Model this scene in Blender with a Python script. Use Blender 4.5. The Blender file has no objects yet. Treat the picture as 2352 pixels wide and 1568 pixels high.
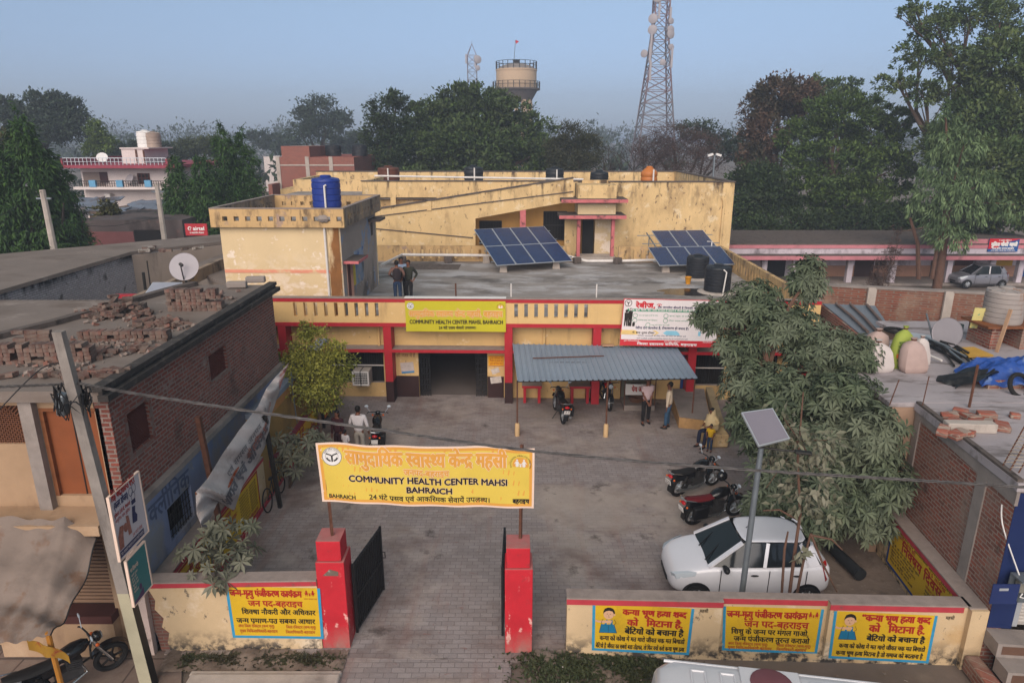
import bpy, bmesh, math, random
import numpy as np
from mathutils import Vector, Matrix
C = bpy.context.scene.collection
R = math.radians
rnd = random.Random(7)
# ------------------------------------------------------------------ camera, sky, sun
CAM_H, PITCH, FPX = 9.5, R(16.5), 1568.0          # metres, drone tilt, focal length in units of a 2352-wide picture
cam = bpy.data.objects.new('camera', bpy.data.cameras.new('camera'))
C.objects.link(cam)
cam.location = (0, 0, CAM_H); cam.rotation_euler = (R(90) - PITCH, 0, 0)
cam.data.sensor_width = 36; cam.data.lens = 24; cam.data.clip_end = 4000; cam.data.clip_start = .1
sc = bpy.context.scene
sc.camera = cam
SUN_EL = 32
world = bpy.data.worlds.new('World'); sc.world = world; world.use_nodes = True
_n = world.node_tree.nodes; _bg = _n['Background']
_sky = _n.new('ShaderNodeTexSky'); _sky.sky_type = 'NISHITA'; _sky.sun_disc = False
_sky.sun_elevation = R(SUN_EL); _sky.sun_rotation = R(180 + 12); _sky.altitude = 100
_sky.air_density = 1.0; _sky.dust_density = .8; _sky.ozone_density = 2.0
_tc = _n.new('ShaderNodeTexCoord'); _sx = _n.new('ShaderNodeSeparateXYZ'); _cr = _n.new('ShaderNodeValToRGB'); _mx = _n.new('ShaderNodeMixRGB'); _mx.blend_type = 'MULTIPLY'; _mx.inputs[0].default_value = 1
_cr.color_ramp.elements[0].color = (.27, .34, .60, 1); _cr.color_ramp.elements[1].color = (1.14, .96, .62, 1); _cr.color_ramp.elements[1].position = .45   # dusk air: duller and more violet towards the horizon
_wl = world.node_tree.links
_wl.new(_tc.outputs['Generated'], _sx.inputs[0]); _wl.new(_sx.outputs[2], _cr.inputs[0]); _wl.new(_sky.outputs[0], _mx.inputs[1]); _wl.new(_cr.outputs[0], _mx.inputs[2])
_wl.new(_mx.outputs[0], _bg.inputs[0]); _bg.inputs[1].default_value = .105
sun = bpy.data.objects.new('sun', bpy.data.lights.new('sun', 'SUN')); C.objects.link(sun)
sun.data.energy = 2.0; sun.data.angle = R(60); sun.data.color = (1, .89, .83)
sun.rotation_euler = (R(90 - SUN_EL), 0, R(-12)); sun.location = (0, -30, 40)
vs = sc.view_settings
vs.view_transform = 'Standard'; vs.look = 'None'; vs.gamma = 1; vs.exposure = .9; vs.use_curve_mapping = False
sc.cycles.use_denoising = True
sc.cycles.max_bounces = 6; sc.cycles.volume_bounces = 0; sc.cycles.transparent_max_bounces = 8
sc.cycles.caustics_reflective = False; sc.cycles.caustics_refractive = False
# ------------------------------------------------------------------ places: from a sight line of the photograph to metres
_cp, _sp = math.cos(PITCH), math.sin(PITCH)
def ray(px, py):
    x, y = (px - 1176) / FPX, (784 - py) / FPX
    return Vector((x, _cp + y * _sp, -_sp + y * _cp))
def G(px, py, z=0.0):
    d = ray(px, py); t = (z - CAM_H) / d.z
    return Vector((d.x * t, d.y * t, z))
def P(px, py, Y):
    d = ray(px, py); t = Y / d.y
    return Vector((d.x * t, Y, CAM_H + d.z * t))
def PX(px, py, x):
    d = ray(px, py); t = x / d.x
    return Vector((x, d.y * t, CAM_H + d.z * t))
class Frame:
    """a yawed local frame: local x along a facade, local y into depth"""
    def __init__(s, o, yaw):
        s.o, s.yaw = Vector((o[0], o[1], 0)), yaw
        s.m = Matrix.Translation(s.o) @ Matrix.Rotation(yaw, 4, 'Z'); s.i = s.m.inverted()
    def P(s, px, py, y=0.0):                       # sight line meets the plane local y
        d = s.i.to_3x3() @ ray(px, py); c = s.i @ Vector((0, 0, CAM_H)); t = (y - c.y) / d.y
        return c + d * t
    def G(s, px, py, z=0.0): return s.i @ G(px, py, z)
    def X(s, px, py, x):
        d = s.i.to_3x3() @ ray(px, py); c = s.i @ Vector((0, 0, CAM_H)); t = (x - c.x) / d.x
        return c + d * t
W0 = Frame((0, 0), 0)
# ------------------------------------------------------------------ objects
BASE = {}; FR = {}
def tag(o, label=None, cat=None, group=None, kind=None):
    if label: o['label'] = label
    if cat: o['category'] = cat
    if group: o['group'] = group
    if kind: o['kind'] = kind
    return o
def thing(name, label, cat, base=(0, 0, 0), group=None, fr=W0):
    o = bpy.data.objects.new(name, None); C.objects.link(o)
    o.empty_display_size = .2
    b = Vector(base); o.location = fr.m @ b; o.rotation_euler = (0, 0, fr.yaw)
    BASE[o.name] = b; FR[o.name] = fr
    return tag(o, label, cat, group)
def dup(root, loc, rotz=None, label=None, group=None, scale=None):
    r = root.copy(); C.objects.link(r); r.location = loc
    if rotz is not None: r.rotation_euler = (0, 0, rotz)
    if scale: r.scale = scale if hasattr(scale, '__len__') else (scale,) * 3
    if label: r['label'] = label
    if group: r['group'] = group
    for ch in list(root.children):
        c = ch.copy(); C.objects.link(c); c.parent = r
        for g in list(ch.children):
            d = g.copy(); C.objects.link(d); d.parent = c
    return r
class B:
    """collects shapes, then build() links them as ONE mesh object"""
    def __init__(s): s.v = []; s.f = []; s.s = []; s.mi = []; s.cur = 0
    def add(s, vs_, fs, sm=False):
        n = len(s.v); s.v.extend([tuple(q) for q in vs_])
        for f in fs: s.f.append([i + n for i in f]); s.s.append(sm); s.mi.append(s.cur)
        return s
    def box(s, x0, x1, y0, y1, z0, z1):
        return s.add([(x0,y0,z0),(x1,y0,z0),(x1,y1,z0),(x0,y1,z0),(x0,y0,z1),(x1,y0,z1),(x1,y1,z1),(x0,y1,z1)],
                     [(3,2,1,0),(4,5,6,7),(0,1,5,4),(1,2,6,5),(2,3,7,6),(3,0,4,7)])
    def obox(s, c, size, rot=(0, 0, 0)):
        m = Matrix.Translation(Vector(c)) @ (Matrix.Rotation(rot[2], 4, 'Z') @ Matrix.Rotation(rot[1], 4, 'Y') @ Matrix.Rotation(rot[0], 4, 'X'))
        a, b, d = size[0]/2, size[1]/2, size[2]/2
        vs_ = [m @ Vector(q) for q in ((-a,-b,-d),(a,-b,-d),(a,b,-d),(-a,b,-d),(-a,-b,d),(a,-b,d),(a,b,d),(-a,b,d))]
        return s.add(vs_, [(3,2,1,0),(4,5,6,7),(0,1,5,4),(1,2,6,5),(2,3,7,6),(3,0,4,7)])
    def bar(s, p0, p1, w, h=None):
        p0, p1 = Vector(p0), Vector(p1); d = (p1 - p0); L = d.length; d.normalize()
        u = d.cross(Vector((0, 0, 1)))
        if u.length < .01: u = Vector((1, 0, 0))
        u.normalize(); w2 = u.cross(d); h = h or w
        vs_ = [p + u*a*w/2 + w2*b*h/2 for p in (p0, p1) for a, b in ((-1,-1),(1,-1),(1,1),(-1,1))]
        return s.add(vs_, [(3,2,1,0),(4,5,6,7),(0,1,5,4),(1,2,6,5),(2,3,7,6),(3,0,4,7)])
    def tube(s, pts, r, n=8, cap=True):
        pts = [Vector(p) for p in pts]; k = len(pts)
        rs = r if hasattr(r, '__len__') else [r] * k
        vs_ = []; prev = None
        for i, p in enumerate(pts):
            t = (pts[min(i+1, k-1)] - pts[max(i-1, 0)])
            if t.length < 1e-9: t = Vector((0, 0, 1))
            t.normalize()
            if prev is None:
                u = t.cross(Vector((0, 0, 1)))
                if u.length < .05: u = t.cross(Vector((0, 1, 0)))
            else: u = prev - t * prev.dot(t)
            u.normalize(); prev = u; w = t.cross(u)
            for j in range(n):
                a = 2*math.pi*j/n
                vs_.append(p + (u*math.cos(a) + w*math.sin(a)) * rs[i])
        fs = [(i*n+j, i*n+(j+1) % n, (i+1)*n+(j+1) % n, (i+1)*n+j) for i in range(k-1) for j in range(n)]
        s.add(vs_, fs, True)
        if cap:
            m = len(s.v) - n*k
            s.f.append([m+j for j in range(n)][::-1]); s.s.append(False); s.mi.append(s.cur)
            s.f.append([m+(k-1)*n+j for j in range(n)]); s.s.append(False); s.mi.append(s.cur)
        return s
    def lathe(s, c, prof, n=20, axis=None):
        """prof: (radius, height) pairs, round the local z (or a given axis)"""
        c = Vector(c)
        q = Vector((0, 0, 1)).rotation_difference(Vector(axis)).to_matrix() if axis is not None else Matrix.Identity(3)
        vs_ = [c + q @ Vector((r*math.cos(2*math.pi*j/n), r*math.sin(2*math.pi*j/n), z)) for r, z in prof for j in range(n)]
        k = len(prof)
        s.add(vs_, [(i*n+j, i*n+(j+1) % n, (i+1)*n+(j+1) % n, (i+1)*n+j) for i in range(k-1) for j in range(n)], True)
        m = len(s.v) - n*k
        if prof[0][0] > 1e-4: s.f.append([m+j for j in range(n)][::-1]); s.s.append(False); s.mi.append(s.cur)
        if prof[-1][0] > 1e-4: s.f.append([m+(k-1)*n+j for j in range(n)]); s.s.append(False); s.mi.append(s.cur)
        return s
    def ball(s, c, r, n=10, m=7, jit=0, rg=None):
        rx, ry, rz = r if hasattr(r, '__len__') else (r, r, r)
        vs_ = []
        for i in range(m+1):
            a = math.pi*i/m
            for j in range(n):
                b = 2*math.pi*j/n; k = 1 + (rg.uniform(-jit, jit) if rg else 0)
                vs_.append((c[0]+rx*k*math.sin(a)*math.cos(b), c[1]+ry*k*math.sin(a)*math.sin(b), c[2]+rz*k*math.cos(a)))
        return s.add(vs_, [(i*n+j, (i+1)*n+j, (i+1)*n+(j+1) % n, i*n+(j+1) % n) for i in range(m) for j in range(n)], True)
    def prism(s, pts, ext):
        """closed outline pts (3-D) swept by the vector ext"""
        n = len(pts); e = Vector(ext)
        a = [Vector(p) for p in pts]
        return s.add(a + [p + e for p in a], [tuple(range(n))[::-1], tuple(range(n, 2*n))] + [(i, (i+1) % n, n+(i+1) % n, n+i) for i in range(n)])
    def slab(s, pts, z0, z1): return s.prism([(p[0], p[1], z0) for p in pts], (0, 0, z1-z0))
    def quad(s, *p, sm=False): return s.add(p, [tuple(range(len(p)))], sm)
    def grid(s, fn, nu, nv, sm=True, thick=None):
        vs_ = [Vector(fn(i/nu, j/nv)) for j in range(nv+1) for i in range(nu+1)]
        w = nu+1
        fs = [(j*w+i, j*w+i+1, (j+1)*w+i+1, (j+1)*w+i) for j in range(nv) for i in range(nu)]
        s.add(vs_, fs, sm)
        if thick:
            e = Vector(thick); s.add([v + e for v in vs_], [f[::-1] for f in fs], sm)
            o = len(s.v) - len(vs_); o0 = o - len(vs_)
            rim = [i for i in range(w)] + [j*w+nu for j in range(1, nv+1)] + [nv*w+i for i in range(nu-1, -1, -1)] + [j*w for j in range(nv-1, 0, -1)]
            for a, b in zip(rim, rim[1:] + rim[:1]): s.f.append([o0+b, o0+a, o+a, o+b]); s.s.append(False); s.mi.append(s.cur)
        return s
    def loft(s, secs, closed=True, sm=True, caps=True):
        n = len(secs[0]); vs_ = [q for c in secs for q in c]
        m = n if closed else n-1
        s.add(vs_, [(i*n+j, i*n+(j+1) % n, (i+1)*n+(j+1) % n, (i+1)*n+j) for i in range(len(secs)-1) for j in range(m)], sm)
        if caps and closed:
            o = len(s.v)-len(vs_)
            s.f.append([o+j for j in range(n)][::-1]); s.s.append(sm); s.mi.append(s.cur)
            s.f.append([o+(len(secs)-1)*n+j for j in range(n)]); s.s.append(sm); s.mi.append(s.cur)
        return s
    def xf(s, m): s.v = [tuple(m @ Vector(q)) for q in s.v]; return s
    def join(s, o):
        n = len(s.v); s.v += o.v; s.f += [[i+n for i in f] for f in o.f]; s.s += o.s; s.mi += [s.cur]*len(o.f); return s
    def build(s, name, m, parent=None, fr=W0, base=None, bevel=0, fix=True):
        me = bpy.data.meshes.new(name)
        if parent is None:
            a = np.array(s.v)
            b = Vector(base) if base is not None else Vector(((a[:,0].min()+a[:,0].max())/2, (a[:,1].min()+a[:,1].max())/2, a[:,2].min()))
        else:
            r = parent
            while r.parent: r = r.parent
            b = BASE[r.name]
        me.from_pydata([(x-b.x, y-b.y, z-b.z) for x, y, z in s.v], [], s.f)
        me.polygons.foreach_set('use_smooth', s.s)
        for q in (m if isinstance(m, (list, tuple)) else [m]): me.materials.append(q)
        me.polygons.foreach_set('material_index', s.mi)
        if fix and len(s.f) < 60000:
            bm = bmesh.new(); bm.from_mesh(me); bmesh.ops.recalc_face_normals(bm, faces=bm.faces); bm.to_mesh(me); bm.free()
        me.update(); me.set_sharp_from_angle(angle=R(42))
        o = bpy.data.objects.new(name, me); C.objects.link(o)
        if parent is not None: o.parent = parent
        else: o.location = fr.m @ b; o.rotation_euler = (0, 0, fr.yaw); BASE[o.name] = b; FR[o.name] = fr
        if bevel:
            q = o.modifiers.new('soft_edge', 'BEVEL'); q.width = bevel; q.segments = 2; q.limit_method = 'ANGLE'; q.angle_limit = R(50)
        return o
# ------------------------------------------------------------------ materials
def lin(h):
    h = h.lstrip('#'); c = [int(h[i:i+2], 16)/255 for i in (0, 2, 4)]
    return tuple(x/12.92 if x <= .04045 else ((x+.055)/1.055)**2.4 for x in c)
class NT:
    def __init__(s, name):
        s.m = bpy.data.materials.new(name); s.m.use_nodes = True; s.t = s.m.node_tree; s.b = s.t.nodes['Principled BSDF']
        s.tc = s.t.nodes.new('ShaderNodeTexCoord')
    def n(s, typ, **kw):
        q = s.t.nodes.new('ShaderNode' + typ)
        for k, v in kw.items(): setattr(q, k, v)
        return q
    def l(s, a, b): s.t.links.new(a, b)
    def map(s, sc_, rot=(0, 0, 0), src=None):
        q = s.n('Mapping'); q.inputs['Scale'].default_value = sc_; q.inputs['Rotation'].default_value = rot
        s.l(src or s.tc.outputs['Object'], q.inputs[0]); return q.outputs[0]
    def noise(s, sc_, scale=1.0, det=4, rough=.6):
        q = s.n('TexNoise'); q.inputs['Scale'].default_value = scale; q.inputs['Detail'].default_value = det; q.inputs['Roughness'].default_value = rough
        s.l(s.map(sc_), q.inputs['Vector']); return q.outputs[0]
    def rng(s, v, lo, hi, a=0.0, b=1.0):
        q = s.n('MapRange'); q.inputs[1].default_value = lo; q.inputs[2].default_value = hi; q.inputs[3].default_value = a; q.inputs[4].default_value = b
        s.l(v, q.inputs[0]); return q.outputs[0]
    def mul(s, a, b):
        q = s.n('Math', operation='MULTIPLY')
        for i, v in enumerate((a, b)):
            if isinstance(v, (int, float)): q.inputs[i].default_value = v
            else: s.l(v, q.inputs[i])
        return q.outputs[0]
    def mix(s, f, a, b):
        q = s.n('MixRGB')
        for i, v in enumerate((f, a, b)):
            if isinstance(v, (int, float)): q.inputs[i].default_value = v
            elif isinstance(v, (tuple, list)): q.inputs[i].default_value = (*v[:3], 1)
            else: s.l(v, q.inputs[i])
        return q.outputs[0]
    def z(s):
        q = s.n('SeparateXYZ'); s.l(s.tc.outputs['Object'], q.inputs[0]); return q.outputs
def mat(name, col, rough=.85, var=.12, scale=2.5, stains=(), bump=0.0, bscale=30, metal=0.0, spec=.3, brick=None, coat=0):
    """col: base colour; stains: (colour, noise scale xyz, lo, hi, z gate or None, strength); brick: dict"""
    t = NT(name); c = lin(col) if isinstance(col, str) else col
    nz = t.noise((1, 1, 1), scale, 5)
    out = t.mix(t.rng(nz, .3, .7), tuple(x*(1-var) for x in c), tuple(min(1, x*(1+var)) for x in c))
    hgt = None
    if brick:
        xyz = t.z(); cb = t.n('CombineXYZ')
        if brick.get('flat'): t.l(xyz[0], cb.inputs[0]); t.l(xyz[1], cb.inputs[1])
        else:
            ad = t.n('Math', operation='ADD'); t.l(xyz[0], ad.inputs[0]); t.l(xyz[1], ad.inputs[1]); t.l(ad.outputs[0], cb.inputs[0]); t.l(xyz[2], cb.inputs[1])
        bk = t.n('TexBrick'); t.l(cb.outputs[0], bk.inputs['Vector'])
        bk.inputs['Scale'].default_value = 1; bk.inputs['Brick Width'].default_value = brick['w']; bk.inputs['Row Height'].default_value = brick['h']
        bk.inputs['Mortar Size'].default_value = brick.get('m', .01); bk.inputs['Mortar Smooth'].default_value = .2; bk.inputs['Bias'].default_value = brick.get('bias', 0)
        for k, v in (('Color1', brick['c1']), ('Color2', brick['c2']), ('Mortar', brick['cm'])): bk.inputs[k].default_value = (*lin(v), 1)
        out = t.mix(brick.get('mix', 1.0), out, bk.outputs[0])
        n2 = t.noise((1, 1, 1), brick.get('ns', 7), 4); out = t.mix(t.rng(n2, .35, .75, 0, brick.get('nv', .55)), out, lin(brick.get('nc', '#6b5650')))
        hgt = bk.outputs['Fac']
    for st in stains:
        sc_ = st[1]; f = t.rng(t.noise(sc_, 1.0, 6, .65), st[2], st[3])
        if st[4]:
            f = t.mul(f, t.rng(t.z()[2], st[4][0], st[4][1]))
        if st[5] != 1: f = t.mul(f, st[5])
        out = t.mix(f, out, lin(st[0]))
    t.l(out, t.b.inputs['Base Color'])
    t.b.inputs['Roughness'].default_value = rough; t.b.inputs['Metallic'].default_value = metal; t.b.inputs['Specular IOR Level'].default_value = spec
    if coat: t.b.inputs['Coat Weight'].default_value = coat; t.b.inputs['Coat Roughness'].default_value = .08
    if bump or hgt is not None:
        bp = t.n('Bump'); bp.inputs['Distance'].default_value = .02; bp.inputs['Strength'].default_value = bump or .5
        h = t.noise((1, 1, 1), bscale, 5)
        if hgt is not None:
            q = t.n('Math', operation='SUBTRACT'); t.l(h, q.inputs[0]); t.l(hgt, q.inputs[1]); h = q.outputs[0]
        t.l(h, bp.inputs['Height']); t.l(bp.outputs[0], t.b.inputs['Normal'])
    return t.m
def leaf_mat(name, c1, c2, c3=None, rough=.6, trans=.15):
    t = NT(name); g = t.n('NewGeometry'); a, b = lin(c1), lin(c2)
    out = t.mix(g.outputs['Random Per Island'], a, b)
    nz = t.noise((1, 1, 1), .45, 3)
    out = t.mix(t.rng(nz, .42, .62, 0, .75), out, lin(c3 or c1))
    t.l(out, t.b.inputs['Base Color']); t.b.inputs['Roughness'].default_value = rough; t.b.inputs['Specular IOR Level'].default_value = .25
    if trans:
        tr = t.n('BsdfTranslucent'); t.l(out, tr.inputs[0]); mx = t.n('MixShader'); mx.inputs[0].default_value = trans
        t.l(t.b.outputs[0], mx.inputs[1]); t.l(tr.outputs[0], mx.inputs[2])
        t.l(mx.outputs[0], t.t.nodes['Material Output'].inputs[0])
    return t.m
def glass_mat(name, col, rough=.06):
    t = NT(name); t.b.inputs['Base Color'].default_value = (*lin(col), 1); t.b.inputs['Roughness'].default_value = rough; t.b.inputs['Specular IOR Level'].default_value = .35
    return t.m
MOLD = ('#3a332f', (1.6, 1.6, .35), .56, .66, None, .8)
class _KN(dict):
    __getattr__ = dict.__getitem__; __setattr__ = dict.__setitem__
K = _KN()
K.black = mat('black_paint', '#1b1b1d', .5, .2)
K.dark = mat('dark_interior', '#1d1a19', .9, .2)
K.void = mat('room_dark', '#2a2624', .9, .2)
K.iron = mat('dark_iron', '#2a2826', .55, .25, 6, metal=.3)
K.rust = mat('rusty_iron', '#5a3a2c', .8, .3, 8)
K.steel = mat('galvanised_steel', '#7f868c', .45, .12, 4, metal=.6)
K.alu = mat('aluminium_frame', '#b9bdc2', .4, .05, metal=.5)
K.white = mat('white_paint', '#d6d2cf', .6, .05, 4)
K.pvc = mat('white_pvc', '#cfc9c4', .5, .1, 3)
K.conc = mat('bare_concrete', '#8a807a', .95, .15, 2, [('#4c4542', (.9, .9, .9), .5, .75, None, .6)], .3)
K.concpale = mat('pale_concrete', '#a99e95', .95, .12, 3, [('#5f5650', (1.5, 1.5, .5), .55, .72, None, .6)], .3)
K.red = mat('red_gloss_paint', '#a5222c', .55, .10, 3, [('#c98c84', (9, 9, 5), .66, .70, None, .7)])
K.redpillar = mat('worn_red_paint', '#b5222e', .65, .14, 2, [('#d9a79e', (7, 7, 3), .60, .66, (1.9, 1.0), .9), ('#6a3634', (3, 3, 3), .60, .70, None, .6), ('#8d6f66', (2, 2, 1), .40, .62, (.55, .0), .9)], .15)
K.dusty_top = mat('dusty_cement_top', '#8d8079', .95, .12, 5, [('#6b605b', (2, 2, 2), .5, .7, None, .5)], .2)
K.wood = mat('brown_wood', '#7a4a2c', .7, .18, 4, [('#53301d', (.6, .6, 5), .5, .7, None, .6)])
K.skin = mat('skin', '#6b4331', .6, .06, 8)
K.hair = mat('black_hair', '#120f0e', .6, .1)
K.rubber = mat('tyre_rubber', '#1c1b1b', .85, .15)
K.chrome = mat('chrome', '#b6babd', .2, .05, metal=.9)
# ------------------------------------------------------------------ lettering (built-in font; Devanagari clusters are composed here)
_GL = {}
def _mesh_of(s):
    c = bpy.data.curves.new('glyph', 'FONT'); c.body = s; c.size = 1; c.resolution_u = 3
    o = bpy.data.objects.new('glyph', c); C.objects.link(o)
    bpy.context.view_layer.update()
    w = o.dimensions.x
    me = bpy.data.meshes.new_from_object(o.evaluated_get(bpy.context.evaluated_depsgraph_get()))
    vs_ = [(v.co.x, v.co.y) for v in me.vertices]; fs = [tuple(p.vertices) for p in me.polygons]
    bpy.data.meshes.remove(me); bpy.data.objects.remove(o); bpy.data.curves.remove(c)
    return vs_, fs, w
def glyph(ch):
    if ch not in _GL:
        ref = 'क' if ord(ch) > 0x8ff else 'H'
        if ref + '|' not in _GL: _GL[ref + '|'] = _mesh_of(ref + ref)[2]
        adv = _mesh_of(ref + ch + ref)[2] - _GL[ref + '|']
        vs_, fs, w = _mesh_of(ch)
        if ch != ' ' and ord(ch) > 0x8ff and not vs_: vs_, fs = [], []
        _GL[ch] = (vs_, fs, adv)
    return _GL[ch]
STEM = set('सनमतथपबलषशखगघचजणधभयव')
def _clip(vs_, fs, x):
    bm = bmesh.new(); q = [bm.verts.new((a, b, 0)) for a, b in vs_]
    for f in fs:
        try: bm.faces.new([q[i] for i in f])
        except ValueError: pass
    bmesh.ops.bisect_plane(bm, geom=bm.verts[:] + bm.edges[:] + bm.faces[:], plane_co=(x, 0, 0), plane_no=(1, 0, 0), clear_outer=True)
    bm.verts.index_update()
    r = [(v.co.x, v.co.y) for v in bm.verts], [tuple(v.index for v in f.verts) for f in bm.faces]
    bm.free(); return r
def half(ch):
    k = '½' + ch
    if k not in _GL:
        vs_, fs, adv = glyph(ch)
        a, _, _ = glyph('ा'); low = [x for x, y in a if y < .3]; sw = max(low) - min(low)
        if ch in STEM:
            xr = max(x for x, y in vs_ if .02 < y < .3); cut = xr - sw - .012
        else: cut = adv * .74
        v2, f2 = _clip(vs_, fs, cut); _GL[k] = (v2, f2, cut)
    return _GL[k]
MARKS = set('ािीुूृेैोौंँः्')
def shape(s):
    """-> list of (verts, faces, x) for a line, plus its width"""
    out = []; pen = 0.0; i = 0
    def put(g, dx=0.0):
        nonlocal pen
        out.append((g[0], g[1], pen + dx)); pen += g[2]
    while i < len(s):
        ch = s[i]
        if not ('क' <= ch <= 'ह'):
            put(glyph(ch)); i += 1; continue
        cl = [ch]; i += 1
        if i < len(s) and s[i] == '़': i += 1
        while i + 1 < len(s) and s[i] == '्' and 'क' <= s[i+1] <= 'ह': cl.append(s[i+1]); i += 2
        mk = []
        while i < len(s) and s[i] in MARKS: mk.append(s[i]); i += 1
        reph = len(cl) > 1 and cl[0] == 'र'
        if reph: cl = cl[1:]
        if 'ि' in mk: put(glyph('ि')); mk.remove('ि')
        if len(cl) == 2 and cl == ['ट', 'र']: put(glyph('ट')); x = pen; cl = []; out.append(([(-.36,-.06),(-.22,.05),(-.08,-.06),(-.13,-.1),(-.22,-.02),(-.31,-.1)], [(0,1,4,5),(1,2,3,4)], x))
        for q, c_ in enumerate(cl):
            if c_ == 'र' and q: continue
            ra = q + 1 < len(cl) and cl[q+1] == 'र'
            last = q == len(cl) - 1 or (ra and q + 2 == len(cl))
            x0 = pen
            if last or ra: put(glyph(c_))
            else: put(half(c_))
            if ra:
                w = glyph(c_)[2]
                xs = w - .12 if c_ in STEM else w * .55
                out.append(([(xs, .17), (xs - .2, .0), (xs - .16, -.04), (xs, .09)], [(0, 1, 2, 3)], x0))
        for m in mk: put(glyph(m))
        if reph:
            pts = [(-.10 + .10*math.cos(R(a)), .66 + .11*math.sin(R(a))) for a in range(-10, 200, 30)]
            inn = [(-.10 + .055*math.cos(R(a)), .66 + .06*math.sin(R(a))) for a in range(-10, 200, 30)]
            n = len(pts); out.append((pts + inn, [(j, j+1, n+j+1, n+j) for j in range(n-1)], pen))
    return out, pen
def line_mesh(s):
    it, w = shape(s); vs_ = []; fs = []
    for v, f, x in it:
        n = len(vs_); vs_ += [(a + x, b) for a, b in v]; fs += [tuple(i + n for i in q) for q in f]
    return vs_, fs
def put_text(b, fn, s, u0, u1, v0, v1, lift=.004, bold=0.0, slant=0.0):
    """sets the line s into the box u0..u1 (left, right), v0..v1 (baseline, head line) of the surface fn(u, v, lift)"""
    vs_, fs = line_mesh(s)
    if not vs_: return
    dev = any(ord(c) > 0x8ff for c in s)
    x0 = min(v[0] for v in vs_); x1 = max(v[0] for v in vs_)
    hh = .605 if dev else .69
    kx = (u1 - u0) / (x1 - x0); ky = (v1 - v0) / hh
    offs = [(0, 0)] if not bold else [(0, 0), (-bold, 0), (bold, 0), (0, bold), (0, -bold)]
    for k, (ox, oy) in enumerate(offs):
        b.add([fn(u0 + (x - x0)*kx + ox + slant*y*ky, v0 + y*ky + oy, lift + k*.0003) for x, y in vs_], fs)
def poly(b, fn, pts, lift=.004): b.add([fn(u, v, lift) for u, v in pts], [tuple(range(len(pts)))])
def disc(b, fn, u, v, r, lift=.004, n=28, ry=None): poly(b, fn, [(u + r*math.cos(2*math.pi*i/n), v + (ry or r)*math.sin(2*math.pi*i/n)) for i in range(n)], lift)
def ring(b, fn, u, v, r, w, lift=.004, n=32, a0=0, a1=360):
    q = [R(a0 + (a1-a0)*i/n) for i in range(n+1)]
    vs_ = [fn(u + k*math.cos(a), v + k*math.sin(a), lift) for k in (r, r-w) for a in q]
    b.add(vs_, [(i, i+1, n+2+i, n+1+i) for i in range(n)])
def stroke(b, fn, pts, w, lift=.004):
    for (a, c), (d, e) in zip(pts, pts[1:]):
        L = math.hypot(d-a, e-c) or 1; nx, ny = -(e-c)/L*w/2, (d-a)/L*w/2
        poly(b, fn, [(a+nx, c+ny), (a-nx, c-ny), (d-nx, e-ny), (d+nx, e+ny)], lift)
def rect(b, fn, u0, u1, v0, v1, lift=.004): poly(b, fn, [(u0, v0), (u1, v0), (u1, v1), (u0, v1)], lift)
def arc_text(b, fn, s, u, v, r, a0, a1, h, lift=.005):
    """a line of capitals bent round a circle, from angle a0 to a1 (degrees, clockwise)"""
    vs_, fs = line_mesh(s); x0 = min(q[0] for q in vs_); x1 = max(q[0] for q in vs_)
    o = []
    for x, y in vs_:
        a = R(a0 + (a1 - a0)*(x - x0)/(x1 - x0)); k = r + y/.69*h
        o.append(fn(u + k*math.cos(a), v + k*math.sin(a), lift))
    b.add(o, fs)
def state_seal(parent, fn, u, v, r):
    """white round state emblem: ring, forked river and two fish"""
    w = B(); disc(w, fn, u, v, r, .006); so = w.build('emblem', K.white, parent)
    k = B(); ring(k, fn, u, v, r*.985, r*.045, .008); ring(k, fn, u, v, r*.66, r*.02, .008, a0=-30, a1=210)
    stroke(k, fn, [(u-r*.58, v+r*.34), (u-r*.2, v+r*.2), (u, v+r*.06), (u+r*.2, v+r*.2), (u+r*.58, v+r*.34)], r*.13, .008)
    stroke(k, fn, [(u, v+r*.08), (u, v-r*.55)], r*.16, .0085)
    for q in (-1, 1):
        pts = [(u+q*r*(.52*math.cos(R(a))+.02), v-r*.02+r*.46*math.sin(R(a))) for a in range(-75, 5, 16)]
        stroke(k, fn, pts, r*.16, .008)
    arc_text(k, fn, 'उत्तर प्रदेश सरकार', u, v, r*.74, 155, 25, r*.15, .008)
    k.build('emblem_mark', K.black, so)
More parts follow.
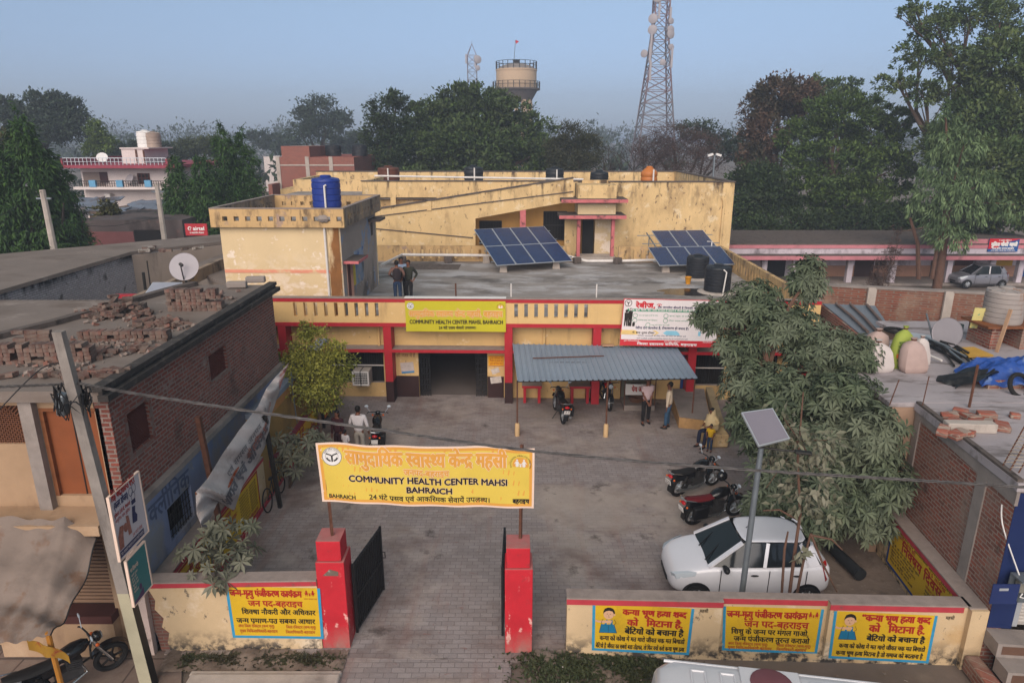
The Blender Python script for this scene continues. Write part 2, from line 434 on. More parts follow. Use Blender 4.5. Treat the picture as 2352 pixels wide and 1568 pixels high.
def family_mark(parent, fn, u, v, r, k1, k2, text=True):
    """orange mission emblem: half disc with two adults and a child, lettering in an arc"""
    d = B(); poly(d, fn, [(u + r*math.cos(R(a)), v + r*math.sin(R(a))) for a in range(-18, 199, 9)], .006); so = d.build('emblem', k1, parent)
    f = B()
    for x, s_ in ((-.42, 1.), (.42, 1.), (0, .6)):
        disc(f, fn, u+x*r, v+r*(.62 if s_ == 1 else .1), r*.12*s_, .008)
        poly(f, fn, [(u+(x-.16*s_)*r, v+r*(.47 if s_ == 1 else .0)), (u+(x+.16*s_)*r, v+r*(.47 if s_ == 1 else .0)), (u+(x+.2*s_)*r, v-r*.12), (u+(x+.13*s_)*r, v-r*.27), (u+(x-.13*s_)*r, v-r*.27), (u+(x-.2*s_)*r, v-r*.12)], .008)
    stroke(f, fn, [(u-.75*r, v+.12*r), (u-.55*r, v+.4*r)], r*.08, .008); stroke(f, fn, [(u+.75*r, v+.12*r), (u+.55*r, v+.4*r)], r*.08, .008)
    stroke(f, fn, [(u-.3*r, v+.36*r), (u-.05*r, v+.02*r)], r*.07, .008); stroke(f, fn, [(u+.3*r, v+.36*r), (u+.05*r, v+.02*r)], r*.07, .008)
    f.build('emblem_mark', K.white, so)
    if text:
        t = B(); arc_text(t, fn, 'NATIONAL HEALTH MISSION', u, v, r*1.14, 200, -20, r*.2, .008); t.build('emblem_mark', k2, so)
# ------------------------------------------------------------------ ground, courtyard, drain, verge
K.earth = mat('bare_earth', '#6e625a', .95, .2, .35, [('#57503f', (.25, .25, .25), .5, .7, None, .7), ('#8d7f73', (.8, .8, .8), .55, .75, None, .5)], .4)
K.dirt = mat('roadside_dirt', '#77695f', .95, .2, 1.2, [('#4f463f', (1.3, 1.3, 1.3), .48, .66, None, .8), ('#968a80', (5, 5, 5), .6, .7, None, .6)], .6, 14)
K.paver = mat('interlocking_pavers', '#928b8a', .9, .16, .5,
    [('#6a5751', (.35, .5, 1), .48, .62, None, .75), ('#82645c', (1.6, .22, 1), .55, .66, None, .4), ('#a99d95', (.4, .45, 1), .50, .64, None, .7), ('#a3978d', (.16, .3, 1), .5, .6, None, .5), ('#433936', (.9, .9, 1), .61, .69, None, .75), ('#7a4f46', (3.7, 7.5, 1), .64, .67, None, .5)], .5, 20,
    brick=dict(flat=True, w=.26, h=.13, m=.008, c1='#988d8b', c2='#807574', cm='#5c5350', mix=.62, ns=2.2, nv=.35, nc='#6e5f58'))
g = B(); g.grid(lambda u, v: ((u-.5)*1800, -60 + v*1700, -.06 + (0 if abs((u-.5)*1800) < 80 else .0)), 20, 20)
tag(g.build('ground', K.earth, base=(0, 0, -.06)), kind='structure')
c = B(); c.slab([(-6.7, 10.9), (-.0, 10.72), (1.1, 11.0), (8.6, 10.75), (8.9, 13.5), (11.3, 24.6), (-9.5, 24.9), (-7.2, 17)], -.055, 0)
tag(c.build('courtyard', K.paver), kind='structure')
c = B(); c.slab([(-3.2, 10.05), (-.05, 9.95), (.0, 10.72), (-3.2, 10.9)], -.058, -.004)
tag(c.build('entrance_path', K.paver), kind='structure')
c = B(); c.slab([(7.0, 11.0), (8.6, 10.8), (9.1, 17.5), (7.6, 17.0), (6.7, 14.2)], .0, .006); tag(c.build('bare_ground', K.dirt), kind='structure')
# roadside strip in front of the walls, drain channel with its kerb and culvert slabs
c = B(); rg = random.Random(3)
def bumpy(x0, x1, y0, y1, z, amp, seed):
    q = np.random.RandomState(seed)
    def f(u, v):
        x = x0 + (x1-x0)*u; y = y0 + (y1-y0)*v
        return (x, y, z - (.042*(x-1) if x > 1 else 0) + amp*(math.sin(x*3.1+seed)*math.cos(y*4.3)+.6*math.sin(x*7.7+y*6.1)) + q.uniform(-amp, amp)*.7)
    return f
c.grid(bumpy(-6.6, -3.15, 10.42, 11.0, .02, .03, 1), 60, 10)
c.grid(bumpy(.3, 9.5, 9.2, 10.98, .0, .035, 2), 110, 26)
tag(c.build('roadside_earth', K.dirt, base=(0, 10, 0)), kind='structure')
c = B(); c.box(-5.9, -3.15, 9.98, 10.3, -.3, .10); c.slab([(-5.95, 10.3), (-3.15, 10.3), (-3.15, 10.42), (-5.95, 10.42)], -.3, .06)
o = c.build('drain_kerb', K.concpale, bevel=.03); tag(o, kind='structure')
c = B(); c.slab([(-12, 6), (0, 6), (0, 9.2), (-3.15, 9.96), (-12, 9.96)], -.3, -.25)
tag(c.build('drain_bed', mat('black_mud', '#2d2a29', .6, .3, 3, [('#5b5552', (6, 6, 6), .6, .66, None, .8)], .6)), kind='structure')
c = B(); c.slab([(-16, 8.9), (-6.35, 8.9), (-5.95, 9.98), (-6.4, 11.0), (-16, 11)], -.3, -.02)
tag(c.build('shop_forecourt', mat('dusty_slabs', '#7b6c62', .95, .14, 1, [('#4f453f', (.9, .9, .9), .55, .7, None, .6)], .3, brick=dict(flat=True, w=1.1, h=.85, m=.02, c1='#7d6f66', c2='#746459', cm='#3c3430', mix=.8))), kind='structure')
for i, (a, b2) in enumerate(((-3.1, -2.12), (-2.07, -1.1), (-1.05, -.1))):
    q = B(); q.obox(((a+b2)/2, 9.62, -.045), (b2-a, .72, .09), (0, 0, R((-1, .6, 1.2)[i])))
    tag(q.build('culvert_slab', K.conc, bevel=.02), ('cracked concrete slab over the drain in front of the left gate pillar', 'middle concrete slab bridging the drain at the gate opening', 'concrete slab over the drain in front of the right gate pillar')[i], 'slab', 'culvert slabs at the gate')
# low weeds along the wall foot: nobody could count them
def weeds(name, pts, n, h, m, seed):
    q = random.Random(seed); b = B()
    for i in range(n):
        x, y = pts(q); a = q.uniform(0, 6.28); w = q.uniform(.012, .03); hh = h*q.uniform(.4, 1.2); l = q.uniform(0, .08)
        dx, dy = math.cos(a), math.sin(a); z = .01 - max(0, .042*(x-1))
        b.add([(x-dy*w, y+dx*w, z), (x+dy*w, y-dx*w, z), (x+dx*l+dy*w*.8, y+dy*l-dx*w*.8, z+hh*.7), (x+dx*l*2, y+dy*l*2, z+hh)], [(0, 1, 2, 3)])
    o = b.build(name, m, base=(0, 10, 0), fix=False); return tag(o, kind='stuff')
K.weed = leaf_mat('weed_leaves', '#2c3620', '#4a4f33', '#3a3328')
weeds('grass', lambda q: (lambda x: (x, 10.9 - .03*(x-1) - abs(q.gauss(0, .5)) if q.random() < .93 else 9.7 + q.random()))(q.choice((.6, 1.0, 1.5, 2.2, 2.6, 3.3, 4.3, 6.2, 7.6)) + q.gauss(0, .33)), 5200, .055, K.weed, 4)
weeds('grass', lambda q: (q.uniform(-6.3, -3.2), 10.85 - abs(q.gauss(0, .16))), 900, .05, K.weed, 5)
# litter scraps by the drain
K.litter = mat('paper_scrap', '#9d968f', .8, .4, 9, [('#5f4f44', (3, 3, 3), .45, .55, None, .9)])
b = B(); q = random.Random(9)
for i in range(420):
    if i < 90 or i > 300: x, y, z = q.uniform(-6, -.2), q.uniform(9.2, 9.8), -.24
    elif i < 120: x, y, z = q.uniform(.4, 8), q.uniform(9.6, 10.6), .05
    else: x, y, z = q.uniform(-6.3, 6), q.uniform(11.5, 23), .006
    s_ = q.uniform(.012, .045) if i >= 120 else q.uniform(.02, .09)
    a = q.uniform(0, 3); b.obox((x, y, z+.004), (s_, s_*q.uniform(.4, 1), .006), (q.uniform(-.5, .5), q.uniform(-.5, .5), a))
tag(b.build('litter', K.litter, base=(0, 10, 0)), kind='stuff')
# ------------------------------------------------------------------ the yellow health centre
F0 = Frame((0, 23.9), R(-1.5))
YW = [('#3b332e', (2.2, 2.2, .5), .60, .72, None, .7), ('#d9c7b4', (2.5, 2.5, 2.5), .66, .70, None, .8)]
K.yellow = mat('yellow_wall_paint', '#ceab74', .8, .07, 1.2, [('#8a6d50', (1.6, 1.6, .3), .54, .70, None, .6), ('#e0c9a6', (3, 3, 3), .60, .66, None, .6), ('#5f4a3a', (6, 6, 2), .66, .70, None, .6)], .12)
K.peach = mat('pale_yellow_wall_paint', '#cdb58e', .85, .06, .9,
    [('#a8703c', (.7, .7, .25), .60, .75, None, .45), ('#e3d3c4', (1.3, 1.3, 2.0), .50, .56, (5.6, 3.0), 1), ('#e3d3c4', (3.5, 3.5, 3.5), .60, .64, None, .8)], .1)
K.yellowworn = mat('weathered_yellow_plaster', '#cdaf7f', .9, .08, .8,
    [('#8f7352', (1.2, 1.2, .5), .52, .70, None, .6), ('#3c302a', (2.2, 2.2, .5), .52, .64, (5.6, 7.0), .9), ('#5b463a', (4, 4, 2.2), .60, .655, None, .85), ('#dcc9a8', (1.7, 1.7, 1.7), .58, .66, None, .6)], .15)
K.yellowband = mat('mouldy_yellow_parapet', '#bd9c6e', .9, .1, 1.2,
    [('#4a3d35', (2.2, 2.2, .8), .50, .66, None, .8), ('#8e7a78', (1.6, 1.6, 1.2), .58, .66, None, .7), ('#2b2523', (4, 4, 1.5), .58, .68, None, .7)], .2)
K.greyside = mat('grey_side_shade', '#9a8c83', .9, .1, 1.1, [('#3f3b3a', (.9, .9, .5), .50, .66, (5.2, 3.4), .9), ('#7f8faa', (1.2, 1.2, 1.2), .57, .62, None, .8), ('#cfcac8', (4, 4, 4), .66, .7, None, .8)], .15)  # the side wall's shade is put into this grey, with stains over it
K.maroon = mat('dark_maroon_paint', '#341f1e', .6, .15, 3, [('#8b4a4a', (6, 6, 6), .7, .73, None, .7)])
K.roof = mat('stained_cement_roof', '#8c8580', .9, .14, .6,
    [('#3e3a38', (.28, .6, 1), .50, .66, None, .75), ('#b0adae', (.45, .8, 1), .49, .62, None, .8), ('#56504b', (2, 2, 1), .6, .72, None, .6), ('#b3b0b2', (3.5, 4.5, 1), .63, .7, None, .45)], .2, 12)
K.pinkedge = mat('faded_pink_paint', '#b9686a', .8, .15, 4, [('#3a302e', (3, 3, 3), .55, .66, None, .8)])
K.lip = mat('mossy_cement', '#5d534e', .95, .2, 3, [('#2f2b29', (3, 3, 3), .5, .65, None, .8)], .3)
hc = thing('health_centre', 'yellow single storey health centre with red bands and a square room on its flat roof', 'building', (0, 0, 0), fr=F0)
xr = F0.P(1888, 690, 0).x; xl = -11.2
ZB, ZT, ZR = 2.95, 4.0, 3.1
def holed(b, x0, x1, y0, y1, z0, z1, holes, za, zb, axis='x'):
    """a wall strip with a row of through holes (pairs along the strip) between za and zb"""
    def bx(a, c, d, e):
        b.box(a, c, y0, y1, d, e) if axis == 'x' else b.box(y0, y1, a, c, d, e)
    bx(x0, x1, z0, za); bx(x0, x1, zb, z1); p = x0
    for a, c in holes: bx(p, a, za, zb); p = c
    bx(p, x1, za, zb)
sl = [F0.P((600 + (343 + 93.5*k)/3.92)*.98, 705, 0).x for k in range(9)] + [F0.P((1150 + (217 + 92*k)/3.92)*.98, 705, 0).x for k in range(8)]
b = B(); holed(b, xl, xr, 0, .18, ZB + .14, ZT - .14, [(x, x + .13) for x in sl], 3.32, 3.83)
b.build('parapet', K.yellow, hc)
b = B(); b.box(xl, xr, -.012, .19, ZT - .14, ZT - .006); b.box(xl, xr, -.02, .19, ZB, ZB + .14); b.build('red_band', K.red, hc)
b = B(); b.box(xl - .02, xr + .03, -.03, .21, ZT - .006, ZT + .03); b.build('coping', K.dusty_top, hc)
# pillars: red above, maroon below
px = [F0.P(x, 850, 0).x for x in (656, 893.5, 1168, 1369)] + [F0.P(1592, 800, 0).x, xr - .14]
for k, x in enumerate(px):
    b = B(); b.cur = 0; b.box(x - .145, x + .145, 0, .6, .82, ZB)
    b.cur = 1 if k in (1, 2) else 0; b.box(x - .147, x + .147, -.002, .6, 0, .82)
    b.build('pillar', [K.red, K.maroon], hc)
# main wall with the entrance opening and windows (local y .6)
dx0, dx1 = F0.P(963, 880, .6).x, F0.P(1120, 880, .6).x; DT = 2.0
wn = [(F0.P(690, 850, .6).x, F0.P(882, 850, .6).x, .62, 1.9), (F0.P(1596, 850, .6).x, F0.P(1642, 850, .6).x + .35, .62, 1.9), (-10.6, -9.5, .62, 1.9), (8.4, 9.9, .62, 1.9)]
b = B(); segs = sorted([(w[0], w[1]) for w in wn] + [(dx0, dx1)])
b.box(xl, xr, .6, .8, DT, ZB); p = xl
for a, c in segs: b.box(p, a, .6, .8, 0, DT); p = c
b.box(p, xr, .6, .8, 0, DT)
for a, c, z0, z1 in wn: b.box(a, c, .6, .8, 0, z0); b.box(a, c, .6, .8, z1, DT)
b.box(xr - .2, xr, .8, 13, 0, ZR - .15); b.box(xl, xl + .2, .8, 13, 0, ZR - .15)
b.build('wall', K.yellow, hc)
for a, c, z0, z1 in wn:
    f = B()
    for x in np.linspace(a + .02, c - .02, 3): f.box(x-.02, x+.02, .64, .68, z0, z1)
    for z in (z0+.02, z1-.02, (z0+z1)/2): f.box(a, c, .63, .69, z-.018, z+.018)
    wo = f.build('window', K.iron, hc)
    f = B(); f.box(a, c, .6, .628, (z0+z1)/2-.02, (z0+z1)/2+.02); f.build('crossbar', K.pvc, wo)
    f = B()
    for k in range(int((c-a)/.09)): f.tube([(a+.05+k*.09, .71, z0), (a+.05+k*.09, .71, z1)], .007, 4)
    f.build('grille', K.iron, wo)
    f = B(); f.box(a, c, .74, .76, z0, z1); f.build('pane', K.dark, wo)
    f = B(); f.box(a, c, .58, .80, z0-.04, z0); f.build('sill', K.conc, wo)
# projecting ledge (sun shade) with a red edge, one length between each pair of pillars
ps = [xl + .14] + px
for a, c in zip(ps, ps[1:]):
    f = B(); f.box(a+.15, c-.15, .02, .6, 1.98, 2.07); lo = f.build('ledge', K.dusty_top, hc)
    f = B(); f.box(a+.15, c-.15, -.004, .02, 1.96, 2.075); f.build('edge', K.red, lo)
for x in (F0.P(862, 770, .58).x*.0 - 5.0, F0.P(1250, 770, .58).x):
    b = B(); b.tube([(x, .52, 2.08), (x, .52, ZB)], .05, 8); b.build('downpipe', K.yellow, hc)
# entrance hall seen through the opening
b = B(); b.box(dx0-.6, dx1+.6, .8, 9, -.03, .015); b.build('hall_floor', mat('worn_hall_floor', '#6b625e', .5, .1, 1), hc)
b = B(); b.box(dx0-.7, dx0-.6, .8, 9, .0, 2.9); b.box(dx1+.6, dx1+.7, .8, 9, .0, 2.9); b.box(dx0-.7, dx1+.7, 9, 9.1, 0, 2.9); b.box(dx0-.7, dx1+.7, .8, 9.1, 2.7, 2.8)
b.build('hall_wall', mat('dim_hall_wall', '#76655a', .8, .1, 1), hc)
for a, c in ((dx0-.98, dx0-.004), (dx1+.004, dx1+.62)): b = B(); b.box(a, c, .585, .6, 0, .85); b.build('dado', K.maroon, hc)
for a, c in ((dx0, F0.P(990, 880, .6).x), (F0.P(1092, 880, .6).x, dx1)):
    f = B(); n = 9
    for k in range(n):
        x = a + (c-a)*(k+.5)/n
        f.box(x-.011, x+.011, .66 + (.05 if k % 2 else 0), .685 + (.05 if k % 2 else 0), .01, 1.98)
    for z in np.arange(.2, 1.95, .22):
        for k in range(n-1):
            x = a + (c-a)*(k+.5)/n; x2 = a + (c-a)*(k+1.5)/n
            f.bar((x, .675, z + (.1 if k % 2 else 0)), (x2, .675, z + (0 if k % 2 else .1)), .012)
    f.build('sliding_gate', K.black, hc)
# words and notices on the entrance walls
fnw = lambda u, v, l: (u, .6 - l, v)
b = B(); xw = dx0 - .85
put_text(b, fnw, 'आप कैमरे', xw + .02, xw + .72, 1.83, 1.95); put_text(b, fnw, 'की नजर में हैं', xw + .02, xw + .74, 1.6, 1.72)
b.build('wall_lettering', mat('maroon_letter_paint', '#7a2420', .7), hc)
b = B(); b.obox((xw+.42, .59, 1.18), (.5, .006, .42), (0, R(-5), 0)); o = b.build('poster', mat('torn_poster', '#b9aca6', .8, .15, 8), hc)
b = B(); b.obox((xw+.44, .585, 1.0), (.48, .006, .07), (0, R(-5), 0)); b.build('poster_strip', mat('poster_blue', '#3f7fb0', .7), o)
xn = dx1 + .32
b = B(); b.box(xn-.28, xn+.30, .585, .6, 1.28, 1.68); o = b.build('notice_board', mat('notice_yellow', '#e0a01e', .6, .05), hc)
fnn = lambda u, v, l: (u, .585 - l, v)
b = B()
for s_, z in (('ट्रक परिसर में', 1.56), ('किसी भी प्रकार का', 1.45), ('शुल्क नहीं लिया जाता', 1.34)): put_text(b, fnn, s_, xn-.22, xn+.26, z, z+.06)
for a, c, d, e in ((xn-.28, xn+.3, 1.28, 1.295), (xn-.28, xn+.3, 1.665, 1.68)): rect(b, fnn, a, c, d, e, .003)
b.build('notice_lettering', mat('red_letter_paint', '#a3231c', .7), o)
b = B(); b.obox((xn-.02, .592, 1.08), (.3, .006, .2), (0, R(-20), 0)); b.obox((xn-.0, .582, .72), (.42, .006, .26), (0, R(-8), 0)); b.build('torn_paper', mat('paper', '#bcb2aa', .9, .2, 9), hc)
# roof slab, side and rear parapets
b = B(); b.box(xl, xr - .2, .18, 13, ZR - .15, ZR); b.box(xr - .2, xr, 0.18, 13, ZR - .15, ZR); b.build('roof', K.roof, hc)
b = B(); hs = np.arange(1.2, 12.3, .42)
holed(b, .18, 13.2, xr - .18, xr, ZR, ZT - .02, [(y, y + .13) for y in hs], 3.3, 3.75, 'y')
b.build('side_parapet', K.yellowband, hc)
b = B(); pz = 3.95; g0, g1 = F0.P(1308, 590, 13).x, F0.P(1420, 590, 13).x
holed(b, -9, g0, 13, 13.15, ZR, pz, [(x, x+.14) for x in np.arange(-6.2, g0-.5, .45)], 3.25, 3.75)
holed(b, g1, xr, 13, 13.15, ZR, pz, [(x, x+.14) for x in np.arange(g1+.3, xr-.5, .4)], 3.25, 3.75)
b.build('rear_parapet', K.yellowband, hc)
# --- square stair room on the roof
SX0, SX1 = F0.P(515, 610, 1.0).x, F0.P(787, 610, 1.0).x; SZ = F0.P(650, 521, 1.0).z; SZT = F0.P(650, 480, .78).z; SD = 6.9
b = B(); b.box(SX0, SX1 - .012, 1.0, 1.2, ZR, SZ); b.box(SX0, SX0+.2, 1.2, SD, ZR, SZ); b.box(SX0, SX1, SD-.2, SD, ZR, SZ)
st = b.build('stair_room', K.peach, hc)
b = B(); b.box(SX0+.01, SX1-.02, .985, 1.0, 4.72, 4.84); b.build('faded_stripe', mat('faded_pink_stripe', '#d58d73', .9, .08, 2, [('#cdb58e', (2, 2, 2), .5, .62, None, .8)]), st)
b = B(); dy0, dy1 = 1.5, 2.35
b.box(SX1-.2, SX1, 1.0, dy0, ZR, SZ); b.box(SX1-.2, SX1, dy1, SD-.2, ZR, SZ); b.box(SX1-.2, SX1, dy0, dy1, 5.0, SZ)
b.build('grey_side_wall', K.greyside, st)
b = B(); b.box(SX1-.12, SX1-.07, dy0+.05, dy1-.05, ZR, 4.95); b.build('stair_door', mat('brown_door_paint', '#5a2e25', .7, .15, 3), st)
b = B(); b.box(SX1-.1, SX1+.02, dy0, dy0+.06, ZR, 5.0); b.box(SX1-.1, SX1+.02, dy1-.06, dy1, ZR, 5.0); b.build('door_frame', mat('pale_frame', '#b88f80', .8, .1), st)
b = B(); b.box(SX1, SX1+.55, dy0-.35, dy1+.35, 5.05, 5.14); b.build('door_shade', K.lip, st)
b = B(); b.box(SX1+.0, SX1+.56, dy0-.36, dy0-.35, 5.04, 5.145); b.box(SX1+.55, SX1+.565, dy0-.35, dy1+.35, 5.04, 5.145); b.build('shade_edge', K.pinkedge, st)
b = B(); b.box(SX1, SX1+.5, SD-1.5, SD-.3, 6.1, 6.2); b.box(SX1-.01, SX1+.006, SD-1.1, SD-.7, 5.45, 6.0); b.build('window_shade', K.lip, st)
b = B(); b.box(SX1+.001, SX1+.012, 2.7, 4.2, 3.9, 5.25); b.build('peeling_mural', mat('peeling_blue_mural', '#8792a5', .9, .2, 1.5, [('#3f5f95', (1.4, 1.4, 1.4), .52, .6, None, .9), ('#a99b90', (2.5, 2.5, 2.5), .55, .62, None, .9), ('#4b4744', (1.6, 1.6, .6), .6, .7, None, .8)]), st)
b = B(); b.box(SX1+.001, SX1+.014, dy1+.08, dy1+.42, 3.95, 4.75); b.build('notice', mat('small_yellow_notice', '#c6ae3c', .7, .15, 9), st)
# its overhanging parapet with square holes
OX0, OX1, OY0, OY1 = SX0-.22, SX1+.22, .78, SD+.2
hz0, hz1 = F0.P(600, 508, .78).z, F0.P(600, 497.5, .78).z
hx = [F0.P((500 + (80 + 105*k)/3.92)*.98, 500, .78).x for k in range(11)]
b = B(); holed(b, OX0, OX1, OY0, OY0+.14, SZ, SZT, [(x, x+.19) for x in hx], hz0, hz1); b.build('stair_parapet', K.yellowband, st)
b = B(); holed(b, OX0, OX1, OY1-.14, OY1, SZ, SZT, [(x, x+.19) for x in hx], hz0, hz1)
b.build('stair_parapet', K.yellowband, st)
K.greypar = mat('grey_mouldy_parapet', '#8b7a6a', .9, .15, 1.5, [('#332e2c', (2, 2, 1), .5, .66, None, .85), ('#b08e5c', (1.5, 1.5, 1.5), .56, .66, None, .6)], .2)
for xa in (OX0, OX1-.14): b = B(); holed(b, OY0+.14, OY1-.14, xa, xa+.14, SZ, SZT, [(y, y+.19) for y in np.arange(OY0+.6, OY1-.6, .46)], hz0, hz1, 'y'); b.build('stair_parapet', K.greypar, st)
b = B(); b.box(OX0, OX1, OY0-.015, OY0+.155, SZT, SZT+.03); b.box(OX0, OX1, OY1-.155, OY1+.015, SZT, SZT+.03)
for xa in (OX0, OX1-.14): b.box(xa-.015, xa+.155, OY0+.155, OY1-.155, SZT, SZT+.03)
b.build('stair_coping', K.dusty_top, st)
b = B(); b.box(OX0+.14, OX1-.14, OY0+.14, OY1-.14, SZ-.02, SZ+.12); b.build('stair_roof', K.roof, st)
xp = F0.P(750, 600, .9).x
b = B(); b.tube([(xp, .93, ZR+.02), (xp, .93, SZ+.1), (xp+.05, .9, SZ+.3)], .045, 8); b.build('downpipe', K.pvc, st)
b = B(); b.box(xp+.08, xp+.5, .975, .986, ZR, SZ-.02); b.build('rust_streak', mat('brown_seep_stain', '#7d5430', .95, .2, 2, [('#cdb58e', (1.6, 1.6, .5), .48, .6, None, 1), ('#4c331f', (3, 3, 1), .58, .68, None, .7)]), st)
b = B(); b.ball((xp+.06, .76, SZ+.32), (.22, .1, .12), 10, 6, .25, random.Random(2)); b.build('cement_lump', K.conc, st)
# ------------------------------------------------------------------ water tanks, pipes, people's things on the roof
def tank(name, label, fr, x, y, z, r, h, m, ribs=6, lid=None, group='water tanks', style=0):
    t = thing(name, label, 'water tank', (x, y, z), group, fr); b = B()
    if style == 1:
        pr = [(r*.82, 0), (r*.9, .04)]
        for k in range(5): z0 = .05 + k*(h-.3)/5; pr += [(r*.92, z0), (r, z0+.05), (r, z0+(h-.3)/5-.06), (r*.92, z0+(h-.3)/5-.01)]
        pr += [(r*.8, h-.2), (r*.55, h-.08), (r*.4, h-.03)]
    else:
        pr = [(r*.97, 0), (r, .03)]
        for k in range(ribs):
            z0 = .06 + k*(h*.82)/ribs; d = h*.82/ribs
            pr += [(r, z0), (r, z0+d*.7), (r*.965, z0+d*.78), (r*.965, z0+d*.92)]
        pr += [(r, h*.87), (r*.93, h*.93), (r*.5, h*.97), (r*.36, h*.975)]
    b.lathe((x, y, z), pr, 28); b.build('barrel', m, t)
    b = B(); b.lathe((x, y, z), [(r*.38, h*.96), (r*.4, h), (r*.32, h*1.03), (0, h*1.035)], 20)
    if style == 0:
        for k in range(8):
            a = k*math.pi/4; b.bar((x+r*.42*math.cos(a), y+r*.42*math.sin(a), z+h*.965), (x+r*.95*math.cos(a), y+r*.95*math.sin(a), z+h*.925), .09, .04)
    b.build('lid', lid or m, t); return t
K.tankblue = mat('blue_plastic', '#20357f', .45, .1, 3); K.tankblack = mat('black_plastic', '#23252a', .5, .2, 3, [('#6b6259', (2, 2, 1), .6, .7, None, .4)])
K.tankorange = mat('orange_plastic', '#b06a33', .5, .12, 2); K.tankbrown = mat('brown_plastic', '#5a3528', .6, .2, 2)
def pipe(label, pts, r=.03, fr=F0, m=None, name='pipe', group=None, cat='pipe'):
    b = B(); b.tube(pts, r, 8); o = b.build(name, m or K.pvc, fr=fr); return tag(o, label, cat, group)
q = F0.P(746, 480, 4.2); tank('water_tank', 'dark blue ribbed water tank on the roof of the square stair room', F0, q.x, 4.6, SZ+.12, .58, 1.5, K.tankblue, 5)
pipe('white vent pipe standing in front of the blue water tank', [(q.x+.12, 3.95, SZ+.1), (q.x+.12, 3.95, SZ+1.28), (q.x+.2, 3.95, SZ+1.3)], .04)
pipe('white pipe lying from the blue water tank to the stair room parapet', [(q.x+.6, 4.9, SZ+.2), (q.x+1.6, 4.6, SZ+.22)], .04)
for X_, Y_, s_, lb in ((1600, 638, 1., 'black ribbed water tank beside the yellow bucket and under the rear solar panels'), (1646, 670, 1.08, 'black ribbed water tank nearest the roof edge, on a round cement base')):
    p = F0.G(X_, Y_, ZR); tank('water_tank', lb, F0, p.x, p.y, ZR+.06, .52*s_, 1.05*s_, K.tankblack, 7)
    b = B(); b.lathe((p.x, p.y, ZR), [(.78*s_, 0), (.72*s_, .04), (.6*s_, .06)], 24); tag(b.build('cement_base', K.concpale, fr=F0), 'round cement base under the ' + ('tank beside the yellow bucket' if X_ == 1600 else 'water tank nearest the roof edge'), 'tank base')
p = F0.G(1580, 652, ZR); b = B(); b.lathe(p, [(.10, 0), (.15, .32), (.16, .33), (.14, .32), (.09, .03)], 18); bk = b.build('bucket', mat('yellow_plastic', '#c98a22', .5), fr=F0); tag(bk, 'small orange yellow bucket on the flat roof beside the black tank', 'bucket')
p = F0.G(1618, 600, ZR); pipe('white bent vent pipe rising beside the black water tanks', [(p.x, p.y-1.2, ZR), (p.x, p.y-1.2, ZR+1.25), (p.x-.25, p.y-1.2, ZR+1.25)], .03)
p = F0.G(1634, 672, ZR); pipe('white vent pipe leaning on the front black water tank', [(p.x+.32, p.y-.6, ZR-.0), (p.x+.42, p.y-.55, ZR+1.0), (p.x+.3, p.y-.5, ZR+1.1)], .03)
for X_, lb in ((1174, 'short white vent post behind the yellow banner end on the roof edge'), (1370, 'short white vent post on the roof edge near the rabies banner')):
    p = F0.P(X_, 678, .7); pipe(lb, [(p.x, .7, ZR), (p.x, .7, ZR+1.32)], .025, name='vent_post', group='white roof vent posts', cat='post'); b = B()
p = F0.P(1047, 675, .8); pipe('rusty iron stub post on the roof edge above the yellow banner', [(p.x, .8, ZR), (p.x, .8, ZR+1.3)], .03, m=K.rust, name='iron_post', cat='post')
# long white rainwater pipe along the rear parapet
a, c = F0.P(868, 610, 9).x, F0.P(925, 592, 12.7).x
pipe('long white water pipe running along the rear parapet of the roof', [(a+.1, 9.2, ZR+.45), (c, 12.6, ZR+.42), (g0-.1, 12.75, ZR+.36), (g0+.9, 12.7, ZR+.1), (g1+.2, 12.7, ZR+.12), (xr-2.4, 12.75, ZR+.2)], .075)
for i, X_ in enumerate((925, 1030, 1325, 1418)):
    p = F0.P(X_, 598, 12.6); b = B(); b.obox((p.x, 12.5, ZR+.16), (.4, .3, .34), (0, 0, .2*i)); tag(b.build('pipe_block', K.lip, fr=F0, bevel=.03), ('dark cement block carrying the bend of the white roof pipe', 'dark cement block under the white pipe left of the solar panels', 'dark cement block left of the pink porch step', 'dark cement block right of the pink porch step')[i], 'block', 'pipe supports on the roof')
p = F0.P(1070, 667, 2.2); b = B(); b.obox((p.x, 2.2, ZR+.04), (.45, .22, .08), (0, 0, .1)); tag(b.build('brick', mat('lone_brick', '#6b3f33', .9, .2), fr=F0), 'single brick lying on the roof above the yellow banner', 'brick')
# dark puddle and gravel patch on the roof
b = B(); rgp = random.Random(5)
p = F0.G(1590, 668, ZR); b.add([(p.x+(1.9+rgp.uniform(-.3, .3))*math.cos(a)*.8, p.y-.2+(.75+rgp.uniform(-.1, .1))*math.sin(a), ZR+.004) for a in np.linspace(0, 6.28, 26)[:-1]], [tuple(range(25))])
tag(b.build('puddle', glass_mat('wet_patch', '#2e2a28', .12), fr=F0), 'dark wet puddle on the roof in front of the black water tanks', 'puddle')
b = B()
p = F0.P(985, 602, 11.2)
b.grid(lambda u, v: (p.x + (u-.5)*3.2, 11.3 + (v-.5)*1.6, ZR + .005 + .09*math.sin(math.pi*u)*math.sin(math.pi*v)*(1+.4*math.sin(u*40)*math.sin(v*31))), 24, 14)
tag(b.build('gravel', mat('rubble_gravel', '#5c524c', .95, .4, 9, (), .8), fr=F0), kind='stuff')
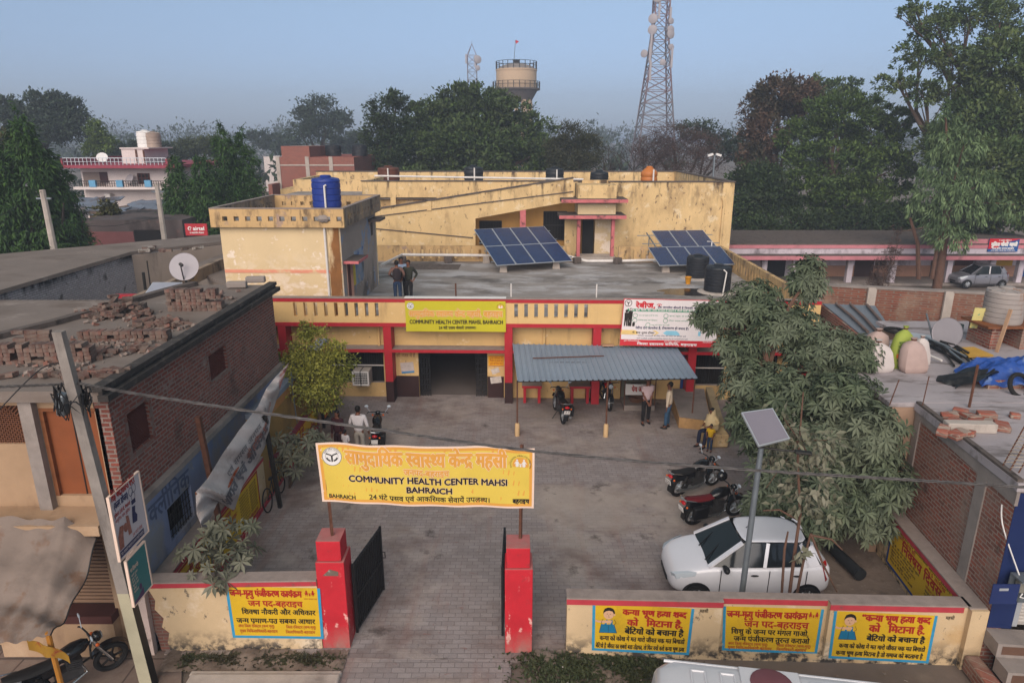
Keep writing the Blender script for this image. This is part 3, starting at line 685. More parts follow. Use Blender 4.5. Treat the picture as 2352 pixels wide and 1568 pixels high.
# ------------------------------------------------------------------ solar arrays
K.cell = mat('solar_cell_blue', '#1c2f57', .22, .08, 3, spec=.5, brick=dict(flat=True, w=.158, h=.158, m=.004, c1='#1d3157', c2='#192a4e', cm='#31466f', mix=1, ns=1, nv=.25, nc='#2c4470'))
def solar(label, rows, A, U, V, gap=.02, posts=(), fr=F0, extra=None):
    """A: low left corner, U: along a row, V: up the slope; rows: list of (first, count) from the bottom row"""
    A, U, V = Vector(A), Vector(U), Vector(V)
    t = thing('solar_array', label, 'solar panels', (A.x + U.x*2, A.y + .6, ZR), 'solar arrays', fr)
    N = U.cross(V).normalized()
    un, vn = U.normalized(), V.normalized()
    for r, (f0, cnt) in enumerate(rows):
        for k in range(cnt):
            o = A + U*(f0+k) + V*r
            e = U - un*gap, V - vn*gap
            b = B(); b.prism([o, o+e[0], o+e[0]+e[1], o+e[1]], N*.035); fo = b.build('panel', K.alu, t)
            i = .028; q = o + un*i + vn*i + N*.037; c = B()
            a_, d_ = e[0] - un*2*i, e[1] - vn*2*i
            c.quad(q, q+a_, q+a_+d_, q+d_); co = c.build('cells', K.cell, fo)
    b = B()
    for x in posts:
        lo = A + U*x + V*.25; hi = A + U*x + V*1.7
        for p_ in (lo, hi): b.tube([(p_.x, p_.y, ZR+.1), p_ - N*.02], .03, 6)
        b.bar(lo - V*.25 - N*.05, hi + V*.25 - N*.05, .05)
    for s_ in (.25, .8, 1.25, 1.75): b.bar(A + V*s_ - N*.02 - un*.15, A + V*s_ + U*4 - N*.02 + un*.15, .04)
    b.build('frame', K.steel, t)
    for x in posts:
        lo = A + U*x + V*.25; hi = A + U*x + V*1.7
        for p_ in (lo, hi): b = B(); b.add([(p_.x+i*.19*s_, p_.y+j*.19*s_, z) for z, s_ in ((ZR, 1), (ZR+.34, .8)) for i, j in ((-1,-1),(1,-1),(1,1),(-1,1))], [(4,5,6,7),(0,1,5,4),(1,2,6,5),(2,3,7,6),(3,0,4,7)]).build('footing', K.concpale, t)
    return t
def corner(px_, py_, z): return F0.G(px_, py_, z)
def solar_at(label, rows, lo_l, lo_r, hi_l, nrow, z0=3.5, **kw):
    a, c = Vector(corner(*lo_l, z0)), Vector(corner(*lo_r, z0)); U = (c - a)/4
    h = Vector((-U.y, U.x, 0)).normalized(); lo, hi = .2, 5.0
    for _ in range(40):                                   # how far back the upper edge stands
        k = (lo + hi)/2; q = a + h*k; w = F0.P(*hi_l, q.y)
        if q.x > w.x: lo = k
        else: hi = k
    q = a + h*k; V = (Vector((q.x, q.y, F0.P(*hi_l, q.y).z)) - a)/nrow
    return solar(label, rows, a, U, V, **kw)
solar_at('tilted blue solar array of two rows of four panels at the left', [(0, 4), (0, 4)], (1141, 611), (1316, 600), (1088, 527.6), 2, posts=(.5, 3.3))
solar_at('tilted blue solar array with one panel missing from its upper row, behind the black tanks', [(0, 4), (.8, 3)], (1514.6, 611), (1690, 608), (1488, 569), 1, posts=(.5, 3.3))
# ------------------------------------------------------------------ the taller yellow building behind
wd = thing('ward_building', 'tall weathered yellow building behind the roof with a sloping ramp wall and porch', 'building', (0, 41, 0))
ZW = 7.1
def X_(px_, py_, Y): return P(px_, py_, Y).x
xR = X_(1681, 500, 40.6); xPl = X_(1317, 420, 40); xA = X_(830, 413, 43)
b = B(); b.box(xPl+2.2, xR, 40.6, 40.9, 0, ZW); b.box(xR-.3, xR, 40.9, 55, 0, ZW); b.box(xA-6, xR, 54.7, 55, 5.8, ZW-.05)
b.box(xA-6, xA-6+.3, 49, 54.7, 0, ZW-.3); b.box(xA-6, xA, 48.7, 49, 0, ZW-.3); b.box(xA-7.2, xA-6, 49.5, 54, 0, 6.1)
wz0, wz1 = P(900, 476, 43).z, P(900, 453.5, 43).z
op = [(X_(a, 460, 43), X_(c, 460, 43)) for a, c in ((840, 897), (909, 1003), (1018, 1112), (1127, 1220))]
holed(b, xA, xPl+2.3, 43, 43.25, 0, ZW-.1, op, wz0-.6, wz1); b.box(xA, xA+.3, 43.25, 49, 0, ZW-.1)
b.box(xA, xPl+2.3, 43.6, 43.7, 3.5, wz1+.1)
b.box(xPl+.6, xPl+2.2, 40.9, 41.1, 5.6, ZW+.1)
b.build('wall', K.yellowworn, wd)
b = B(); b.box(xA-6+.3, xR-.3, 43.25, 54.7, 5.9, 6.0); b.box(xPl+2.2, xR-.3, 40.9, 43.25, 5.9, 6.0); b.build('roof', K.roof, wd)
b = B(); b.box(xA-.05, xPl+2.3, 42.95, 43.3, ZW-.1, ZW-.04); b.box(xPl+2.1, xR+.05, 40.55, 40.95, ZW, ZW+.06); b.box(xR-.34, xR+.05, 40.95, 55, ZW, ZW+.06); b.box(xA-6.05, xR-.34, 54.66, 55.05, ZW-.05, ZW+.02); b.build('coping', K.lip, wd)
# ramp wall: a deep sloping beam with an opening under it
def Q(px_, py_, Y=40): v = P(px_, py_, Y); return (v.x, v.z)
def plate(pts, y0, y1, m, name, par):
    b = B(); b.prism([(x, y0, z) for x, z in pts], (0, y1-y0, 0)); return b.build(name, m, par)
xl_ = P(840, 500, 40).x
rp = plate([(xl_, 2.4), Q(1092, 610), Q(1092, 502), Q(1317, 462), Q(1317, 409), Q(840, 484)], 40, 40.25, K.yellowworn, 'ramp_wall', wd)
for (a, c) in (((840, 500), (1317, 440)), ((840, 523), (1086, 546))):
    b = B(); p0, p1 = P(*a, 39.97), P(*c, 39.97); b.bar(p0, p1, .05, .05); b.build('groove_strip', K.lip, rp)
b = B(); p0, p1 = P(840, 483, 40.1), P(1317, 408, 40.1); b.bar(p0, p1, .34, .07); b.build('ramp_coping', K.lip, rp)
for x, t_, u in ((985, 462, 484), (1110, 442, 464), (1226, 424, 450)):
    b = B(); p0 = P(x, t_, 39.95); p1 = P(x, u, 39.95); b.box(p0.x-.13, p0.x+.13, 39.94, 40, p1.z, p0.z); b.build('ramp_pier', K.yellowworn, rp)
# shaded veranda under the ramp: rear wall with two dark barred windows, a pink post
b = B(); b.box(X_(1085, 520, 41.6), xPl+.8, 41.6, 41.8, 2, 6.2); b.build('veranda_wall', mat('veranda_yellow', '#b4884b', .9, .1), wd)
b = B(); p = P(1201, 520, 39.95); b.box(p.x-.17, p.x+.17, 40.02, 40.24, 2.4, P(1201, 482, 40).z); b.build('post', K.pinkedge, wd)
for (x0, x1, y0, y1) in ((1102, 1152, 508, 560), (1248, 1302, 486, 550)):
    a, c = P(x0, y1, 41.5), P(x1, y0, 41.5); f = B()
    for x in np.linspace(a.x, c.x, 9): f.box(x-.015, x+.015, 41.5, 41.53, a.z, c.z)
    for z in (a.z, (a.z+c.z)/2, c.z): f.box(a.x, c.x, 41.49, 41.55, z-.03, z+.03)
    wo = f.build('window', K.iron, wd)
    f = B(); f.box(a.x, c.x, 41.56, 41.59, a.z, c.z); f.build('pane', K.dark, wo)
# porch with two dark sun shades and pink pillars
def pb(px0, px1, py0, py1, y0, y1, m, name, par):
    a, c = P(px0, py1, y0), P(px1, py0, y0); b = B(); b.box(a.x, c.x, y0, y1, a.z, c.z); return b.build(name, m, par)
pr = pb(1327, 1417, 425, 460, 39.2, 41.2, K.yellowworn, 'porch', wd)
pb(1327, 1415, 468, 496, 39.2, 41.2, K.peach, 'porch_wall', pr)
for y0, y1, m0 in ((452, 466, 0), (488, 503, 0)):
    a, c = P(1290 if y0 == 452 else 1285, y1, 38.6), P(1443 if y0 == 452 else 1439, y1-8, 38.6)
    b = B(); b.box(a.x, c.x, 38.62, 40.6, a.z+.02, c.z); so = b.build('porch_shade', K.lip, wd)
    b = B(); b.box(a.x-.01, c.x+.01, 38.59, 38.62, a.z, c.z-.01); b.build('shade_edge', K.pinkedge, so)
for x0, x1 in ((1324, 1334), (1402, 1413)): pb(x0, x1, 504, 592, 39.0, 39.3, K.pinkedge, 'pillar', wd)
pb(1325, 1414, 591, 602, 38.7, 40, K.concpale, 'step', wd)
b = B(); a, c = P(1336, 592, 40.3), P(1364, 504, 40.3); b.box(a.x, c.x, 40.3, 40.35, a.z, c.z); b.build('doorway', K.dark, wd)
b = B(); a, c = P(1364, 592, 40.32), P(1404, 504, 40.32); b.box(a.x, c.x, 40.32, 40.4, a.z, c.z); b.build('porch_side', K.peach, wd)
b = B(); a, c = P(1303, 600, 40.1), P(1325, 504, 40.1); b.box(a.x-.2, c.x, 40.1, 40.2, a.z, c.z); b.build('porch_side', K.yellowworn, wd)
x = X_(1660, 500, 40.5); b = B(); b.tube([(x, 40.52, 2.5), (x, 40.52, 6.0), (x-.1, 40.55, 6.2)], .07, 8); b.build('downpipe', K.yellowworn, wd)
# tanks along its roof
for i, (x, y, w, m, lb, sty) in enumerate(((893, 405, .62, 'tankbrown', 'brown water tank at the left end of the ward roof', 0), (1088, 406, .55, 'tankblack', 'black water tank with a white pipe on the ward roof under the big tree', 0), (1274, 407, .52, 'tankblack', 'black water tank left of the ribbed one on the ward roof', 0), (1376, 417, .56, 'tankblack', 'squat black ribbed water tank above the porch', 0), (1490, 418, .5, 'tankorange', 'orange ringed water tank on the right wing of the ward roof', 1))):
    Y = 50 if i < 3 else 42.5; p = P(x, y, Y)
    k = tank('water_tank', lb, W0, p.x, Y, 6.0, w*(1.25 if i < 3 else 1.0), (P(x, (382, 381, 385, 392, 384)[i], Y).z - 6.0), K[m], 8 if i == 3 else 4, style=sty)
    if i in (0, 1, 2, 4): pipe(('white', 'pale', 'thin white', '', 'cream')[i] + ' pipe in front of the ' + ('brown tank at the left end', 'black tank under the big tree', 'black tank left of the ribbed one', '', 'orange ringed tank')[i], [(p.x+.1, Y-.85, 6.0), (p.x+.1, Y-.85, P(x, (382, 381, 385, 392, 384)[i], Y).z-.1)], .05, W0)
for i, x in enumerate((930, 1005, 1070, 1130, 1185, 1225, 1260)):
    pass
pipe('thin grey pipe running along the ward roof between the tanks', [P(860, 404, 47), P(1340, 412, 47)], .06, W0)
# ------------------------------------------------------------------ compound walls with painted notices, gate, banners
K.creamwall = mat('cream_compound_wall', '#c1a885', .9, .08, 1.4,
    [('#d8c6ae', (1.2, 1.2, 1.2), .55, .66, None, .7), ('#b08a52', (.9, .9, .9), .58, .7, None, .5), ('#3f3a35', (5, 5, 5), .44, .58, (.5, .05), 1), ('#4a4540', (7, 7, 4), .63, .68, None, .8)], .15)
K.redtrim = mat('faded_red_trim', '#a93640', .8, .12, 3, [('#6d4a48', (4, 4, 4), .6, .7, None, .7)])
K.pyel = mat('painted_yellow_panel', '#c9a21c', .75, .06, 1.5, [('#a5861f', (2, 2, 2), .55, .7, None, .6), ('#6f6040', (6, 6, 6), .68, .72, None, .4)])
K.pblue = mat('painted_blue_border', '#2f87ad', .75, .12, 5, [('#c3a77f', (8, 8, 8), .66, .7, None, .7)])
K.pred = mat('painted_red_letters', '#9c1f18', .75, .1, 8)
K.pblk = mat('painted_black_letters', '#1f1a14', .75, .1, 8)
K.pbrown = mat('painted_thin_red_letters', '#a2481c', .75, .1, 8)
K.psk = mat('painted_skin_tone', '#c69c7c', .75, .05); K.pteal = mat('painted_teal_dress', '#16688c', .75, .08)
def compound(name, label, fr, x0, x1, h, th, left=True, right=True, dz=0, dy=0, cat='wall'):
    pass
def panel_board(par, fr, quad_px, y, name='painted_notice', border=.055, col='pyel', bcol='pblue', sides='lrb', label=None):
    """a painted notice on the wall plane local y; quad_px: TL, TR, BR, BL seen in the photograph. Returns fn(u, v, lift), u, v in 0..1"""
    q = [fr.P(a, b_, y) for a, b_ in quad_px]
    def fn(u, v, l):
        a = q[3].lerp(q[2], u); c = q[0].lerp(q[1], u); p = a.lerp(c, v); return (p.x, y - l, p.z)
    b = B(); b.prism([fn(0, 0, .001), fn(1, 0, .001), fn(1, 1, .001), fn(0, 1, .001)], (0, -.003, 0)); o = b.build(name, K[col], par)
    if label: o['label'] = label
    W = (q[1] - q[0]).length; H_ = (q[0] - q[3]).length; bu, bv = border/W, border/H_
    b = B()
    if 'l' in sides: rect(b, fn, 0, bu, 0, 1, .006)
    if 'r' in sides: rect(b, fn, 1-bu, 1, 0, 1, .006)
    if 'b' in sides: rect(b, fn, bu, 1-bu, 0, bv, .006)
    if 't' in sides: rect(b, fn, bu, 1-bu, 1-bv, 1, .006)
    b.build('border', K[bcol], o)
    return fn, o, W, H_
def lettering(o, fn, lines, H_, name='lettering'):
    """lines: (text, u0, u1, v base, v head, colour key, bold in metres)"""
    by = {}
    for (s_, u0, u1, v0, v1, k, bd) in lines:
        b = by.setdefault(k, B()); put_text(b, fn, s_, u0, u1, v0, v1, .008, bd)
    for k, b in by.items(): b.build(name, K[k], o)
def girl(o, fn, u, v, s_, asp):
    """flat painted girl: black hair, yellow blouse, blue dress; asp = height/width of the notice"""
    f2 = lambda a, c, l: fn(u + a*s_*asp, v + c*s_, l)
    k = B(); poly(k, f2, [(.5+.38*math.cos(R(t)), 1.56+.40*math.sin(R(t))) for t in range(0, 360, 15)], .0075); ho = k.build('painted_girl', K.pblk, o)
    k = B(); poly(k, f2, [(.47+.33*math.cos(R(t)), 1.42+.36*math.sin(R(t))) for t in range(0, 360, 15)], .0082)
    poly(k, f2, [(-.42, .86), (-.2, .78), (.62, .74), (.72, .92), (.6, .98), (-.18, .92), (-.38, 1.0)], .0094); disc(k, f2, .84, 1.42, .08, .0082); k.build('painted_skin', K.psk, ho)
    k = B(); poly(k, f2, [(.12, 1.06), (.85, 1.06), (.98, .8), (.9, .62), (.1, .62), (.02, .84)], .0078); k.build('painted_blouse', K.pyel, ho)
    k = B(); poly(k, f2, [(-.12, 0), (1.05, .02), (.86, .66), (.0, .66)], .0085); poly(k, f2, [(.2, .62), (.32, 1.02), (.42, 1.02), (.36, .62)], .0086); poly(k, f2, [(.6, .62), (.62, 1.0), (.74, 1.0), (.76, .62)], .0086); k.build('painted_dress', K.pteal, ho)
    k = B(); stroke(k, f2, [(-.12, 0), (1.05, .02), (.86, .66), (.98, .8), (.85, 1.06)], .025, .0099); stroke(k, f2, [(-.12, 0), (.0, .66), (.02, .84), (.12, 1.06)], .025, .0099); stroke(k, f2, [(.48, .02), (.5, .62)], .02, .0099)
    for t in (.38, .58): stroke(k, f2, [(t-.04, 1.46), (t+.04, 1.47)], .035, .0099)
    stroke(k, f2, [(.44, 1.24), (.54, 1.24)], .025, .0099); stroke(k, f2, [(.48, 1.38), (.46, 1.31)], .018, .0099)
    poly(k, f2, [(.18, 1.56), (.2, 1.86), (.5, 1.96), (.78, 1.86), (.84, 1.5), (.74, 1.66), (.5, 1.72), (.28, 1.66)], .009); k.build('painted_outline', K.pblk, ho)
def little_family(b, fn, u, v, s_, asp):
    for a, k in ((-.8, 1.), (0, .55), (.8, 1.)):
        f2 = lambda x, y, l, a=a, k=k: fn(u + (a + x*k)*s_*asp, v + y*k*s_, l)
        disc(b, f2, 0, 1.55, .22, .008); poly(b, f2, [(-.16, 1.35), (.16, 1.35), (.42, .45), (-.42, .45)], .008)
        stroke(b, f2, [(-.15, .45), (-.2, 0)], .1, .008); stroke(b, f2, [(.15, .45), (.2, 0)], .1, .008)
        stroke(b, f2, [(-.14, 1.25), (-.6, .85)], .09, .008); stroke(b, f2, [(.14, 1.25), (.6, .85)], .09, .008)
# --- right front wall, three bays, the middle one set back
FRW = Frame((1.04, 10.91), math.atan2(-.24, 7.39))
Lw = 7.42; xa, xc = FRW.P(1655, 1440, 0).x, FRW.P(1900, 1450, 0).x
rw = thing('compound_wall', 'cream front wall right of the gate with three yellow painted notices', 'wall', (Lw/2, .12, 0), fr=FRW)
HW = 1.24
b = B(); b.box(0, xa, 0, .26, -.5, HW); b.box(xc, Lw, 0, .26, -.5, HW); b.box(xa, xc, .12, .26, -.5, HW); b.box(xa, xc, 0, .12, -.5, .04)
wo = b.build('wall', K.creamwall, rw)
b = B(); b.box(-.012, xa+.012, -.02, .27, HW, HW+.03); b.box(xc-.012, Lw, -.02, .27, HW, HW+.03); b.box(xa+.012, xc-.012, .10, .27, HW, HW+.03); b.build('coping', K.dusty_top, rw)
b = B(); b.box(-.012, xa+.012, -.014, -.001, HW-.12, HW-.004); b.box(xc-.012, Lw-.12, -.014, -.001, HW-.12, HW-.004); b.box(xa+.014, xc-.014, .106, .119, HW-.12, HW-.004); b.build('red_trim', K.redtrim, rw)
fn, o, W_, H_ = panel_board(rw, FRW, ((1361, 1385), (1595, 1397), (1582, 1503), (1359, 1492)), 0, label='yellow painted notice with a girl in a blue dress, nearest the gate')
lettering(o, fn, [('कन्या भ्रूण हत्या शब्द', .30, .93, .80, .91, 'pred', .006), ('को   मिटाना है.', .35, .90, .58, .70, 'pred', .006), ('बेटियों को बचाना है', .33, .92, .40, .51, 'pblk', .005),
    ('कन्या को कोख मे मत मारो जीवत चक्र मत बिगाडो', .08, .94, .24, .325, 'pblk', .0025), ('बेटियो है जीवत का सबसे बडा तोहफा, तो फिर क्यों करो कन्या भ्रूण हत्या', .04, .945, .075, .155, 'pblk', .002)], H_)
girl(o, fn, .09, .40, .275, H_/W_*1.0)
fn, o, W_, H_ = panel_board(rw, FRW, ((1661, 1391), (1893, 1398), (1876, 1502), (1658, 1492)), .12, label='yellow painted notice without a picture of a girl, in the set back bay')
lettering(o, fn, [('जन्म-मृत्यु पंजीकरण कार्यक्रम', .04, .845, .77, .90, 'pred', .005), ('जन पद-बहराइच', .22, .87, .56, .69, 'pred', .004), ('शिशु के जन्म पर मंगल गाओ.', .09, .88, .40, .50, 'pblk', .003), ('जन्म पंजीकरण तुरन्त कराओ', .12, .90, .235, .335, 'pblk', .003),
    ('अपर जिला रजिस्ट्रार (जन्म मृत्यु)', .06, .47, .145, .20, 'pbrown', .001), ('मुख्य चिकित्साधिकारी-बहराइच', .06, .52, .055, .11, 'pbrown', .001), ('जिला रजिस्ट्रार (जन्म-मृत्यु)', .57, .92, .145, .20, 'pbrown', .001), ('जिलाधिकारी-बहराइच', .57, .88, .055, .11, 'pbrown', .001)], H_)
b = B(); little_family(b, fn, .905, .80, .075, H_/W_); b.build('painted_family', K.pred, o)
fn, o, W_, H_ = panel_board(rw, FRW, ((1916, 1402), (2154, 1413), (2132, 1522), (1902, 1510)), 0, label='yellow painted notice with a girl in a blue dress, at the far end from the gate')
lettering(o, fn, [('“कन्या भ्रूण हत्या शब्द', .28, .94, .83, .95, 'pred', .006), ('को   मिटाना है.', .36, .90, .61, .74, 'pred', .006), ('बेटियो को बचाना है', .35, .92, .42, .52, 'pblk', .005),
    ('कन्या को कोख मे मत मारो जीवत चक्र मत बिगाडो', .09, .94, .245, .325, 'pblk', .0025), ('कन्या भ्रूण हत्या मिटाना है तो समाज को बदलाना है', .07, .93, .09, .17, 'pblk', .0025)], H_)
girl(o, fn, .09, .42, .275, H_/W_)
fnw2 = lambda u, v, l: (u, -l, v)
b = B()
for px_ in (1607, 2172): p = FRW.P(px_, 1402 if px_ < 2000 else 1418, 0); put_text(b, fnw2, 'महसी', p.x, p.x+.16, p.z-.03, p.z+.03, .004, .002)
b.build('lettering', K.pblk, rw)
# --- left front wall
FLW = Frame((-6.7, 10.98), math.atan2(.07, 3.0))
lw = thing('compound_wall', 'cream front wall left of the gate with one yellow painted notice and a broken end', 'wall', (1.5, .12, 0), fr=FLW)
LL = FLW.P(737, 1420, 0).x - .02; HL = FLW.P(560, 1336, 0).z
b = B(); edge = [(.10, -.1), (.06, .2), (.12, .42), (.0, .55), (.06, .75), (-.08, .95), (-.04, 1.15), (-.14, HL-.12), (-.14, HL)]
b.prism([(x, 0, z) for x, z in edge] + [(LL, 0, HL), (LL, 0, -.1)], (0, .26, 0)); b.build('wall', K.creamwall, lw)
b = B(); b.prism([(x+.02, .04, z) for x, z in edge[:-1]] + [(-.1, .04, HL-.1), (-.26, .04, HL-.15), (-.22, .04, .6), (-.14, .04, .3), (-.1, .04, -.1)], (0, .2, 0)); b.build('broken_brickwork', mat('exposed_brick', '#6f4438', .95, .25, 3, (), .4, brick=dict(w=.23, h=.075, m=.012, c1='#7d4a3c', c2='#5e3a31', cm='#6f6259')), lw)
b = B(); b.box(-.25, LL, -.02, .28, HL, HL+.03); b.build('coping', K.dusty_top, lw)
b = B(); b.box(-.2, LL, -.015, -.001, HL-.1, HL-.003); b.build('red_trim', K.redtrim, lw)
fn, o, W_, H_ = panel_board(lw, FLW, ((517, 1345), (735, 1350), (744, 1466), (535, 1463)), 0)
lettering(o, fn, [('जन्म-मृत्यु पंजीकरण कार्यक्रम', .04, .80, .82, .93, 'pred', .005), ('जन पद-बहराइच', .22, .80, .63, .73, 'pred', .004), ('शिक्षा नौकरी और अधिकार', .14, .93, .475, .56, 'pblk', .003), ('जन्म प्रमाण-पत्र सबका आधार', .07, .92, .30, .385, 'pblk', .003),
    ('अपर जिला रजिस्ट्रार (जन्म मृत्यु)', .08, .47, .215, .265, 'pbrown', .001), ('मुख्य चिकित्साधिकारी-बहराइच', .09, .50, .115, .165, 'pbrown', .001), ('जिला रजिस्ट्रार (जन्म-मृत्यु)', .60, .92, .205, .255, 'pbrown', .001), ('जिलाधिकारी-बहराइच', .59, .91, .105, .155, 'pbrown', .001)], H_)
b = B(); little_family(b, fn, .885, .84, .065, H_/W_); put_text(b, fn, 'जन्म प्रमाण पत्र', .82, .96, .775, .80, .008); b.build('painted_family', K.pred, o)
# --- gate pillars with stepped tops, black gate leaves folded inward
gp = []
for (a, b_, c, lab, psh, ptp) in ((742, 805, 1487, 'left red gate pillar with a stepped top and a scrap of paper stuck to it', 1292, 1246), (1160, 1222, 1498, 'right red gate pillar with peeling paint and a stepped top', 1308, 1262)):
    p0, p1 = G(a, c), G(b_, c); x0, x1, y0 = p0.x, p1.x, p0.y
    zs, zt = P((a+b_)/2, psh, y0).z, P((a+b_)/2, ptp, y0).z
    t = thing('gate_pillar', lab, 'pillar', ((x0+x1)/2, y0+.25, 0), 'gate pillars'); gp.append((x0, x1, y0, zt))
    k = B(); k.box(x0, x1, y0, y0+.55, -.1, zs); k.build('shaft', K.redpillar, t, bevel=.012)
    k = B(); k.box(x0+.03, x1-.05, y0+.04, y0+.50, zs+.004, zt); k.build('cap_block', K.redpillar, t, bevel=.012)
    k = B(); k.box(x0+.032, x1-.052, y0+.042, y0+.498, zt, zt+.006); k.box(x0+.004, x1-.004, y0+.004, y0+.04, zs+.001, zs+.006); k.box(x1-.05, x1-.004, y0+.04, y0+.546, zs+.001, zs+.006); k.build('dusty_ledge', mat('dusty_red_top', '#a2625f', .95, .12, 3, [('#8d8079', (2, 2, 2), .5, .7, None, .6)]), t)
    if 'scrap' in lab: k = B(); k.prism([(x0+.12, y0-.004, zs-.28), (x0+.42, y0-.004, zs-.28), (x0+.42, y0-.004, zs-.19), (x0+.26, y0-.004, zs-.14)], (0, .003, 0)); k.build('paper_scrap', K.litter, t)
def leaf(label, p0, p1, h):
    t = thing('gate_leaf', label, 'gate', (p0[0], p0[1], 0)); p0, p1 = Vector(p0), Vector(p1); d = (p1-p0); L = d.length; d.normalize(); n = Vector((-d.y, d.x, 0))
    k = B()
    for z in (.12, h*.5, h-.04): k.bar(p0 + Vector((0, 0, z)), p1 + Vector((0, 0, z)), .035, .05)
    for s_ in (0, L): k.bar(p0 + d*s_ + Vector((0, 0, .06)), p0 + d*s_ + Vector((0, 0, h)), .05, .05)
    for i in range(1, int(L/.085)): k.bar(p0 + d*i*.085 + Vector((0, 0, .1)), p0 + d*i*.085 + Vector((0, 0, h+.0)), .016, .03)
    k.build('frame', K.black, t)
    k = B(); k.prism([p0+n*.02+Vector((0,0,.12)), p1+n*.02+Vector((0,0,.12)), p1+n*.02+Vector((0,0,h-.05)), p0+n*.02+Vector((0,0,h-.05))], n*.006); k.build('sheet', K.black, t)
    k = B(); q = p1 + Vector((0, 0, h*.62)); k.tube([q, q + n*-.08, q + n*-.08 - Vector((0, 0, .14)), q - Vector((0, 0, .14))], .012, 6); k.build('bolt', K.iron, t)
x0, x1, y0, zt = gp[0]
pe = G(838, 1465); leaf('black sheet gate leaf swung open inside the left red pillar', (x1+.06, y0+.38, 0), (x1+.34, y0+1.72, 0), 1.62)
x0, x1, y0, zt = gp[1]
leaf('black gate leaf swung fully open behind the right red pillar, seen edge on', (x0-.05, y0+.42, 0), (x0-.02, y0+1.8, 0), 1.62)
# --- the big yellow banner on two rusty posts
YB = 11.25
bt = thing('sign_banner', 'large yellow banner for the community health center on rusty posts above the gate', 'sign', (-1.5, YB, 2.2))
q = [P(*c, YB) for c in ((724, 1018), (1228, 1029), (1226, 1167), (740, 1152))]
def fb(u, v, l):
    a = q[3].lerp(q[2], u); c = q[0].lerp(q[1], u); p = a.lerp(c, v)
    z = p.z - .035*math.sin(math.pi*u)*(1-v)*.6 + .012*math.sin(u*19)*v
    y = YB + .03*math.sin(u*9+1) * (.4+v*.6) + .014*math.sin(u*27+v*5)
    return (p.x, y - l, z)
K.bancream = mat('banner_yellow_vinyl', '#d0b44c', .6, .05, 1.2, [('#bd9a48', (.9, .9, .9), .58, .75, None, .5)])
K.banorange = mat('banner_orange_ink', '#cf9440', .6, .06, 2); K.banwhite = mat('banner_white_edge', '#d9bfae', .6, .06, 3)
K.banblack = mat('banner_black_ink', '#1d1517', .6, .05)
b = B(); b.grid(lambda u, v: fb(u, v, 0), 40, 8, thick=(0, .008, 0)); so = b.build('banner_sheet', K.banwhite, bt)
def strip(b, f, u0, u1, v0, v1, l, n=40):
    b.grid(lambda a, c: f(u0+(u1-u0)*a, v0+(v1-v0)*c, l), n, 6)
b = B(); strip(b, fb, .01, .99, .03, .97, .002); b.build('banner_border', K.banorange, so)
b = B(); strip(b, fb, .024, .977, .075, .925, .0035); b.build('banner_field', K.bancream, so)
W_ = (q[1]-q[0]).length; H_ = (q[0]-q[3]).length
fm = lambda x, y, l: fb(x/W_, y/H_, l)               # metres on the banner
b = B(); put_text(b, fm, 'सामुदायिक स्वास्थ्य केन्द्र महसी', .128*W_, .872*W_, .665*H_, .868*H_, .005, .026); put_text(b, fm, 'जनपद-बहराइच', .395*W_, .605*W_, .512*H_, .60*H_, .005, .013)
put_text(b, fm, 'COMMUNITY HEALTH CENTER MAHSI', .138*W_, .873*W_, .375*H_, .475*H_, .005, .012); put_text(b, fm, 'BAHRAICH', .405*W_, .615*W_, .225*H_, .318*H_, .005, .012); b.build('letter_outline', K.banwhite, so)
b = B(); put_text(b, fm, 'सामुदायिक स्वास्थ्य केन्द्र महसी', .128*W_, .872*W_, .665*H_, .868*H_, .008, .015); put_text(b, fm, 'जनपद-बहराइच', .395*W_, .605*W_, .512*H_, .60*H_, .008, .006); b.build('lettering', K.banorange, so)
b = B(); put_text(b, fm, 'COMMUNITY HEALTH CENTER MAHSI', .138*W_, .873*W_, .375*H_, .475*H_, .008, .007); put_text(b, fm, 'BAHRAICH', .405*W_, .615*W_, .225*H_, .318*H_, .008, .007)
put_text(b, fm, 'BAHRAICH', .036*W_, .16*W_, .075*H_, .14*H_, .008, .003); put_text(b, fm, '24 घंटे प्रसव एवं आकस्मिक सेवायें उपलब्ध।', .225*W_, .79*W_, .085*H_, .155*H_, .008, .003); put_text(b, fm, 'बहराइच', .90*W_, .978*W_, .085*H_, .15*H_, .008, .006)
b.build('lettering', K.banblack, so)
state_seal(so, fm, .068*W_, .775*H_, .15*H_); family_mark(so, fm, .936*W_, .735*H_, .125*H_, K.banorange, K.banblack)
for (x0, x1, y0, zt), px_ in zip(gp, (756, 1198)):
    xp = P(px_, 1200, YB).x; b = B(); b.bar((xp+(.02 if px_ < 1000 else -.02), YB+.06, zt-.02), (xp, YB+.05, q[0].z-.05), .05, .05); b.build('post', K.rust, bt)
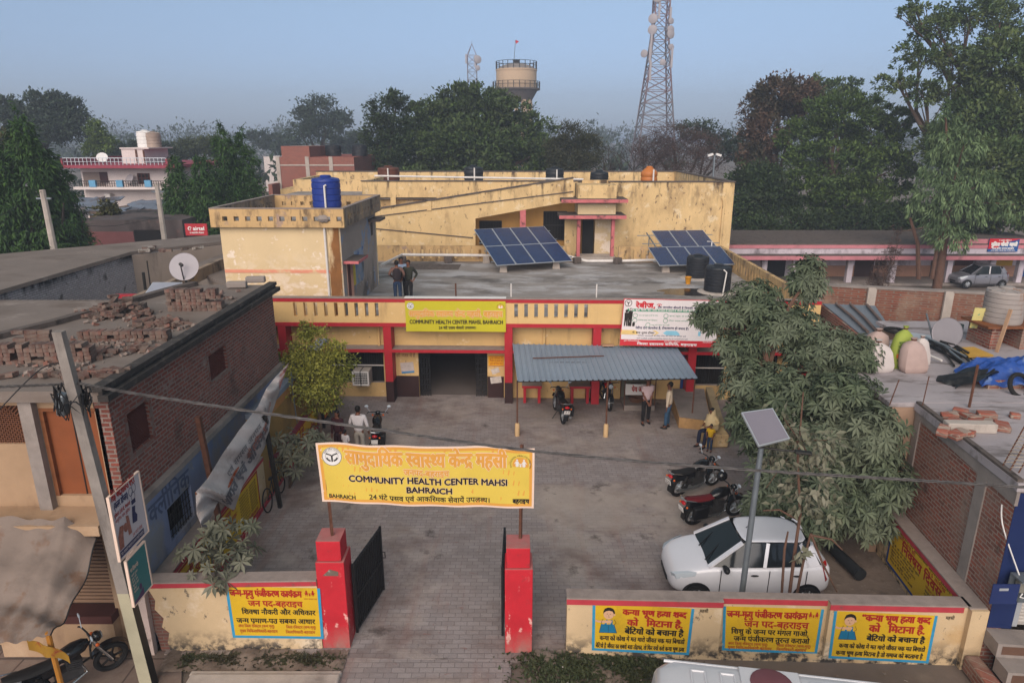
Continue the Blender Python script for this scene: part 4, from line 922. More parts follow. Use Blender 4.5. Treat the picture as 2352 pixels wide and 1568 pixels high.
# --- banners on the facade
K.limeban = mat('lime_yellow_vinyl', '#b9ae22', .6, .05, 1.2)
fbn = thing('sign_banner', 'lime yellow health center banner fixed on the facade over the entrance', 'sign', (F0.P(1045, 760, -.06).x, -.06, 2.8), fr=F0)
q2 = [F0.P(*c, -.05) for c in ((930, 691), (1161, 692), (1162, 762), (933, 761))]
def ff(u, v, l):
    p = q2[3].lerp(q2[2], u).lerp(q2[0].lerp(q2[1], u), v); return (p.x, -.05 - l + .012*math.sin(u*11)*(1-v), p.z)
b = B(); b.grid(lambda u, v: ff(u, v, 0), 16, 4, thick=(0, .012, 0)); so = b.build('banner_sheet', K.limeban, fbn)
W2 = (q2[1]-q2[0]).length; H2 = (q2[0]-q2[3]).length; f2 = lambda x, y, l: ff(x/W2, y/H2, l)
b = B(); put_text(b, f2, 'सामुदायिक स्वास्थ्य केन्द्र महसी, बहराइच', .035*W2, .97*W2, .49*H2, .665*H2, .006, .026); b.build('letter_outline', K.banwhite, so)
b = B(); put_text(b, f2, 'सामुदायिक स्वास्थ्य केन्द्र महसी, बहराइच', .035*W2, .97*W2, .49*H2, .665*H2, .009, .014); b.build('lettering', K.banorange, so)
b = B(); put_text(b, f2, 'COMMUNITY HEALTH CENTER MAHSI, BAHRAICH', .04*W2, .97*W2, .26*H2, .385*H2, .009, .006); put_text(b, f2, '24 घंटे प्रसव सेवायें उपलब्ध।', .33*W2, .70*W2, .09*H2, .165*H2, .009, .004); b.build('lettering', K.banblack, so)
state_seal(so, f2, .052*W2, .84*H2, .115*H2); family_mark(so, f2, .95*W2, .80*H2, .095*H2, K.banorange, K.banblack)
b = B(); b.box(q2[0].x-.02, q2[1].x+.02, -.07, .19, ZT+.032, ZT+.05); b.build('banner_batten', K.white, fbn)
# rabies poster
K.posterwhite = mat('white_vinyl', '#cfc6c6', .6, .04, 1.5); K.posterred = mat('red_vinyl_ink', '#b7212b', .6, .05); K.postergreen = mat('green_ink', '#1b7f5c', .6); K.posterblue = mat('dark_blue_ink', '#23274f', .6); K.postersky = mat('sky_blue_ink', '#7fb6cc', .6); K.postertan = mat('tan_ink', '#d4b472', .6)
rb = thing('sign_banner', 'white and red rabies information banner hung on the facade above the blue awning', 'sign', (F0.P(1535, 790, -.1).x, -.1, 2.3), fr=F0)
q3 = [F0.P(1433, 685, -.08), F0.P(1655, 690, -.08), F0.P(1644, 798, -.4), F0.P(1423, 793, -.4)]
def fr_(u, v, l):
    p = q3[3].lerp(q3[2], u).lerp(q3[0].lerp(q3[1], u), v); return (p.x, p.y - l + .03*math.sin(v*3.1) + .015*math.sin(u*14+v*3), p.z)
b = B(); b.grid(lambda u, v: fr_(u, v, 0), 20, 10, thick=(0, .006, 0)); so = b.build('banner_sheet', K.posterwhite, rb)
W3 = (q3[1]-q3[0]).length; H3 = (q3[0]-q3[3]).length; f3 = lambda x, y, l: fr_(x/W3, y/H3, l)
b = B(); strip(b, fr_, 0, 1, 0, .13, .005, 20); strip(b, fr_, 0, .008, .13, 1, .005, 2); strip(b, fr_, .008, 1, .985, 1, .005, 20)
put_text(b, f3, 'रेबीज़,', .13*W3, .33*W3, .81*H3, .90*H3, .006, .015)
for k in range(4): disc(b, f3, (.375+.018*(k-1.5)*.8)*W3, (.88+(.012 if k in (1, 2) else 0))*H3, .02, .006)
disc(b, f3, .375*W3, .855*H3, .035, .006); b.build('printed_red', K.posterred, so)
b = B(); strip(b, fr_, .05, .78, .73, .785, .005, 20); b.build('printed_green', K.postergreen, so)
b = B(); put_text(b, f3, 'एक जानलेवा बीमारी है जिसका बचाव', .36*W3, .80*W3, .805*H3, .84*H3, .006, .003); put_text(b, f3, 'रेबीज रोग जानलेवा है, टीकाकरण ही बचाव है।', .15*W3, .70*W3, .36*H3, .40*H3, .006, .003)
put_text(b, f3, 'अधिक जानकारी के लिए टोल फ्री नंबर पर संपर्क करें', .18*W3, .68*W3, .205*H3, .228*H3, .006); put_text(b, f3, 'अपने नजदीकी प्राथमिक/सामुदायिक स्वास्थ्य केन्द्र से जानकारी प्राप्त करें', .17*W3, .70*W3, .145*H3, .168*H3, .006); b.build('lettering', K.posterblue, so)
b = B()
for v, s_ in ((.62, 0), (.52, 1)):
    for u in (.17, .49):
        put_text(b, f3, ('घाव को बहते पानी से धोएं' if u < .3 else 'झाड़ फूंक से बचें') if v > .6 else ('चिकित्सक को दिखाएं' if u < .3 else 'टीका अवश्य लगवाएं'), u*W3, (u+.2)*W3, (v+.015)*H3, (v+.035)*H3, .006)
        ring(b, f3, (u-.035)*W3, (v+.02)*H3, .085, .015, .006)
put_text(b, f3, 'पशु को बांध कर रखें', .31*W3, .5*W3, .435*H3, .455*H3, .006); ring(b, f3, .275*W3, .445*H3, .085, .015, .006)
b.build('lettering', K.postergreen, so)
b = B(); poly(b, f3, [(.01*W3, .33*H3), (.36*W3, .33*H3), (.40*W3, .28*H3), (.36*W3, .235*H3), (.0*W3, .235*H3)], .006); b.build('printed_tan', K.postertan, so)
b = B(); poly(b, f3, [(.44*W3, .28*H3), (.475*W3, .33*H3), (.83*W3, .33*H3), (.83*W3, .235*H3), (.475*W3, .235*H3)], .006); b.build('printed_blue', K.postersky, so)
b = B(); put_text(b, f3, 'काटने के बाद तुरंत टीका', .03*W3, .35*W3, .262*H3, .295*H3, .008, .002)
for x, s_ in ((.045, .95), (.085, 1.05)):      # two printed silhouettes with small dogs
    g3 = lambda a, c, l, x=x, s_=s_: f3(x*W3 + a*s_*.3, .41*H3 + c*s_*.3, l)
    disc(b, g3, 0, 1.9, .18, .008); poly(b, g3, [(-.25, 1.7), (.25, 1.7), (.22, .9), (.2, 0), (.05, 0), (0, .8), (-.08, 0), (-.22, 0), (-.22, .9)], .008); poly(b, g3, [(.3, 0), (.3, .4), (.55, .55), (.6, .2), (.55, 0)], .008)
state_y = .905*H3; ring(b, f3, .052*W3, state_y, .13, .02, .006); stroke(b, f3, [(.035*W3, state_y+.04), (.052*W3, state_y), (.069*W3, state_y+.04)], .03, .007); stroke(b, f3, [(.052*W3, state_y), (.052*W3, state_y-.08)], .03, .007)
b.build('printed_black', K.pblk, so)
b = B(); put_text(b, f3, 'जिला स्वास्थ्य समिति, बहराइच', .18*W3, .80*W3, .025*H3, .065*H3, .008, .006); put_text(b, f3, 'मुख्य चिकित्साधिकारी', .04*W3, .2*W3, .095*H3, .112*H3, .008, .001); put_text(b, f3, 'मुख्य विकास अधिकारी', .46*W3, .62*W3, .095*H3, .112*H3, .008, .001); put_text(b, f3, 'जिलाधिकारी', .86*W3, .96*W3, .095*H3, .112*H3, .008, .001)
put_text(b, f3, 'रेबीज, कुत्ते, बिल्ली, बंदर आदि जानवरों के काटने से फैलने वाली बीमारी है', .065*W3, .765*W3, .745*H3, .772*H3, .008, .003); b.build('lettering', K.posterwhite, so)
# --- blue corrugated awning on thin posts
aw = thing('awning', 'blue corrugated metal awning on thin rusty posts beside the entrance', 'awning', (3, 22.3, 0))
A0, A1, A2, A3 = P(1177, 790, 23.78), P(1553, 797, 23.66), P(1602, 869, 20.7), P(1188, 876, 20.85)
A2 = Vector((A2.x, 20.7, A2.z)); bl = B()
nr = 31
def rib(t):
    k = (t*nr) % 1.0
    return .035 if k < .16 else (.035*(1-(k-.16)/.07) if k < .23 else (0 if k < .93 else .035*(k-.93)/.07))
us = sorted({min(1, (i + d)/nr) for i in range(nr+1) for d in (0, .16, .23, .93)})
for (s0, s1) in ((0, 1),):
    rows = []
    for s_ in (0, .5, 1):
        rows.append([A0.lerp(A1, t).lerp(A3.lerp(A2, t), s_) + Vector((0, 0, rib(t) - .02*math.sin(math.pi*s_)*math.sin(t*5))) for t in us])
    n = len(us); bl.add([p for r_ in rows for p in r_], [(j*n+i, j*n+i+1, (j+1)*n+i+1, (j+1)*n+i) for j in range(2) for i in range(n-1)])
K.bluetin = mat('blue_tin_sheet', '#8593a2', .5, .07, 1.3, [('#8a7a6a', (.8, .8, .8), .66, .74, None, .7), ('#8c4f3a', (5, 5, 5), .72, .75, None, .7)], metal=.2)
bl.build('sheet', K.bluetin, aw)
b = B()
for s_ in (.02, .5, .97): b.bar(A0.lerp(A3, s_) - Vector((0, 0, .04)), A1.lerp(A2, s_) - Vector((0, 0, .04)), .045)
b.build('purlin', K.iron, aw)
for px_, py_ in ((1188, 1000), (1391, 1002)):
    g_ = G(px_, py_); b = B(); b.tube([(g_.x, g_.y, 0), (g_.x+.0, g_.y-.0, A3.z-.03)], .028, 7); b.build('post', K.rust, aw)
    b = B(); b.tube([(g_.x, g_.y, 0), (g_.x, g_.y, .42), (g_.x, g_.y, .46)], [.085, .08, .05], 10); b.build('post_footing', mat('cream_footing', '#b99a72', .9, .1), aw)
b = B(); b.tube([(A2.x-.05, A2.y+.1, 0.9), (A2.x-.05, A2.y+.1, A2.z)], .025, 6); b.build('post', K.rust, aw)
b = B(); b.bar(A0.lerp(A1, .10).lerp(A3.lerp(A2, .12), .44) + Vector((0, 0, .05)), A0.lerp(A1, .55).lerp(A3.lerp(A2, .50), .36) + Vector((0, 0, .05)), .03); tag(b.build('iron_rod', K.rust), 'rusty rod lying across the blue awning', 'rod')
b = B(); b.obox(A0.lerp(A1, .58) + Vector((0, -.12, .06)), (.42, .2, .05), (R(-8), 0, .05)); tag(b.build('board', mat('pale_plank', '#a88367', .9)), 'pale broken board lying on the upper edge of the blue awning', 'board')
# --- under the awning: two red-legged ledges, drinking water stand, blue door, low ramp
FB = F0
for px0, px1, lb in ((1202, 1241, 'dark topped bench with red legs under the awning, next to the entrance pillar'), (1310, 1351, 'dark topped bench with red legs under the awning, behind the motorcycle')):
    a, c = F0.P(px0, 930, .2).x, F0.P(px1, 930, .2).x
    t = thing('bench', lb, 'bench', ((a+c)/2, .25, 0), 'benches under the awning', F0)
    b = B(); b.box(a-.05, c+.05, .0, .58, .62, .70); b.build('seat', K.conc, t)
    for x in (a, c-.1): b = B(); b.box(x, x+.1, .05, .55, 0, .62); b.build('leg', K.red, t)
    b = B(); b.box(a-.05, c+.05, -.012, 0, .61, .70); b.build('edge', K.red, t)
dw = thing('water_stand', 'grimy drinking water stand with a tap under a white sign beneath the awning', 'water stand', (F0.P(1445, 940, .2).x, .2, 0), fr=F0)
a, c = F0.P(1428, 940, 0).x, F0.P(1496, 940, 0).x
b = B(); b.box(a, c, -.55, .5, 0, .12); b.box(a, c, -.6, -.52, 0, .2); b.build('basin_slab', K.conc, dw)
b = B(); b.box(a+.02, c-.02, .5, .59, .12, 1.25); b.build('tiled_back', mat('mossy_tiles', '#6d6a5c', .8, .25, 3, [('#3f3a30', (3, 3, 3), .5, .65, None, .8), ('#7c4a34', (4, 4, 4), .6, .68, None, .6)]), dw)
b = B(); b.lathe(((a+c)/2, .1, .12), [(.26, 0), (.34, .2), (.36, .22), (.3, .2), (.22, .03)], 18); b.build('tub', mat('brown_tub', '#6b4a36', .7, .15), dw)
b = B(); b.box(a+.35, c-.35, .1, .5, .55, .68); b.build('shelf', mat('brown_shelf', '#6a4334', .8), dw)
b = B(); b.tube([((a+c)/2, .5, .95), ((a+c)/2, .36, .95), ((a+c)/2, .34, .88)], .02, 6); b.build('tap', K.chrome, dw)
b = B()
for x in (a, c):
    b.tube([(x, -.55, 0), (x, -.55, 1.5)], .02, 6); b.tube([(x, .5, 0), (x, .5, 1.5)], .02, 6)
b.build('pipe_frame', K.rust, dw)
sg = thing('water_sign', 'white drinking water sign with dark red words under the awning edge', 'sign', ((a+c)/2, -.2, 1.3), fr=F0)
zs = F0.P(1460, 895, -.2).z
b = B(); b.box(a+.05, c-.05, -.2, -.18, zs-.2, zs+.22); so = b.build('board', K.white, sg)
b = B(); put_text(b, lambda u, v, l: (u, -.2-l, v), 'पेय जल', a+.3, c-.3, zs-.07, zs+.1, .004, .01); b.build('lettering', K.pred, so)
a, c = F0.P(1560, 910, .58).x, F0.P(1588, 910, .58).x
b = B(); b.box(a, c, .52, .59, .45, 1.9); t = b.build('blue_door', mat('blue_sheet_door', '#1f3f83', .6, .1, 3), fr=F0); tag(t, 'blue sheet metal door at the end of the awning', 'door')
rp_ = thing('entry_ramp', 'low cement entry ramp with worn yellow stone edges right of the awning', 'ramp', (6.5, 22.3, 0))
a = G(1567, 975); c = G(1625, 985)
b = B(); b.prism([(5.75, 23.9, 0), (7.1, 23.9, 0), (7.1, 23.9, .5), (5.75, 23.9, .5)], (0, .01, 0))
b = B(); b.add([(5.72, 21.65, 0), (6.75, 21.4, 0), (7.2, 24.0, 0), (5.9, 24.0, 0), (5.72, 21.65, .38), (6.75, 21.4, .34), (7.2, 24.0, .55), (5.9, 24.0, .55)], [(4, 5, 6, 7), (0, 1, 5, 4), (1, 2, 6, 5), (2, 3, 7, 6), (3, 0, 4, 7)]); b.build('ramp_body', mat('worn_yellow_stone', '#a88458', .95, .15, 2.5, [('#6f5b46', (3, 3, 3), .5, .65, None, .7)], .4), rp_)
b = B(); b.add([(5.74, 21.67, .384), (6.73, 21.43, .344), (7.18, 23.98, .554), (5.92, 23.98, .554)], [(0, 1, 2, 3)]); b.build('ramp_top', K.conc, rp_)
b = B(); b.prism([(6.72, 20.7, 0), (6.95, 20.65, 0), (7.5, 24.0, 0), (7.25, 24.0, 0)], (0, 0, .62)); b.build('ramp_kerb', mat('worn_yellow_kerb', '#a3906f', .95, .15, 2.5, [('#6f6050', (2, 2, 2), .5, .65, None, .6)], .3), rp_)
p = G(1622, 1035); b = B(); b.box(6.2, 6.95, 20.05, 20.75, 0, .46); tag(b.build('stone_block', K.yellowworn, bevel=.05), 'worn yellow block the seated woman sits on', 'block')
# cooler at the window left of the entrance
ac = thing('air_cooler', 'white box air cooler hanging out of the window behind the round tree', 'air cooler', (F0.P(833, 870, .2).x, .3, .55), fr=F0)
a, c = F0.P(810, 875, .1), F0.P(848, 875, .1); z0 = F0.P(830, 885, .1).z; z1 = z0 + .56
b = B(); b.box(a.x, c.x, .1, .66, z0, z1); b.build('case', mat('dusty_white_case', '#a89e95', .7, .1, 4), ac, bevel=.02)
b = B(); b.box(a.x+.06, c.x-.06, .085, .1, z0+.06, z1-.06); b.build('grille_back', K.dark, ac)
b = B()
for k in range(7): z = z0+.08+k*(z1-z0-.16)/6; b.box(a.x+.05, c.x-.05, .075, .085, z-.008, z+.008)
for k in range(9): x = a.x+.06+k*(c.x-a.x-.12)/8; b.box(x-.005, x+.005, .079, .084, z0+.05, z1-.05)
b.box(a.x, c.x, .07, .1, z0, z0+.05); b.box(a.x, c.x, .07, .1, z1-.05, z1); b.box(a.x, a.x+.05, .07, .1, z0+.05, z1-.05); b.box(c.x-.05, c.x, .07, .1, z0+.05, z1-.05); b.build('grille', K.pvc, ac)
b = B(); x = (a.x+c.x)/2; b.box(x-.012, x+.012, .055, .07, z0-.02, z1+.02); b.box(x-.012, x+.012, .055, .68, z1, z1+.015); b.build('strap', K.black, ac)
# ------------------------------------------------------------------ left: brick house, compound wall, pole, roofs beyond
BR = dict(w=.25, h=.085, m=.016, c1='#8c493c', c2='#6a382f', cm='#85776f', ns=1.6, nv=.4, nc='#6d5a52', mix=1)
K.brickdark = mat('dark_red_brickwork', '#633a33', .95, .2, 1, [('#3a302c', (1.2, 1.2, .7), .57, .72, None, .7), ('#8d7f78', (2.2, 2.2, 2.2), .60, .68, None, .7), ('#9a5446', (4, 4, 11), .58, .63, None, .6)], .7, 25, brick=BR)
K.tanplaster = mat('tan_plaster', '#a08469', .95, .1, 1.5, [('#6a5444', (1.4, 1.4, .6), .55, .72, None, .6), ('#c0a68c', (1, 1, 1), .55, .7, None, .5)], .2)
K.bluewash = mat('faded_blue_wash', '#7f89a8', .9, .1, 1, [('#8e8a86', (1.2, 1.2, .8), .46, .60, None, .8), ('#2f3038', (1.6, 1.6, .7), .53, .66, (2.6, .3), .95), ('#a99f98', (4, 4, 4), .66, .7, None, .8)], .2)
K.greyroof = mat('dusty_grey_roof', '#756a63', .95, .12, .7, [('#57493f', (.35, .7, 1), .52, .68, None, .6), ('#9a8f88', (.6, 1.0, 1), .6, .7, None, .6)], .2)
HX, HY0, HY1, HZ = -7.0, 11.05, 19.5, 5.42
hs_ = thing('brick_house', 'two storey dark brick house with blue washed lower wall and loose bricks on its roof', 'house', (-11, 11, 0))
win = [(PX(305, 990, HX).y, PX(345, 960, HX).y, PX(320, 1008, HX).z - .25, PX(320, 925, HX).z), (PX(488, 850, HX).y, PX(522, 850, HX).y, 3.95, 4.75)]
b = B(); ZL = 2.95
def xwall(b, x0, x1, y0, y1, z0, z1, holes):
    p = y0
    for a, c, d, e in holes: b.box(x0, x1, p, a, z0, z1); b.box(x0, x1, a, c, z0, d); b.box(x0, x1, a, c, e, z1); p = c
    b.box(x0, x1, p, y1, z0, z1)
wins = []
for (pa, pb_, pt) in (((303, 1030), (352, 1000), (345, 912)), ((484, 868), (524, 845), (520, 788))):
    a = PX(*pa, HX); c = PX(*pb_, HX); e = PX(*pt, HX); wins.append((a.y, c.y, min(a.z, c.z)-.02, e.z))
xwall(b, HX-.25, HX, HY0, HY1, ZL, HZ-.2, wins); b.box(-9.1, HX-.25, HY1-.25, HY1, 0, HZ-.2); wl = b.build('brick_wall', K.brickdark, hs_)
for a, c, d, e in wins:
    f = B(); f.box(HX-.3, HX-.26, a, c, d, e); wo = f.build('window', K.dark, hs_)
    f = B(); n = 14
    for k in range(-n, n+1):
        for s_ in (1, -1):
            y_0 = a + (c-a)*k/n; 
            p0 = Vector((HX-.06, y_0, d)); p1 = Vector((HX-.06, y_0 + s_*(e-d), e)); 
            lo, hi = (0, 1)
            ts = [t for t in np.linspace(0, 1, 40) if a <= p0.y+(p1.y-p0.y)*t <= c]
            if len(ts) > 2: f.bar(p0.lerp(p1, ts[0]), p0.lerp(p1, ts[-1]), .014)
    f.build('grille', mat('rusty_lattice', '#5a2d26', .8, .2), wo)
    f = B(); qm = random.Random(int(a*9)); f.add([(HX+.008, (a+c)/2+(c-a)*.5*x*qm.uniform(1.1, 1.4), (d+e)/2+(e-d)*.5*z*qm.uniform(1.08, 1.35)) for x, z in ((-1,-1),(0,-1),(1,-1),(1,0),(1,1),(0,1),(-1,1),(-1,0))] + [(HX+.008, a, d), (HX+.008, (a+c)/2, d), (HX+.008, c, d), (HX+.008, c, (d+e)/2), (HX+.008, c, e), (HX+.008, (a+c)/2, e), (HX+.008, a, e), (HX+.008, a, (d+e)/2)], [(i, (i+1) % 8, 8+(i+1) % 8, 8+i) for i in range(8)]); f.build('mortar_patch', mat('brick_dust_mortar', '#75625b', .95, .2, 3, [('#7a4338', (5, 5, 10), .5, .58, None, .9)]), wo)
b = B(); gw = (PX(378, 1290, HX).y+.05, PX(423, 1215, HX).y, PX(378, 1283, HX).z, PX(378, 1225, HX).z)
lg = (12.3, 13.35, 1.55, 2.3); xwall(b, HX-.25, HX+.004, HY0, HY1, 0, ZL-.02, [lg]); b.build('blue_wall', K.bluewash, hs_)
f = B(); f.box(HX-.28, HX-.25, lg[0], lg[1], lg[2], lg[3]); wo = f.build('window', K.dark, hs_)
f = B()
for k in range(9): y = lg[0]+.06+k*(lg[1]-lg[0]-.12)/8; f.tube([(HX-.05, y, lg[2]), (HX-.05, y, lg[3])], .009, 5)
for k in range(5): z = lg[2]+.06+k*.155; f.tube([(HX-.05, lg[0], z), (HX-.05, lg[1], z)], .008, 5)
f.build('grille', K.iron, wo)
fbw = lambda u, v, l: (HX+.004+l, HY0 + 3.6 - u, v) 
b = B(); put_text(b, lambda u, v, l: (HX+.005+l, HY0+.3+u, v), 'क्लीनिक', .3, 2.0, 2.35, 2.68, .006, .012); b.build('wall_lettering', mat('faded_grey_letters', '#596079', .9), hs_)
b = B(); b.box(HX-.3, HX+.14, HY0-.1, HY1+.05, ZL-.02, ZL+.11); b.build('ledge', K.conc, hs_)
# roof slab with two dark mouldy edge courses on the right
b = B(); b.slab([(HX+.02, HY0-.25), (HX+.02, HY1+.1), (-9.2, HY1+.1), (-9.5, 18.8), (-10.5, 15.1), (-11.3, 13.4), (-11.3, HY0-.25)], HZ-.2, HZ); b.build('roof', K.greyroof, hs_)
b = B(); [b.bar((*p, HZ+.05), (*q, HZ+.05), .22, .14) for p, q in (((-9.2, 19.5), (-9.5, 18.8)), ((-9.5, 18.8), (-10.5, 15.1)), ((-10.5, 15.1), (-11.2, 13.4)))]; b.slab([(-9.1, 19), (-9.4, 18.7), (-10.4, 15), (-11.2, 13.3), (-11.2, 12), (-10.9, 12), (-9, 18)], 0, HZ-.21); b.build('rear_edge', K.lip, hs_)
b = B(); b.box(HX+.02, HX+.2, HY0-.3, HY1+.15, HZ-.17, HZ-.06); b.box(HX-.1, HX+.12, HY0-.3, HY1+.12, HZ+.002, HZ+.09); b.box(HX+.02, HX+.09, HY0-.26, HY1+.1, HZ-.06, HZ)
b.build('roof_edge', mat('black_mouldy_edge', '#3a3634', .95, .25, 3, [('#5f5853', (4, 4, 4), .55, .68, None, .8)], .5), hs_)
# front: plaster wall, brown door, column, lattice window, slab
fd0, fd1 = P(104, 1000, HY0).x, P(238, 1000, HY0).x; fz0, fz1 = P(150, 1136, HY0).z, P(150, 936, HY0).z
fw = (P(-40, 970, HY0).x, P(64, 970, HY0).x, P(30, 1018, HY0).z, P(30, 930, HY0).z)
b = B(); p = -17
for a, c, d, e in ((fw[0], fw[1], fw[2], fw[3]), (fd0, fd1, fz0, fz1)):
    b.box(p, a, HY0-.02, HY0+.2, ZL, HZ-.2); b.box(a, c, HY0-.02, HY0+.2, ZL, d); b.box(a, c, HY0-.02, HY0+.2, e, HZ-.2); p = c
b.box(p, HX-.26, HY0-.02, HY0+.2, ZL, HZ-.2); b.box(-17, -9.7, HY0+.1, HY0+.3, 0, ZL-.1); b.box(HX-.55, HX-.12, HY0-.03, HY0+.3, 0, ZL-.1); b.build('front_wall', K.tanplaster, hs_)
b = B(); b.box(HX-.24, HX+.01, HY0-.03, HY0-.001, ZL, HZ-.2); b.build('quoin_bricks', K.brickdark, hs_)
b = B(); b.box(HX-.2, HX+.12, HY0-.16, HY0-.03, -.05, 2.3); b.build('corner_post', mat('peeling_pink_white', '#b5a39b', .95, .12, 2, [('#6f5f58', (3, 3, 2), .58, .68, None, .8)], .3), hs_)
b = B(); x = P(88, 1000, HY0).x; b.box(x-.13, x+.1, HY0-.16, HY0-.02, ZL, HZ-.2); b.build('column', K.conc, hs_)
b = B(); b.box(fd0, fd1, HY0+.05, HY0+.1, fz0, fz1); do = b.build('door', mat('orange_brown_door', '#7d4526', .6, .12, 2, [('#4c2a18', (1, 1, 3), .6, .72, None, .5)]), hs_)
b = B(); b.box(fd0-.01, fd0+.06, HY0-.03, HY0+.05, fz0, fz1); b.box(fd1-.05, fd1+.02, HY0-.03, HY0+.05, fz0, fz1); b.box(fd0+.06, fd1-.05, HY0-.03, HY0+.05, fz1-.06, fz1); b.build('door_frame', K.wood, do)
b = B(); m_ = (fd0+fd1)/2; b.box(m_-.008, m_+.008, HY0+.035, HY0+.05, fz0, fz1); b.box(m_+.07, m_+.1, HY0+.02, HY0+.05, fz0+.75, fz0+.95); b.build('handle', K.iron, do)
b = B(); b.box(fw[0], fw[1], HY0+.12, HY0+.15, fw[2], fw[3]); wo = b.build('window', mat('brown_gauze', '#50301f', .9), hs_)
f = B()
for k in range(-14, 15):
    for s_ in (1, -1):
        p0 = Vector((fw[0] + (fw[1]-fw[0])*k/10, HY0+.03, fw[2])); p1 = p0 + Vector((s_*(fw[3]-fw[2]), 0, fw[3]-fw[2]))
        ts = [t for t in np.linspace(0, 1, 40) if fw[0] <= p0.x+(p1.x-p0.x)*t <= fw[1]]
        if len(ts) > 2: f.bar(p0.lerp(p1, ts[0]), p0.lerp(p1, ts[-1]), .02)
f.build('grille', mat('rust_lattice', '#6b4430', .8), wo)
b = B(); b.box(-17, HX-.12, 10.35, HY0+.1, ZL-.02, ZL+.17); b.build('veranda_slab', K.tanplaster, hs_)
# ground floor shop: shutter with its pale slats, plinth
b = B(); b.box(-9.65, HX-.55, HY0+.12, HY0+.16, .95, 2.6)
sh = b.build('shutter', mat('brown_roller_shutter', '#6f5645', .6, .12, 1, [('#3c3531', (2, 2, 2), .58, .68, None, .5)], .2), hs_)
b = B()
for k in range(21): z = 1.0 + k*.078; b.box(-9.62, HX-.58, HY0+.09, HY0+.12, z, z+.045)
b.build('slats', mat('pale_brown_slats', '#8a6d57', .55, .12, 2, [('#3c3531', (9, 2, 9), .62, .66, None, .7)]), sh)
b = B(); b.box(-9.7, HX-.5, HY0-.25, HY0+.2, .02, .78); b.build('plinth', K.tanplaster, hs_)
b = B(); b.box(-9.7, HX-.5, HY0-.27, HY0+.1, .78, .95); b.build('sill', mat('dark_red_sill', '#4a2a26', .8), hs_)
# --- left compound wall along the courtyard: low, then higher, with painted boards on the inner face
LX = -6.66
cw = thing('compound_wall', 'long left courtyard wall with a red edge, low in front and tall plastered at the back', 'wall', (-6.8, 17, 0))
b = B(); b.box(-6.98, LX, 11.24, 16.6, -.05, 1.36); b.build('wall', K.creamwall, cw)
b = B(); b.box(-6.99, LX+.015, 11.26, 16.6, 1.36, 1.39); b.build('coping', K.dusty_top, cw)
b = B(); b.box(LX+.001, LX+.016, 11.3, 16.6, 1.27, 1.355); b.box(LX+.001, LX+.02, 13.2, 23.6, 0, .12); b.build('red_trim', K.redtrim, cw)
b = B(); b.box(-6.99, LX, 16.6, 23.7, -.05, 2.45); b.build('tall_wall', mat('olive_yellow_plaster', '#94733d', .95, .12, 1, [('#5f5138', (.8, .8, .5), .52, .7, None, .6), ('#4a4038', (2, 2, 1), .62, .7, None, .6)], .2), cw)
b = B(); b.box(-7.02, LX+.02, 16.58, 23.7, 2.45, 2.6); b.build('blue_coping', mat('dusty_blue_coping', '#7d8593', .9, .15, 2), cw)
b = B(); b.box(LX+.001, LX+.014, 16.6, 23.7, 2.2, 2.44); b.build('orange_band', mat('faded_orange_band', '#b07a45', .9, .12, 2, [('#8a7a5c', (2, 2, 2), .55, .68, None, .7)]), cw)
b = B(); b.prism([(LX+.001, 17.0, 1.05), (LX+.001, 21.3, 1.05), (LX+.001, 21.3, .85), (LX+.001, 17.0, .85)], (.012, 0, 0)); b.build('pink_band', mat('magenta_band', '#8c3a4a', .9, .1), cw)
def side_board(y0, y1, z0, z1, lab, lines, border='pred', col='pyel', x=LX+.002):
    fn = lambda u, v, l: (x + l, y0 + (y1-y0)*u, z0 + (z1-z0)*v)
    b = B(); b.box(LX+.001, LX+.006, y0, y1, z0, z1); o = b.build('painted_notice', K[col], cw); o['label'] = lab
    W_ = y1-y0; H_ = z1-z0; f2 = lambda a, c, l: fn(a/W_, c/H_, l + .006)
    b = B(); rect(b, f2, 0, W_, 0, .05, .002); rect(b, f2, 0, W_, H_-.05, H_, .002); rect(b, f2, 0, .05, .05, H_-.05, .002); rect(b, f2, W_-.05, W_, .05, H_-.05, .002); b.build('border', K[border], o)
    lettering(o, f2, [(s_, a*W_, c*W_, d*H_, e*H_, k, bd) for s_, a, c, d, e, k, bd in lines], H_)
ll = [('स्वास्थ्य सेवायें', .5, .93, .82-.075*i, .86-.075*i, 'pblk', 0) for i in range(9)] + [('सूचना पट', .12, .42, .78, .88, 'pred', .004), ('निःशुल्क', .12, .42, .6, .68, 'pred', .002), ('सेवायें', .12, .4, .45, .53, 'pred', .002), ('मुख्य चिकित्सक', .5, .93, .08, .15, 'pred', .002)]
side_board(13.55, 16.1, .14, 1.24, 'yellow painted notice with a red border on the low left wall', ll)
side_board(11.6, 13.2, .14, 1.24, 'yellow painted notice behind the front left plant', [('जननी सुरक्षा', .1, .9, .6, .8, 'pred', .006), ('योजना', .2, .8, .25, .45, 'pred', .006)])
side_board(18.6, 21.6, .14, .84, 'yellow painted strip with red words under the tall left wall', [('हर घर में हो', .08, .5, .45, .8, 'pred', .01), ('छोटा परिवार सुखी परिवार', .08, .92, .1, .36, 'pred', .008)])
t = thing('notice_board', 'orange notice board with a dark frame leaning by the round tree', 'notice board', (-6.45, 22.2, 0))
b = B(); b.box(-6.5, -6.45, 21.7, 23.2, .25, 1.15); o = b.build('board', mat('orange_board', '#c9661c', .6, .1, 2), t)
b = B(); 
for z in (.2, 1.15): b.box(-6.52, -6.42, 21.62, 23.28, z, z+.06)
for y in (21.62, 23.2): b.box(-6.52, -6.42, y, y+.08, 0, 1.15)
b.build('frame', K.black, t)
